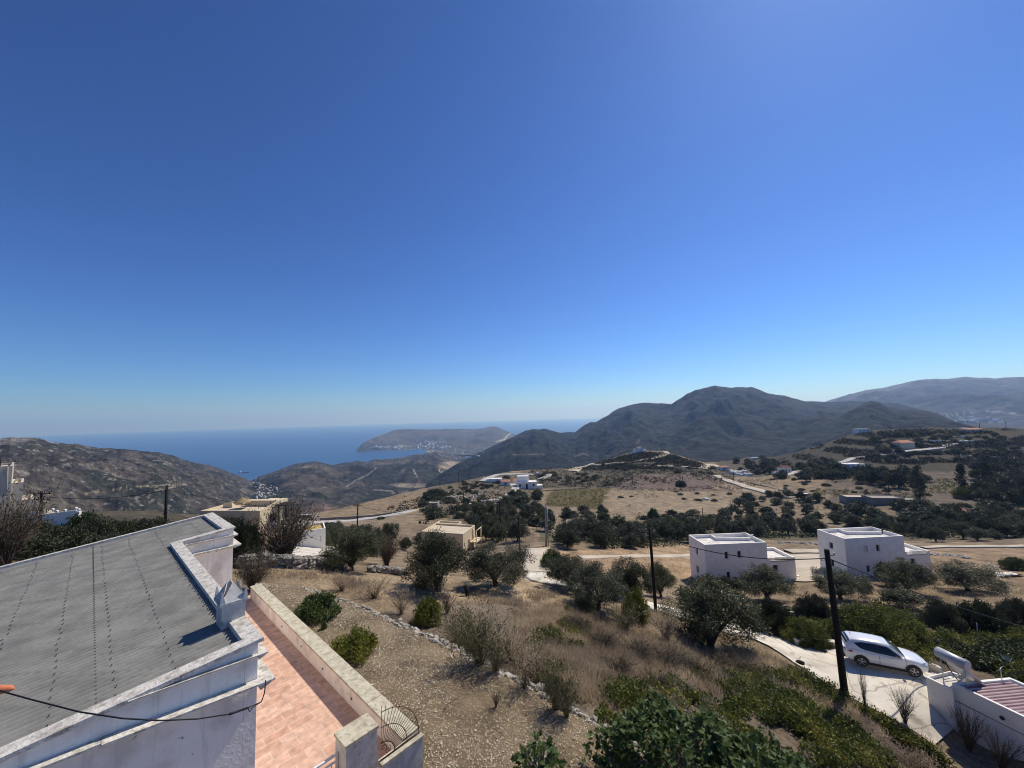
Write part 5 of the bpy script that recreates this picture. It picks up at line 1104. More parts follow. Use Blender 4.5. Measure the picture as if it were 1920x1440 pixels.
low_wall('road_wall', 'long grey parapet wall along the far side of the valley road', [(525, 978), (600, 975), (690, 970), (745, 963), (765, 957.5)], .7, .4, M_darkstone)
low_wall('road_wall', 'grey retaining wall under the village lane', [(905, 944), (935, 941), (962, 931)], 1.0, .5, M_darkstone)

# ------------------------------------------------------------------ white house with solar water heater beside the driveway
b0 = atz(1742, 1322, -16.5); zp = zat(b0, 1735, 1269); org = np.array([b0[0] + 1, b0[1] + .5, -16.5])
t = thing('house', 'white house with pink-striped corrugated roof and flat annex, beside the driveway', 'house', org)
K = [b0[:2], atz(1786, 1293, zp)[:2], atz(1812, 1268, zp)[:2], atz(1781, 1258, zp)[:2]]; mb = MB(org)
mb.prism([(*p, -18) for p in K], [(*p, zp - .16) for p in K], mtop=1)
cen = sum(K) / 4; I = [p + (cen - p) * .12 for p in K]
for i in range(4):
    j = (i + 1) % 4; mb.prism([(*K[i], zp - .158), (*K[j], zp - .158), (*I[j], zp - .158), (*I[i], zp - .158)], [(*K[i], zp), (*K[j], zp), (*I[j], zp), (*I[i], zp)])
mb.build('annex', [M_white, M_roofw], t)
zh = zp + .22; F0 = atz(1785, 1280, zh); F1 = atz(1922, 1345, zh); d = unit(F1 - F0); F1 = F0 + np.array([*(d * 7), 0]); B0 = atz(1893, 1270, zh); dd = unit(B0 - F0); B0 = F0 + np.array([*(dd * np.linalg.norm((B0 - F0)[:2])), 0]); B1 = B0 + F1 - F0
plan = [F0, F1, B1, B0]; cen = sum(plan) / 4; mb = MB(org); tk = .14
inn = [F0 + np.array([*((d + dd) * tk), 0]), F1 + np.array([*(dd * tk), 0]), B1 - np.array([*(dd * tk), 0]), B0 + np.array([*((d - dd) * tk), 0])]
mb.prism([(p[0], p[1], -19) for p in plan], [(p[0], p[1], zh - .12) for p in plan])
for i in (0, 2, 3):
    j = (i + 1) % 4; f = lambda p, z: (p[0], p[1], z)
    mb.prism([f(plan[i], zh - .118), f(plan[j], zh - .118), f(inn[j], zh - .118), f(inn[i], zh - .118)], [f(plan[i], zh), f(plan[j], zh), f(inn[j], zh), f(inn[i], zh)])
mb.build('wall', M_white, t)
# striped corrugated sheets: ribs run along dd
Ld, Le = 6.7, np.linalg.norm((B0 - F0)[:2]) - .3; nn = 210; sx = np.linspace(.16, Ld, nn); sy = np.linspace(.16, Le, 6)
X, Y = np.meshgrid(sx, sy, indexing='ij'); Pz = np.stack([F0[0] + d[0] * X + dd[0] * Y, F0[1] + d[1] * X + dd[1] * Y, zh - .075 + .028 * np.sin(2 * np.pi * X / .2)], -1).reshape(-1, 3) - org
fc = grid_faces(nn, 6); mid = sx[:-1].repeat(5); mi = (np.sin(2 * np.pi * (mid + .02) / .2) < -.1).astype(int)
M_pw = mat('white_sheet', [(.36, .27, .28), (.46, .37, .37)], 2, .7); M_pp = mat('purple_sheet', [(.16, .075, .09), (.22, .105, .12)], 2, .7)
link('roof', mesh_np('roof', Pz, fc, [M_pw, M_pp], mi=mi), t)
mb = MB(org); w0 = F0 + np.array([*(d * .0), -.85]); w1 = F1 + np.array([0, 0, -.85]); q = np.array([d[1], -d[0]]) * .018
if q @ (cen[:2] - F0[:2]) > 0: q = -q
mb.tube([w0 + np.array([*q, 0]), w1 + np.array([*q, 0])], .016, 5); mb.build('conduit', M_screw, t)
mb = MB(org); c = F0 + np.array([*(d * 1.75 + q), -.55]); mb.tube([c, c + np.array([*(q * 2), 0])], .09, 10); mb.build('vent', M_dark, t)
# solar heater
f0 = atz(1768, 1285, zp - .14); f1 = atz(1800, 1285, zp - .14); ztk = zat(f0, 1766, 1236)
T0, T1 = atz(1757, 1222, ztk + .1), atz(1815, 1250, ztk + .1); T0 = f0 + (T0 - f0) * np.array([1, 1, 0]) + np.array([0, 0, ztk + .12 - f0[2]])
sol = thing('solar_water_heater', 'solar water heater with grey cylinder tank on the flat white annex roof', 'water heater', f0); ax = unit(T1 - T0); Lk = min(np.linalg.norm((T1 - T0)[:2]), 2.0); T1 = T0 + np.array([*(ax * Lk), 0]); pr = np.array([-ax[1], ax[0]])
if pr[1] < 0: pr = -pr
mb = MB(f0); mb.tube([T0, T0 + (T1 - T0) * .02, T0 + (T1 - T0) * .98, T1], [.22, .27, .27, .22], 20); mb.build('tank', M_tank, sol)
zc = zp - .13
P4 = [T0 + np.array([*(ax * .12 + pr * .1), -.3]), T1 + np.array([*(-ax * .12 + pr * .1), -.3]), None, None]
lo = lambda p: np.array([p[0] + pr[0] * 1.15, p[1] + pr[1] * 1.15, zc + .12]); P4[2] = lo(P4[1]); P4[3] = lo(P4[0]); nrm = np.cross(P4[1] - P4[0], P4[3] - P4[0]); nrm /= np.linalg.norm(nrm)
mb = MB(f0); mb.prism(P4, [p + nrm * .09 for p in P4]); mb.build('collector', M_steel, sol)
mb = MB(f0); c4 = sum(P4) / 4; sg = 1 if nrm[2] > 0 else -1
mb.prism([c4 + (p - c4) * .92 + nrm * (.094 if sg > 0 else -.004) for p in P4], [c4 + (p - c4) * .92 + nrm * (.097 if sg > 0 else -.007) for p in P4]); mb.build('glass', M_panel, sol)
for p in (T0 + np.array([*(ax * .15), -.25]), T1 + np.array([*(-ax * .15), -.25])):
    mb = MB(f0); mb.tube([p, np.array([p[0], p[1], zc])], .03, 6); mb.tube([p, lo(p)], .025, 6); mb.tube([np.array([p[0], p[1], zc + .05]), lo(p)], .02, 5); mb.build('leg', M_steel, sol)
mb = MB(f0); mb.tube([T0 + np.array([*(ax * .3), -.24]), T0 + np.array([*(ax * .3 + pr * .2), -.7]), T0 + np.array([*(ax * .5 + pr * .5), zc - T0[2] + .1])], .022, 6); mb.build('pipe', M_cable, sol)
q = atz(1878, 1272, zh); mb = MB(q); mb.tube([q, q + np.array([0, 0, .5])], .02, 5)
mb.tube([q + np.array([-.15, 0, .4]), q + np.array([.25, .1, .55])], .012, 4); mb.solo('aerial', M_steel, 'small bent metal aerial on the back edge of the pink-striped roof', 'aerial')

# ------------------------------------------------------------------ white car on the driveway
Rr, Fr = atz(1616, 1251, -16.42), atz(1714, 1271, -16.42); hd = unit(Fr - Rr); lf = np.array([-hd[1], hd[0]]); cs = np.linalg.norm((Fr - Rr)[:2]) / 2.62
cc = (Rr + Fr) / 2 + np.array([*(lf * .78 * cs), 0]); cc[2] = max(g1(cc[0], cc[1]), g1(*Rr[:2]), g1(*Fr[:2])) + .05 + .0012 * 30 + .02
car = thing('car', 'white crossover car with dark windows parked on the concrete driveway', 'car', cc, rz=math.atan2(hd[1], hd[0])); car.scale = (cs, cs, cs)
def paint(name, col, rough=.25, coat=1.0, metallic=0.0):
    m = bpy.data.materials.new(name); m.use_nodes = True; b = m.node_tree.nodes['Principled BSDF']; nt = m.node_tree
    nz = nt.nodes.new('ShaderNodeTexNoise'); nz.inputs['Scale'].default_value = 3; rp = nt.nodes.new('ShaderNodeValToRGB'); rp.color_ramp.elements[0].color = (*[c * .96 for c in col], 1); rp.color_ramp.elements[1].color = (*col, 1)
    nt.links.new(nz.outputs['Fac'], rp.inputs[0]); nt.links.new(rp.outputs[0], b.inputs['Base Color'])
    b.inputs['Roughness'].default_value = rough; b.inputs['Coat Weight'].default_value = coat; b.inputs['Coat Roughness'].default_value = .05; b.inputs['Metallic'].default_value = metallic; return m
C_w = paint('car_white', (.78, .79, .80)); C_k = paint('car_black_trim', (.015, .015, .016), .6, 0); C_g = paint('car_glass', (.012, .014, .018), .06, .5); C_ws = paint('windscreen_glass', (.05, .065, .075), .05, .6)
C_t = paint('tyre_rubber', (.02, .02, .02), .85, 0); C_r = paint('alloy_rim', (.45, .46, .47), .3, 0, .7); C_l = paint('lamp_glass', (.6, .62, .65), .08, .8); C_red = paint('red_lamp', (.35, .02, .02), .15, .8)
# body: sections along x (front +x), half profile from sill to centre line
ST = [(-2.16, .60, .95, .62, .50), (-2.08, .80, 1.02, .42, .38), (-1.75, .87, 1.05, .30, .30), (-1.2, .90, 1.05, .25, .26), (-.5, .905, 1.02, .24, .26), (.2, .905, .99, .24, .26), (.8, .90, .97, .25, .26), (1.05, .89, .97, .26, .27), (1.5, .87, .93, .28, .30), (1.85, .81, .86, .32, .34), (2.08, .68, .76, .36, .40), (2.19, .45, .66, .42, .46)]
secs = []
for x, w, zb, zs, zl in ST:
    hood = .06 if x > .9 else .03
    half = [(w * .93, zl), (w * .985, zl + .12), (w, (zb + zl) * .5), (w * .985, zb - .12), (w * .93, zb - .02), (w * .80, zb + hood * .5), (w * .4, zb + hood), (0, zb + hood * 1.15)]
    full = [(x, -y, z) for y, z in half] + [(x, y, z) for y, z in half[-2::-1]]
    secs.append(full)
mb = MB(); idx = [mb.verts(s_) for s_ in secs]; nk = len(secs[0])
for a, b_ in zip(idx, idx[1:]):
    for k in range(nk - 1): mb.poly([a + k, a + k + 1, b_ + k + 1, b_ + k], 0, True)
mb.poly([idx[0] + k for k in range(nk)]); mb.poly([idx[-1] + k for k in reversed(range(nk))])
mb.build('body', C_w, car)
# greenhouse: pillars and roof skin
GR = [(-2.04, 1.04, .78, 1.06, .76), (-1.93, 1.03, .80, 1.40, .62), (-1.70, 1.04, .83, 1.53, .60), (-1.0, 1.03, .85, 1.585, .60), (-.3, 1.00, .86, 1.59, .60), (.25, .98, .86, 1.55, .58), (.62, .97, .85, 1.33, .66), (1.02, .975, .80, 1.02, .76)]
mb = MB(); idx = []
for x, z0, w0, z1, w1 in GR:
    half = [(w0, z0), (w0 * .5 + w1 * .5 + .015, z0 * .5 + z1 * .5), (w1, z1 - .02), (w1 * .9, z1 + .02), (w1 * .5, z1 + .04), (0, z1 + .048)]
    idx.append(mb.verts([(x, -y, z) for y, z in half] + [(x, y, z) for y, z in half[-2::-1]]))
nk = 11
for a, b_ in zip(idx, idx[1:]):
    for k in range(nk - 1): mb.poly([a + k, a + k + 1, b_ + k + 1, b_ + k], 0, True)
mb.build('cabin_shell', C_w, car)
def gl(x, f, s):       # a point on the cabin side: x along, f from belt (0) to roof (1), side s, a little proud
    xs = [g[0] for g in GR]; z0, w0, z1, w1 = (np.interp(x, xs, [g[i] for g in GR]) for i in (1, 2, 3, 4)); z1 -= .02
    y = w0 + (w1 - w0) * f + .015 * (1 - abs(2 * f - 1)) + .020; return (x, s * y, z0 + (z1 - z0) * f)
for s in (-1, 1):
    mb = MB(); top = [(-1.62, .70), (-1.2, .86), (-.5, .88), (.15, .86), (.42, .72), (.74, .36), (.86, .12)]; bot = [(-1.30, .22), (-1.0, .10), (-.5, .08), (.15, .08), (.42, .08), (.74, .09), (.86, .10)]
    vt = [gl(x, f, s) for x, f in top]; vb = [gl(x, f, s) for x, f in bot]; vm = [tuple((np.array(a) + np.array(b_)) / 2 + np.array([0, s * .016, 0])) for a, b_ in zip(vt, vb)]
    i0 = mb.verts(vt); i1 = mb.verts(vm); i2 = mb.verts(vb)
    for k in range(6): mb.poly([i0 + k, i0 + k + 1, i1 + k + 1, i1 + k], 0, True); mb.poly([i1 + k, i1 + k + 1, i2 + k + 1, i2 + k], 0, True)
    sw = mb.build('side_window', C_g, car)
    mb = MB(); mb.tube([gl(-.36, .06, s), gl(-.40, .9, s)], .022, 4); mb.build('pillar', C_k, sw)
def cs_pt(x, f):      # across the cabin at station x: f -1..1
    xs = [g[0] for g in GR]; z1, w1 = np.interp(x, xs, [g[3] for g in GR]), np.interp(x, xs, [g[4] for g in GR]); return (x, f * w1 * .93, z1 + .048 - .028 * f * f + .012)
for nm, x0, x1, mm in (('windscreen', .33, .99, C_ws), ('rear_window', -2.0, -1.80, C_g)):
    mb = MB(); rows_ = [mb.verts([cs_pt(x, f) for f in np.linspace(-1, 1, 9)]) for x in np.linspace(x0, x1, 6)]
    for a, b_ in zip(rows_, rows_[1:]):
        for k in range(8): mb.poly([a + k, a + k + 1, b_ + k + 1, b_ + k], 0, True)
    mb.build(nm, mm, car)
for s in (-1, 1):
    mb = MB(); mb.box((.05, s * .885, .30), (1.25, 0, 0), (0, .03, 0), (0, 0, .07)); mb.build('sill', C_k, car)
    for wx in (-1.31, 1.31):
        mb = MB(); n_ = 20; rin, rout = .30, .415
        ring_o = [(wx + rout * math.cos(a), s * .915, .34 + rout * math.sin(a)) for a in np.linspace(-.25, math.pi + .25, n_)]
        ring_c = [(wx, s * .915, .34)]
        c0 = mb.verts([(wx, s * .90, .34)]); r0 = mb.verts(ring_o); r1 = mb.verts([(x, s * .80, z) for x, y, z in ring_o])
        for k in range(n_ - 1): mb.poly([c0, r0 + k, r0 + k + 1]); mb.poly([r0 + k, r0 + k + 1, r1 + k + 1, r1 + k])
        mb.build('wheel_arch', C_k, car)
        w = bpy.data.objects.new('wheel', None); COL.objects.link(w); w.parent = car; w.location = (wx, s * .80, .335); w.empty_display_size = .1
        mb = MB(); pf = [(-.10, .22), (-.105, .30), (-.08, .33), (.08, .33), (.105, .30), (.115, .235), (.06, .22)]
        rg = [mb.verts([(r_ * math.cos(a), s * (y + .03), r_ * math.sin(a)) for a in np.linspace(0, 2 * math.pi, 28, endpoint=False)]) for y, r_ in pf]
        for a, b_ in zip(rg, rg[1:]):
            for k in range(28): mb.poly([a + k, a + (k + 1) % 28, b_ + (k + 1) % 28, b_ + k], 0, True)
        mb.build('tyre', C_t, w)
        mb = MB()
        for k in range(5):
            for dlt in (-.13, .13):
                a = 2 * math.pi * k / 5 + .3; a2 = a + dlt
                mb.box((.13 * math.cos(a2), s * .125, .13 * math.sin(a2)), (.095 * math.cos(a2), 0, .095 * math.sin(a2)), (0, .012, 0), (-.014 * math.sin(a2), 0, .014 * math.cos(a2)))
        mb.tube([(0, s * .10, 0), (0, s * .145, 0)], .045, 12); mb.tube([(0.222 * math.cos(a), s * .125, .222 * math.sin(a)) for a in np.linspace(0, 2 * math.pi, 25)], .012, 6, caps=False); mb.build('rim', C_r, w)
        mb = MB(); mb.tube([(0, s * .0, 0), (0, s * .06, 0)], .215, 20); mb.build('brake_disc', C_k, w)
    mb = MB(); mb.box((.80, s * .99, 1.06), (.06, 0, 0), (0, .10, 0), (0, 0, .065)); mb.tube([(.80, s * .86, 1.01), (.80, s * .95, 1.04)], .03, 5); mb.build('mirror', C_w, car)
    mb = MB(); P_ = [(1.62, s * .835, .82), (1.98, s * .70, .78), (2.10, s * .60, .70), (1.95, s * .77, .68), (1.70, s * .845, .74)]; P2 = [(x + .02, y + s * .035, z + .02) for x, y, z in P_]; mb.prism(P_, P2); mb.build('headlight', C_l, car)
    mb = MB(); P_ = [(-2.12, s * .62, .98), (-1.72, s * .872, .93), (-1.78, s * .88, .83), (-2.10, s * .74, .80)]; P2 = [(x - .025, y + s * .03, z) for x, y, z in P_]; mb.prism(P_, P2); mb.build('tail_light', C_red, car)
    for x in (-.75, .25):
        mb = MB(); mb.box((x, s * .925, .88), (.09, 0, 0), (0, .018, 0), (0, 0, .015)); mb.build('door_handle', C_w, car)
    mb = MB(); mb.tube([(.93, s * .902, .40), (.95, s * .915, .65), (.98, s * .895, .90)], .006, 4); mb.tube([(-.36, s * .912, .36), (-.36, s * .923, .65), (-.36, s * .905, .92)], .006, 4); mb.build('door_seam', C_k, car)
mb = MB(); mb.box((2.13, 0, .40), (.07, 0, 0), (0, .55, 0), (0, 0, .09)); mb.box((2.175, 0, .60), (.03, 0, 0), (0, .36, 0), (0, 0, .06)); mb.build('front_grille', C_k, car)
mb = MB(); mb.box((-2.12, 0, .42), (.08, 0, 0), (0, .62, 0), (0, 0, .11)); mb.build('rear_bumper', C_k, car)
mb = MB(); mb.tube([(-1.55, .1, 1.62), (-1.62, .1, 1.70)], .02, 5); mb.build('roof_aerial', C_k, car)
# ------------------------------------------------------------------ plants
def rdir(rng, n):
    v = rng.normal(size=(n, 3)); return v / np.linalg.norm(v, axis=1)[:, None]
def leaves(rng, cen, rad, per, L, Wd, out=.5, flat=0.0, up=0.0):
    """rhombic leaves through clumps: cen (n,3), rad (n,); per leaves each"""
    n = len(cen); c = np.repeat(cen, per, 0); r = np.repeat(rad, per); m = n * per
    d = rdir(rng, m); d[:, 2] *= (1 - flat); pos = c + d * (r * rng.random(m) ** .45)[:, None]
    a = rdir(rng, m) + d * out; a[:, 2] += up; a /= np.linalg.norm(a, axis=1)[:, None]
    b = np.cross(a, rdir(rng, m)); b /= np.linalg.norm(b, axis=1)[:, None] + 1e-9
    l = (L * rng.uniform(.6, 1.3, m))[:, None]; w = (Wd * rng.uniform(.7, 1.25, m))[:, None]
    V = np.stack([pos, pos + a * l * .45 + b * w * .5, pos + a * l, pos + a * l * .45 - b * w * .5], 1).reshape(-1, 3)
    return V
def quads(V): return np.arange(len(V)).reshape(-1, 4)
def olive_clumps(rng, n, H=4.0, Wd=4.2, low=.10):
    """uneven crown: several big lobes, each a shell of clumps"""
    C = []
    k = rng.integers(5, 8)
    for i in range(k):
        a = 2 * math.pi * i / k + rng.uniform(-.4, .4); rr = rng.uniform(.42, .62) * Wd / 2
        lc = np.array([rr * math.cos(a), rr * math.sin(a), H * rng.uniform(.30, .66)]); lr = np.array([Wd * .27, Wd * .27, H * .25]) * rng.uniform(.75, 1.15)
        m = n // (k + 1); C.append(lc + rdir(rng, m) * lr * rng.uniform(.35, 1.0, (m, 1)) ** .6)
    m = n // (k + 1) + 2; C.append(np.array([rng.uniform(-.3, .3), rng.uniform(-.3, .3), H * .74]) + rdir(rng, m) * np.array([Wd * .27, Wd * .27, H * .20]) * rng.uniform(.4, 1, (m, 1)) ** .6)
    C = np.concatenate(C); C = C[(C[:, 2] > H * low) & (C[:, 2] < H * .97)]; return C
def olive_trunk(rng, H=4.0, Wd=4.2, n=8, limbs=5, mb=None, m=0):
    mb = mb or MB(); f = H * .12
    lean = rng.uniform(-.15, .15, 2)
    mb.tube([(0, 0, -.4), (lean[0] * .3, lean[1] * .3, f * .5), (lean[0], lean[1], f)], [.22, .16, .13], n, m)
    for i in range(limbs):
        a = 2 * math.pi * i / limbs + rng.uniform(-.4, .4); r1, r2 = rng.uniform(.25, .5), rng.uniform(.55, .8) * Wd / 2
        mb.tube([(lean[0], lean[1], f * .85), (lean[0] + r1 * math.cos(a), lean[1] + r1 * math.sin(a), H * .30), (.6 * r2 * math.cos(a + .2), .6 * r2 * math.sin(a + .2), H * .52), (r2 * math.cos(a), r2 * math.sin(a), H * .74)], [.13, .09, .055, .02], max(4, n - 3), m)
    return mb
def olive_proto(seed, nc, per, L, Wd, r, leafm, joined=False, **kw):
    rng = np.random.default_rng(seed); C = olive_clumps(rng, nc, **kw); V = leaves(rng, C, rng.uniform(.7, 1.25, len(C)) * r, per, L, Wd)
    if not joined:
        tr = olive_trunk(rng, H=kw.get('H', 4.0)).mesh('trunk', M_bark); cr = mesh_np('crown', V, quads(V), leafm); return tr, cr
    mb = olive_trunk(rng, H=kw.get('H', 4.0), n=5, limbs=3, mb=MB(), m=1); tm = np.array(mb.v); q4 = [f for f in mb.f if len(f) == 4]
    F_ = np.concatenate([quads(V), np.array(q4) + len(V)]); return mesh_np('olive_tree', np.concatenate([V, tm]), F_, [leafm, M_bark], mi=[0] * (len(V) // 4) + [1] * len(q4))
NEAR = [olive_proto(100 + i, 120, 210, .14, .042, .44, M_olive if i < 2 else M_olive_l) for i in range(4)]
MIDP = [olive_proto(200 + i, 90, 64, .28, .10, .50, [M_olive, M_olive_l, M_darkleaf][i % 3], H=3.6, low=.06) for i in range(5)]
FARP = [olive_proto(300 + i, 60, 26, .52, .25, .58, [M_olive, M_darkleaf, M_olive_l][i % 3], joined=True, H=3.1, low=.08) for i in range(6)]
def shrub_far(seed, m):
    rng = np.random.default_rng(seed); C = rdir(rng, 44) * np.array([2.0, 2.0, 1.5]) * rng.uniform(.3, 1, (44, 1)) ** .5; C[:, 2] = np.abs(C[:, 2]) * 1.1 + .1
    V = leaves(rng, C, np.full(44, .55) * rng.uniform(.7, 1.3, 44), 24, .5, .24, up=.2); return mesh_np('shrub', V, quads(V), m)
SHRUBF = [shrub_far(350 + i, m) for i, m in enumerate([M_olive, M_darkleaf, M_darkleaf, M_olive_l])]
def bush_proto(seed, leafm, nc=60, per=90, L=.13, Wd=.06, r=.26, up=.3):
    rng = np.random.default_rng(seed); C = rdir(rng, nc) * np.array([.95, .95, .75]) * rng.uniform(.3, 1, (nc, 1)) ** .5; C[:, 2] = np.abs(C[:, 2]) * 1.05 + .08
    V = leaves(rng, C, rng.uniform(.7, 1.3, nc) * r, per, L, Wd, up=up); mb = MB()
    for i in range(7):
        a = rng.uniform(0, 6.28); c = C[rng.integers(0, nc)]; mb.tube([(0, 0, -.2), (c[0] * .4, c[1] * .4, c[2] * .4), tuple(c * .85)], [.035, .022, .008], 5)
    return mb.mesh('stem', M_twig), mesh_np('foliage', V, quads(V), leafm)
def twig_proto(seed, n=46, sub=5, m=M_twig, leafm=None, spread=.9, upright=1.0, r0=.016, nl=0):
    """bare or thinly leaved bush of branching twigs, 1 m high and about 1 m in radius"""
    rng = np.random.default_rng(seed); mb = MB(); tips = []
    for i in range(n):
        a = rng.uniform(0, 6.28); s = rng.uniform(.15, 1) * spread; h = rng.uniform(.65, 1.05) * upright
        p0 = np.array([rng.normal(0, .06), rng.normal(0, .06), -.1]); p1 = np.array([s * .35 * math.cos(a), s * .35 * math.sin(a), h * .42]); p2 = np.array([s * math.cos(a + rng.normal(0, .2)), s * math.sin(a + rng.normal(0, .2)), h])
        mb.tube([p0, p1, p2], [r0, r0 * .65, r0 * .25], 4); tips.append(p2)
        for k in range(sub):
            f = rng.uniform(.3, .95); q = (p0 * (1 - f) ** 2 + 2 * p1 * f * (1 - f) + p2 * f * f); e = q + (p2 - p1) * rng.uniform(.25, .6) + rng.normal(0, .13, 3); mb.tube([q, e], [r0 * .45, r0 * .15], 3); tips.append(e)
    st = mb.mesh('stem', m); lf = None
    if nl:
        T = np.array(tips); V = leaves(rng, T, np.full(len(T), .11), nl, .085, .02, up=.8); lf = mesh_np('foliage', V, quads(V), leafm)
    return st, lf
MOUND = {k: [bush_proto(491 + i * 7 + j, m, 210, 110, .055, .034, .15) for j in range(2)] for i, (k, m) in enumerate((('vine', M_vine), ('dark', M_darkleaf), ('olive', M_olive_l), ('green', M_green)))}
BUSH = {'green': [bush_proto(401 + i, M_green) for i in range(2)], 'dark': [bush_proto(411 + i, M_darkleaf, 70, 80) for i in range(3)], 'yellow': [bush_proto(421 + i, M_yell) for i in range(2)], 'olive': [bush_proto(431 + i, M_olive, 70, 90, .16, .05) for i in range(3)], 'vine': [bush_proto(441 + i, M_vine, 90, 80, .15, .11) for i in range(2)]}
TWIG = {'bare': [twig_proto(451 + i) for i in range(2)], 'broom': [twig_proto(461 + i, 46, 5, M_broom, M_broom, .9, 1.0, .010, nl=7) for i in range(2)], 'dry': [twig_proto(471 + i, 46, 4, M_twig, M_grass, .9, 1.0, .009, nl=5) for i in range(2)], 'grey': [twig_proto(481, 80, 9, M_twig, M_scrub, 1.0, 1.0, .014, nl=2)]}
_i = [0]
def put(names, meshes, label, cat, tname, loc, sx, sz, group=None, rz=None):
    _i[0] += 1
    t = thing(tname, label, cat, loc, group, rz if rz is not None else (_i[0] * 2.39) % 6.28); t.scale = (sx, sx, sz)
    for nm, me in zip(names, meshes):
        if me is not None: link(nm, me, t)
    return t
PLOT = [tuple(p[:2]) for p in list(A_) + list(B_[::-1])]
def dims(px, py, top, w):
    g = gat(px, py)
    q = atz(px, py, -8.72)
    if inpoly(np.array([q[0]]), np.array([q[1]]), PLOT)[0]: g = np.array([q[0], q[1], plot_z(q[0], q[1])])
    dep = g[1] * math.cos(TH) + g[2] * math.sin(TH)
    d = ray(px, top); r = math.hypot(g[0], g[1]); h = r * d[2] / math.hypot(d[0], d[1]) - g[2]
    return g, max(h, .3), w * dep / F
def near_olive(label, px, py, top, w, k=0, tname='olive_tree', cat='tree', prot=None):
    g, h, wd = dims(px, py, top, w); P_ = (prot or NEAR)[k % len(prot or NEAR)]; put(('trunk', 'crown'), P_, label, cat, tname, g, wd / 4.0, h / 3.9, 'olive trees on the near slope')
def bush(label, px, py, top, w, kind='green', k=0, cat='shrub', tname='shrub', group=None, zo=0):
    g, h, wd = dims(px, py, top, w); B_ = MOUND if wd > 2.6 and kind in MOUND else BUSH; P_ = B_[kind][k % len(B_[kind])]; put(('stem', 'foliage'), P_, label, cat, tname, g + np.array([0, 0, zo]), wd / 2.3, h / 1.05, group)
def twig(label, px, py, top, w, kind='bare', k=0, group=None, on_plot=False, tname='bush'):
    g, h, wd = dims(px, py, top, w); P_ = TWIG[kind][k % len(TWIG[kind])]; put(('stem', 'foliage'), P_, label, 'bush', tname, g, wd / 1.7, h / 1.0, group)

near_olive('olive tree before the dark stone wall, first of the row past the terrace', 660, 1071, 990, 104, 0)
near_olive('broad dense olive tree standing before the cream house', 823, 1109, 998, 132, 1)
near_olive('round olive tree with several visible stems beside the pale lane', 930, 1098, 1018, 118, 2)
near_olive('grey-green olive tree at the bend of the narrow path', 1068, 1106, 1040, 92, 3)
near_olive('crooked olive tree leaning over the path, next to the bend one', 1122, 1140, 1058, 108, 2)
near_olive('olive tree between the leaning one and the dark path pole', 1178, 1128, 1048, 96, 0)
near_olive('small olive tree just behind the dark path pole', 1240, 1120, 1056, 62, 1)
near_olive('largest dark olive tree, spreading over dry grass above the driveway', 1332, 1216, 1086, 164, 1)
near_olive('small round olive tree at the shaded corner of the first white cubic house', 1330, 1110, 1074, 44, 0, prot=MIDP)
near_olive('young thin olive tree in front of the first white cubic house', 1364, 1110, 1078, 26, 1, prot=MIDP)
near_olive('young twin olive tree by the first cubic house door', 1382, 1112, 1080, 24, 3, prot=MIDP)
near_olive('dark flat-topped olive tree covering the lower wing of the first cubic house', 1440, 1126, 1063, 92, 1)
near_olive('olive tree between tall driveway pole and the second cubic house', 1577, 1124, 1066, 84, 3)
near_olive('dense olive tree at the far corner of the second cubic house', 1704, 1112, 1050, 84, 0)
near_olive('narrow olive tree touching the second cubic house wall', 1662, 1098, 1050, 32, 1, prot=MIDP)
near_olive('lone umbrella-shaped olive tree on bare earth beside the second cubic house', 1816, 1108, 1055, 92, 2)
near_olive('small olive tree below the second cubic house corner', 1690, 1138, 1104, 60, 3, prot=MIDP)
near_olive('thin sapling olive beside the dark blue house base', 1623, 1112, 1088, 26, 4, prot=MIDP)
bush('dark olive bush in front of the olive tree by the driveway pole', 1525, 1166, 1106, 74, 'olive', 0)
bush('dark round olive bush beyond the driveway wall', 1768, 1182, 1118, 74, 'olive', 1)
bush('very dark broad olive bush near the photo edge', 1842, 1184, 1122, 96, 'dark', 2)
bush('dark bush cut by the photo edge beneath the black cable', 1908, 1172, 1116, 66, 'olive', 2)
bush('dark green bush at the shaded side of the largest olive tree', 1452, 1184, 1118, 92, 'dark', 0)
bush('bright dark-green round bush above the narrow path start', 1036, 1072, 1024, 56, 'green', 0)
bush('light green tree with yellowish crown at the bare earth edge', 1906, 1068, 1044, 54, 'green', 1)
bush('big mounded green bush behind the white car', 1650, 1212, 1132, 170, 'vine', 0)
bush('green bush beside the concrete kerb wall', 1510, 1206, 1158, 96, 'vine', 1)
bush('low green bush on bare soil by the terrace wall, farther one', 592, 1168, 1112, 92, 'green', 0, group='green bushes on the bare plot')
bush('yellowish green bush on bare soil hugging the terrace wall', 664, 1236, 1176, 92, 'yellow', 1, group='green bushes on the bare plot')
bush('tiny green sprig at the terrace wall foot between two bushes', 607, 1192, 1182, 12, 'green', 1, group='green bushes on the bare plot')
bush('round yellow-green bush before the broad olive tree', 803, 1168, 1120, 66, 'yellow', 0)
bush('pale yellow-green bush on the path beside the dark pole', 1193, 1166, 1100, 56, 'yellow', 1)
twig('bare brown brush clump standing on straw before the round yellow-green bush', 752, 1152, 1108, 56, 'dry', 0)
twig('brown dry brush at the stony plot edge, nearest the first olive', 640, 1108, 1082, 60, 'dry', 1)
twig('low dry brush on straw between stony edge and olive shade', 700, 1122, 1090, 66, 'dry', 0)
twig('bare clump of upright stalks right of the yellow-green bush', 838, 1150, 1112, 40, 'bare', 1)
twig('green broom bush leaning over the stony edge with long shadow', 862, 1206, 1152, 96, 'broom', 0)
twig('tall grey-green broom bush on the stony edge, middle one of three', 900, 1232, 1160, 124, 'broom', 1)
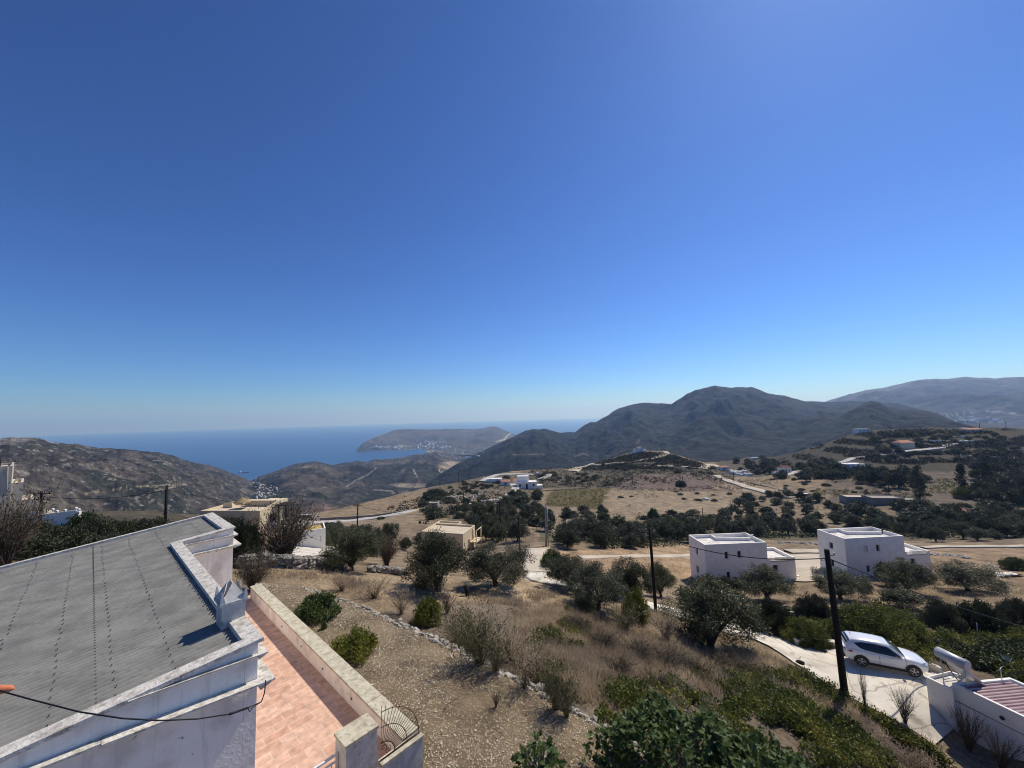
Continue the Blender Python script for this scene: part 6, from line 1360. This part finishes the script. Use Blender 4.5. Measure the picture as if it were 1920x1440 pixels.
twig('brown dry broom bush at the stony edge lowest of three', 958, 1240, 1178, 110, 'dry', 1)
twig('thin dry bush beyond the stony edge near green leaves', 1004, 1266, 1216, 90, 'dry', 0)
twig('dark green broom tuft at the end of the stony edge', 1040, 1304, 1258, 84, 'broom', 1)
twig('yellowish broom bush below the path pole', 1172, 1182, 1146, 76, 'broom', 1)
twig('dry yellow brush between path pole and largest olive', 1250, 1200, 1150, 76, 'dry', 0)
twig('large bare grey bush before the cream house with roof terrace', 530, 1056, 962, 120, 'grey', 0)
twig('dead brown bush in the corner behind the terrace wall end', 474, 1108, 1046, 66, 'grey', 0)
twig('grey leafless bush between the first two olive trees', 725, 1060, 1012, 56, 'grey', 0)
twig('bare tree with dark twigs in front of the tall beige house', 8, 1066, 952, 104, 'grey', 0)
twig('bare twiggy bush at the driveway edge near the tall pole', 1697, 1358, 1298, 42, 'bare', 0)
twig('bare dark twigs before the white house wall', 1818, 1408, 1336, 56, 'bare', 1)
twig('second bare twigs farther along the white house wall', 1878, 1440, 1380, 60, 'bare', 0)
twig('single thin weed stalks beside the driveway pole foot', 1623, 1332, 1262, 14, 'bare', 1)
twig('small thorny dead plant on the bare soil plot', 930, 1316, 1298, 24, 'bare', 1)
for i, (px, py, tp, w, kd) in enumerate([(880, 1216, 1180, 84, 'broom'), (930, 1242, 1204, 80, 'broom'), (985, 1268, 1228, 84, 'dry'), (1062, 1318, 1282, 70, 'broom'), (905, 1200, 1164, 70, 'dry')]):
    twig('one of the thin broom bushes in the row along the stony plot edge', px, py, tp, w, kd, i, group='broom bushes along the stony plot edge')
for i, (px, py, tp, w) in enumerate([(1080, 1180, 1160, 60), (1130, 1210, 1186, 70), (1200, 1230, 1208, 80), (1255, 1246, 1222, 76), (1160, 1260, 1236, 70), (1300, 1262, 1240, 70), (1100, 1140, 1122, 60), (1350, 1250, 1232, 66), (1400, 1262, 1242, 60), (1230, 1290, 1266, 70)]):
    twig('one of the low dead brushwood tufts scattered over the dry grass slope', px, py, tp, w, 'grey', i, group='dead brushwood tufts on the dry slope')
# dark bushes behind the corrugated roof
for i, (px, py, tp, w, kd) in enumerate([(72, 1048, 1002, 96, 'olive'), (118, 1042, 986, 88, 'olive'), (168, 1034, 962, 96, 'olive'), (216, 1026, 968, 84, 'dark'), (258, 1020, 966, 76, 'olive'), (293, 1012, 972, 60, 'olive'), (158, 1000, 955, 56, 'green'), (70, 1004, 976, 60, 'olive'), (190, 1060, 996, 100, 'olive'), (110, 1072, 1012, 100, 'dark')]):
    bush('one of the dense dark bushes in the row behind the corrugated roof', px, py, tp, w, kd, i, group='dark bushes behind the corrugated roof')
bush('tall dark green bush between corrugated roof and cream house', 452, 1058, 962, 84, 'dark', 1)
bush('second dark bush against the wall of the cream house', 418, 1010, 964, 60, 'olive', 1)

# trees farther out, by area
rngz = np.random.default_rng(2024)
def zone(polys, n, label, group, size, protos, mind=.8, tname='olive_tree', cat='tree', hs=1.0):
    """n trees within pixel-outlined plots of the survey, kept apart on the ground"""
    pts = []; t0 = 0
    while len(pts) < n and t0 < 40:
        t0 += 1; cand = []
        for pl in polys:
            xs = [p[0] for p in pl]; ys = [p[1] for p in pl]; m = max(20, n)
            q = np.column_stack([rngz.uniform(min(xs), max(xs), m), rngz.uniform(min(ys), max(ys), m)]); cand.append(q[inpoly(q[:, 0], q[:, 1], pl)])
        cand = np.concatenate(cand); rngz.shuffle(cand)
        for g in gats(cand):
            if np.isnan(g[0]) or len(pts) >= n: continue
            if all((g[0] - p[0]) ** 2 + (g[1] - p[1]) ** 2 > (size * mind) ** 2 for p in pts): pts.append(g)
    for g in pts:
        s = size / 4.2 * rngz.uniform(.72, 1.25); k = int(rngz.integers(0, len(protos))); P_ = protos[k]
        if isinstance(P_, tuple): put(('trunk', 'crown'), P_, label, cat, tname, g, s, s * rngz.uniform(.85, 1.1) * hs, group, rngz.uniform(0, 6.28))
        else:
            o = link(tname, P_); o.location = g; o.rotation_euler = (0, 0, rngz.uniform(0, 6.28)); o.scale = (s * rngz.uniform(.82, 1.25), s * rngz.uniform(.82, 1.25), s * rngz.uniform(.7, 1.15) * hs); tag(o, label, cat, group)
zone([[(1030, 1000), (1290, 988), (1300, 1020), (1180, 1030), (1050, 1028)]], 34, 'one of the dense dark trees along the bank behind the dark path pole', 'trees on the bank behind the path', 4.6, MIDP)
zone([[(1300, 985), (1540, 985), (1540, 1005), (1300, 1008)]], 26, 'one of the dark trees in the hedge right behind the first white cubic house', 'trees behind the first cubic house', 4.4, MIDP)
zone([[(1560, 985), (1930, 975), (1930, 1012), (1740, 1018), (1640, 998)]], 34, 'one of the dark trees crowding behind the second white cubic house', 'trees behind the second cubic house', 4.6, MIDP)
zone([[(1410, 930), (1470, 928), (1560, 945), (1600, 985), (1350, 985), (1370, 950)]], 42, 'one of the round olive trees in the sunny grove beside the straw field', 'olive grove beside the straw field', 4.2, FARP, 1.35)
zone([[(1005, 955), (1140, 956), (1175, 985), (1010, 998)]], 24, 'one of the olive trees in rows below the vineyard', 'olive rows below the vineyard', 4.2, FARP, 1.25)
zone([[(960, 925), (1020, 930), (1050, 985), (990, 1000), (960, 965)]], 20, 'one of the dark trees below the long low white house', 'trees below the long white house', 5.2, FARP, .8)
zone([[(865, 955), (960, 945), (985, 1015), (900, 1020)]], 30, 'one of the dark trees behind and beside the cream house', 'trees behind the cream house', 4.8, MIDP, .75)
zone([[(790, 945), (865, 955), (870, 975), (800, 975)]], 10, 'one of the grey shrubs beyond the cream house roof', 'shrubs beyond the cream house', 4.4, SHRUBF, .8, tname='shrub', cat='shrub')
zone([[(600, 1000), (640, 1000), (800, 1000), (800, 1030), (700, 1045), (600, 1030)]], 18, 'one of the small dark trees under the walled road', 'small trees under the walled road', 3.4, MIDP, .9)
zone([[(1560, 945), (1640, 955), (1930, 950), (1930, 985), (1600, 985)]], 34, 'one of the dark trees around the red flat roof and the stone barns', 'trees around the stone barns', 4.8, FARP, .8)
zone([[(1600, 890), (1740, 890), (1735, 912), (1620, 918)], [(1830, 880), (1930, 875), (1930, 950), (1830, 945)]], 44, 'one of the dark tall trees in the grove on the valley floor', 'trees of the valley grove', 5.6, FARP, .95, hs=1.4, tname='broadleaf_tree', cat='tree')
zone([[(1385, 870), (1600, 880), (1600, 905), (1480, 905), (1400, 885)], [(1345, 866), (1440, 858), (1470, 880), (1400, 893)]], 38, 'one of the dark trees around the small white houses below the terraced hill', 'trees below the terraced hill', 6.0, FARP, .9, tname='broadleaf_tree', cat='tree')
zone([[(1120, 872), (1360, 876), (1360, 890), (1200, 884), (1130, 880)]], 26, 'one of the dark shrubs in the hedge at the foot of the chapel hill', 'hedge at the chapel hill foot', 5.0, SHRUBF, .7, hs=.7, tname='shrub', cat='shrub')
zone([[(1010, 885), (1110, 888), (1130, 905), (1010, 902)]], 22, 'one of the dark shrubs along the brow beside the pale track', 'shrubs along the brow', 5.2, SHRUBF, .8, hs=.75, tname='shrub', cat='shrub')
zone([[(830, 908), (950, 893), (960, 905), (900, 920), (850, 922)], [(800, 925), (905, 915), (925, 938), (860, 948), (800, 945)]], 34, 'one of the dark shrubs on the brow around the low white houses', 'shrubs on the brow', 4.8, SHRUBF, .8, hs=.85, tname='shrub', cat='shrub')
zone([[(1640, 815), (1930, 812), (1930, 870), (1620, 862)]], 40, 'one of the trees dotted over the terraced hillside', 'trees on the terraced hillside', 6.0, FARP, 1.2, hs=.85, tname='broadleaf_tree', cat='tree')
zone([[(1195, 968), (1300, 960), (1345, 968), (1300, 985), (1215, 985)]], 14, 'one of the shrubs at the lower edge of the straw field', 'shrubs below the straw field', 4.2, SHRUBF, .7, hs=.75, tname='shrub', cat='shrub')
zone([[(600, 985), (780, 966), (880, 925), (860, 950), (780, 985)], [(1440, 894), (1560, 908), (1560, 945), (1450, 918)], [(1560, 915), (1740, 916), (1740, 940), (1600, 945)], [(1150, 920), (1400, 925), (1400, 945), (1150, 935)]], 34, 'one of the small lone shrubs dotting the open dry fields', 'lone shrubs on the dry fields', 3.0, SHRUBF, 2.0, hs=.7, tname='shrub', cat='shrub')
# cypresses and the yellow-green trees of the valley grove
def cypress(label, px, py, top, w):
    g, h, wd = dims(px, py, top, w); rng = np.random.default_rng(int(px)); n = 90; z = rng.random(n) ** .8; r = (wd / 2) * np.sin(np.pi * np.clip(z * .92 + .06, 0, 1)) ** .6 * rng.uniform(.3, 1, n); a = rng.uniform(0, 6.28, n)
    C = np.stack([r * np.cos(a), r * np.sin(a), z * h * .93 + h * .05], 1); V = leaves(rng, C, np.full(n, wd * .2), 22, .7, .28, up=1.2); t = thing('cypress', label, 'tree', g); link('crown', mesh_np('crown', V, quads(V), M_darkleaf), t); mb = MB(); mb.tube([(0, 0, -.3), (0, 0, h * .3)], [.25, .12], 6); mb.build('trunk', M_bark, t)
cypress('tallest dark cypress at the edge of the striped vineyard', 1725, 936, 876, 20)
cypress('dark cypress on the far side of the striped vineyard', 1806, 920, 872, 15)
cypress('dark cypress deep in the valley grove', 1852, 905, 868, 14)
bush('yellow-green tree glowing among the dark grove, larger one', 1806, 934, 913, 34, 'yellow', 0)
bush('yellow-green tree beside the larger glowing one', 1824, 924, 909, 28, 'yellow', 1)
bush('bright green round shrub at the straw field lower edge', 1225, 975, 950, 26, 'green', 0)
bush('dark round shrub alone on the ploughed field', 1277, 912, 899, 24, 'dark', 1)
bush('dark spreading juniper on the brow beside the grey hut', 815, 935, 914, 60, 'dark', 2)

# ground cover that nobody could count
rngs_ = np.random.default_rng(99)
def sample(polys, n):
    ar = []; 
    for pl in polys:
        p = np.array(pl, float); ar.append(abs(np.dot(p[:, 0], np.roll(p[:, 1], 1)) - np.dot(p[:, 1], np.roll(p[:, 0], 1))) / 2)
    ar = np.array(ar) / sum(ar); out = []
    for pl, f in zip(polys, ar):
        xs = [p[0] for p in pl]; ys = [p[1] for p in pl]; k = int(n * f) + 1; got = []
        while sum(map(len, got)) < k:
            q = np.column_stack([rngs_.uniform(min(xs), max(xs), k * 2), rngs_.uniform(min(ys), max(ys), k * 2)]); got.append(q[inpoly(q[:, 0], q[:, 1], pl)])
        out.append(np.concatenate(got)[:k])
    P = gats(np.concatenate(out)); return P[~np.isnan(P[:, 0])]
def cover(name, P, rad, per, L, Wd, m, hgt=.3, up=.2, relsize=None, flat=.3):
    c = P.copy(); r = np.full(len(P), rad) * rngs_.uniform(.6, 1.4, len(P))
    if relsize is not None: r = r * relsize
    c[:, 2] += hgt * (1 if relsize is None else relsize) * rngs_.uniform(.2, 1, len(P)); V = leaves(rngs_, c, r, per, L, Wd, flat=flat, up=up)
    return tag(link(name, mesh_np(name, V, quads(V), m)), kind='stuff')
def clumpy(P, s, thr, seed):
    return P[fbm(P[:, 0] / s, P[:, 1] / s, seed, 4) > thr]
SCR = [[(1060, 882), (1110, 866), (1160, 856), (1205, 848), (1255, 852), (1300, 864), (1345, 880), (1200, 880)]]
P = sample(SCR, 3000); P = clumpy(P, 14, -.4, 5); cover('hill_scrub', P, 1.1, 16, .8, .45, M_scrub, .45)
P = sample([[(990, 880), (1200, 874), (1380, 882), (1380, 892), (1190, 889), (1150, 915), (1030, 917), (990, 908)], [(1185, 972), (1300, 964), (1400, 985), (1300, 998), (1185, 995)], [(1140, 893), (1200, 905), (1180, 915), (1130, 912)]], 1500); P = clumpy(P, 10, -.25, 6); cover('hill_scrub', P, 1.0, 18, .6, .34, M_darkleaf, .5)
P = sample([[(1430, 872), (1500, 850), (1560, 828), (1620, 812), (1700, 806), (1930, 806), (1930, 895), (1560, 900), (1450, 884)]], 8200); P = clumpy(P, 22, -.2, 7); rz_ = np.sin(P[:, 2] * 1.05 + fbm(P[:, 0] / 60, P[:, 1] / 60, 3, 3) * 3); P = P[rz_ > -.35]; cover('hill_scrub', P, 1.35, 14, 1.0, .55, M_scrub, .5)
P = sample([[(1010, 890), (1200, 884), (1370, 892), (1380, 900), (1160, 912), (1010, 910)], [(700, 945), (790, 925), (870, 905), (1010, 900), (1010, 950), (860, 960), (790, 985)]], 1500); P = clumpy(P, 16, -.05, 17); cover('hill_scrub', P, 1.1, 14, .8, .45, M_scrub, .45)
P = sample([[(1160, 890), (1350, 888), (1410, 912), (1380, 925), (1150, 918)]], 1200); P = clumpy(P, 12, 0.0, 27); cover('dry_scrub', P, .5, 10, .5, .25, M_twig, .25)
P = sample([[(1150, 920), (1380, 922), (1420, 948), (1370, 980), (1190, 976)]], 900); P = clumpy(P, 12, .15, 37); cover('straw_tufts', P, .55, 9, .55, .2, M_straw, .2)
P = sample([[(1560, 900), (1740, 915), (1740, 945), (1560, 935)]], 500); P = clumpy(P, 10, .05, 47); cover('dry_scrub', P, .7, 12, .6, .3, M_scrub, .35)
P = sample([[(1035, 920), (1135, 916), (1128, 952), (1022, 950)], [(1384, 899), (1440, 900), (1450, 912), (1410, 912)], [(1530, 917), (1590, 920), (1590, 932), (1530, 928)], [(1745, 900), (1802, 896), (1802, 925), (1742, 925)]], 1500); P = P[np.sin((P[:, 0] * .6 + P[:, 1] * .8) * 2.6) > -.2]; cover('vineyard', P, .55, 9, .42, .3, M_yell, .5)
DKP = [[(1020, 1005), (1290, 990), (1300, 1022), (1190, 1030), (1050, 1028)], [(1300, 990), (1545, 988), (1545, 1010), (1300, 1012)], [(1560, 975), (1930, 960), (1930, 1012), (1740, 1018), (1640, 1000)], [(865, 960), (990, 955), (990, 1015), (900, 1020)], [(1600, 892), (1740, 892), (1735, 912), (1620, 918)], [(1830, 885), (1930, 880), (1930, 960), (1830, 955)]]
P = sample(DKP, 2300); P = clumpy(P, 11, -.1, 57); cover('undergrowth', P, .9, 20, .5, .26, M_darkleaf, .6, flat=.2)
P = sample([[(1380, 925), (1560, 935), (1640, 985), (1340, 985)], [(1000, 950), (1150, 955), (1180, 985), (1000, 1000)], [(960, 925), (1020, 930), (1050, 985), (960, 985)]], 500); P = clumpy(P, 9, .15, 58); cover('undergrowth', P, .6, 14, .45, .22, M_scrub, .35, flat=.2)
# dry grass on the near slopes
GR_ = [[(960, 1150), (1060, 1130), (1180, 1180), (1300, 1225), (1420, 1215), (1500, 1262), (1440, 1290), (1300, 1300), (1150, 1330), (1060, 1310), (980, 1250)], [(620, 1085), (760, 1085), (900, 1105), (1040, 1110), (1070, 1135), (960, 1150), (880, 1140), (760, 1130), (640, 1110)]]
def grass(name, P, n, hmin, hmax, m, w=.012):
    k = len(P) * n; b_ = np.repeat(P, n, 0) + np.column_stack([rngs_.normal(0, .22, (k, 2)), np.zeros(k)]); b_[:, 2] = np.repeat(P[:, 2], n) - .03
    h = rngs_.uniform(hmin, hmax, k); a = rngs_.uniform(0, 6.28, k); ln = rngs_.normal(0, .45, (k, 2)); s = np.stack([np.cos(a), np.sin(a), np.zeros(k)], 1) * (w * (1 + rngs_.random(k)))[:, None]
    tip = b_ + np.column_stack([ln * h[:, None] * .8, h]); V = np.stack([b_ - s, b_ + s, tip], 1).reshape(-1, 3)
    return tag(link(name, mesh_np(name, V, np.arange(3 * k).reshape(-1, 3), m)), kind='stuff')
P = sample(GR_, 9500); grass('dry_grass', P[:6500], 9, .12, .42, M_grass, .011)
grass('dry_grass', clumpy(P, 1.6, .12, 61), 8, .15, .5, M_weed, .009)
P = sample([[(1150, 1130), (1330, 1170), (1410, 1200), (1300, 1220), (1150, 1170)], [(1450, 1095), (1930, 1090), (1930, 1200), (1700, 1140), (1480, 1160)], [(1490, 1255), (1760, 1400), (1740, 1420), (1480, 1290)]], 3800); grass('dry_grass', P, 8, .1, .38, M_grass, .014)
P = sample([[(560, 1088), (480, 1085), (450, 1070), (640, 1072), (660, 1090)], [(1040, 1040), (1290, 1030), (1290, 1075), (1060, 1075)]], 900); grass('dry_grass', P, 7, .08, .3, M_grass, .016)
# leafy creepers over the slope
VN = [[(1130, 1300), (1300, 1268), (1400, 1262), (1500, 1262), (1570, 1300), (1650, 1350), (1730, 1400), (1790, 1440), (1120, 1440)]]
P = sample(VN, 6200); Pd = clumpy(P, 1.9, .18, 72); cover('dry_creeper', Pd, .24, 10, .16, .03, M_weed, .3, up=.7); P = clumpy(P, 2.2, -.24, 71); cover('creeper', P[::9], .24, 12, .12, .1, M_yell, .40); cover('creeper', P, .26, 19, .115, .09, M_vine, .30, relsize=.8 + .6 * np.clip(fbm(P[:, 0] / 3, P[:, 1] / 3, 4, 3) + .5, 0, 1))
P = sample([[(990, 1200), (1060, 1165), (1110, 1180), (1100, 1225), (1050, 1270), (1000, 1250)], [(1060, 1140), (1120, 1150), (1110, 1180), (1060, 1170)], [(960, 1240), (1010, 1255), (1080, 1320), (1040, 1310)]], 1100); P = clumpy(P, 1.6, .05, 73); cover('creeper', P, .22, 15, .11, .07, M_vine, .30); cover('creeper', P[::3], .22, 10, .10, .06, M_yell, .34)
P = sample([[(1430, 1150), (1500, 1150), (1580, 1180), (1580, 1206), (1500, 1200), (1440, 1180)], [(1560, 1150), (1640, 1130), (1720, 1160), (1760, 1230), (1700, 1230), (1580, 1200)], [(1750, 1190), (1840, 1180), (1930, 1190), (1930, 1300), (1830, 1262), (1760, 1240)]], 3200); P = clumpy(P, 3.2, -.3, 79); cover('creeper', P, .36, 24, .16, .12, M_vine, .5)
P = sample([[(1740, 1215), (1930, 1215), (1930, 1300), (1830, 1262)]], 900); P = clumpy(P, 3.0, -.1, 83); cover('creeper', P, .4, 17, .2, .16, M_darkleaf, .6)

# fig tree rising into view from below, and its smaller neighbour
def fig(name, label, cen, rad, n, sz, seed, base):
    rng = np.random.default_rng(seed); d = rdir(rng, n); d[:, 2] = np.where(d[:, 2] < -.4, -d[:, 2], d[:, 2]); lump = 1 + .22 * np.sin(d[:, 0] * 7 + seed) * np.cos(d[:, 1] * 6)
    pos = np.array(cen) + d * np.array(rad) * (rng.uniform(.55, 1.0, n) ** .5 * lump)[:, None]
    a = d * .5 + rng.normal(0, .55, (n, 3)); a[:, 2] -= .25; a /= np.linalg.norm(a, axis=1)[:, None]
    nn = rdir(rng, n) * .8 + np.array([0, 0, .9]) + d * .55; b_ = np.cross(nn, a); b_ /= np.linalg.norm(b_, axis=1)[:, None]; nn = np.cross(a, b_)
    half = np.array([(0, 0, 0), (.04, .20, .05), (.26, .45, .10), (.33, .25, .05), (.60, .42, .06), (.68, .19, .0), (1.0, 0, -.10)]); s = sz * rng.uniform(.6, 1.25, n)
    H1 = np.stack([pos + (a * h[0] + b_ * h[1] + nn * h[2]) * s[:, None] for h in half], 1); H2 = np.stack([pos + (a * h[0] - b_ * h[1] + nn * h[2]) * s[:, None] for h in half], 1)
    V = np.concatenate([H1.reshape(-1, 3), H2.reshape(-1, 3)]); F_ = np.arange(14 * n).reshape(-1, 7); mi = (rng.random(n) > .995).astype(int); t = thing(name, label, 'tree', base)
    cr = link('foliage', mesh_np('foliage', V - np.array(base), F_, [M_fig, M_figold], mi=np.concatenate([mi, mi])), t)
    mb = MB(base); c = np.array(cen); bb = np.array(base)
    for i in range(26):
        q = pos[rng.integers(0, n)]; mb.tube([bb + rng.normal(0, .1, 3), bb * .55 + c * .45 + rng.normal(0, .3, 3) * np.array([1, 1, .4]), c * .5 + q * .5, q], [.07, .05, .028, .010], 5)
    mb.build('stem', mat('fig_bark', [(.16, .14, .12), (.28, .26, .23)], 6, .9), t)
fc_ = ray(1262, 1462) * 9.4
fig('fig_tree', 'large-leaved green fig tree in the foreground below the dry slope', fc_, (1.95, 1.5, 1.42), 3600, .16, 5, np.array([fc_[0], fc_[1] + .3, g1(fc_[0], fc_[1] + .3)]))
fc2 = ray(1420, 1485) * 9.8
fig('fig_tree', 'lower spreading fig branches merging toward the green creepers', fc2, (1.5, 1.3, 1.05), 1700, .155, 8, np.array([fc2[0], fc2[1] + .2, g1(fc2[0], fc2[1] + .2)]))
fc3 = ray(1012, 1450) * 9.0
fig('fig_shoot', 'small fig shoots rising at the edge of the bare soil plot', fc3, (.55, .45, .66), 220, .155, 11, np.array([fc3[0], fc3[1], g1(fc3[0], fc3[1])]))

# ------------------------------------------------------------------ small things lying about
g = gat(876, 1117); mb = MB(g); mb.tube([g + np.array([0, 0, -.2]), g + np.array([-.03, 0, .35]), g + np.array([-.12, 0, .7])], [.15, .13, .15], 9); mb.solo('tree_stump', M_wood, 'dark leaning tree stump on straw beside the round olive tree', 'stump')
def sheet(name, label, cat, px, py, sx, sy, h, m, seed, n=9):
    g = gat(px, py); rng = np.random.default_rng(seed); X, Y = np.meshgrid(np.linspace(-sx, sx, n), np.linspace(-sy, sy, n), indexing='ij'); k = 1 + .25 * fbm(X * 2, Y * 2, seed, 2); Zz = h * np.clip(fbm(X * 1.7 / sx, Y * 1.7 / sy, seed, 3) + .5, .05, 1)
    V = np.stack([X * k, Y * k, Zz + .03], -1).reshape(-1, 3); V[:, 2] += gz(V[:, 0] + g[0], V[:, 1] + g[1]) - g[2]; o = link(name, mesh_np(name, V, grid_faces(n, n), m, smooth=True)); o.location = g; tag(o, label, cat)
sheet('tarpaulin', 'crumpled white tarpaulin on bare earth near the lone umbrella-shaped olive', 'tarpaulin', 1893, 1080, 1.5, .7, .5, M_white, 3)
sheet('tarpaulin', 'crumpled white sheeting at the corner of the first cubic house', 'tarpaulin', 1489, 1082, .7, .5, .3, M_white, 4)
sheet('plastic_bag', 'white plastic bag lying in dry weeds above the driveway', 'bag', 1450, 1254, .16, .13, .16, M_white, 5)
sheet('plastic_bag', 'small white scrap on the grass below the path', 'bag', 1118, 1150, .22, .1, .1, M_white, 6)
sheet('plastic_sheet', 'white debris caught in the dark bush by the kerb wall', 'debris', 1476, 1166, .45, .35, .9, M_white, 7)
g = gat(1868, 1078); mb = MB(g)
for s in (-1, 1): mb.tube([g + np.array([s * .55, 0, 0]), g + np.array([0, 0, 1.35])], .07, 5); mb.tube([g + np.array([s * .55, .9, 0]), g + np.array([0, .9, 1.35])], .07, 5)
mb.tube([g + np.array([0, 0, 1.33]), g + np.array([0, .9, 1.33])], .05, 5); mb.solo('wooden_frame', M_white, 'small white A-shaped frame standing next to the crumpled tarpaulin', 'frame')
g = gat(1500, 1246); mb = MB(g); mb.rock(g + np.array([0, 0, .1]), .3, .25, .2, np.random.default_rng(3)); mb.solo('boulder', M_wood, 'dark round stone at the driveway edge', 'stone')
g = gat(1890, 1262); mb = MB(g); rng = np.random.default_rng(6)
for i in range(22):
    a = rng.uniform(0, 6.28); e = rng.uniform(.3, 1.3); p = g + np.array([0, 0, .5]); q = p + .75 * np.array([math.cos(a) * math.cos(e), math.sin(a) * math.cos(e), math.sin(e)]); w = np.array([-math.sin(a), math.cos(a), 0]) * .05
    mb.face([p - w * .5, (p * .5 + q * .5) - w, q, (p * .5 + q * .5) + w, p + w * .5])
mb.solo('agave', mat('agave_leaf', [(.26, .32, .26), (.36, .42, .36)], 4, .6), 'spiky pale agave above the pink-striped roof', 'plant')
g = gat(1645, 1325); 
for px, py, tp, lb in ((1630, 1200, 1158, 'thin grey stake standing in the green bush behind the car'), (1838, 1228, 1170, 'thin grey stake among the dark creepers near the photo edge')):
    g, h, _ = dims(px, py, tp, 5); mb = MB(g); mb.tube([g, g + np.array([.02, 0, h])], .03, 5); mb.solo('stake', M_greypole, lb, 'stake')
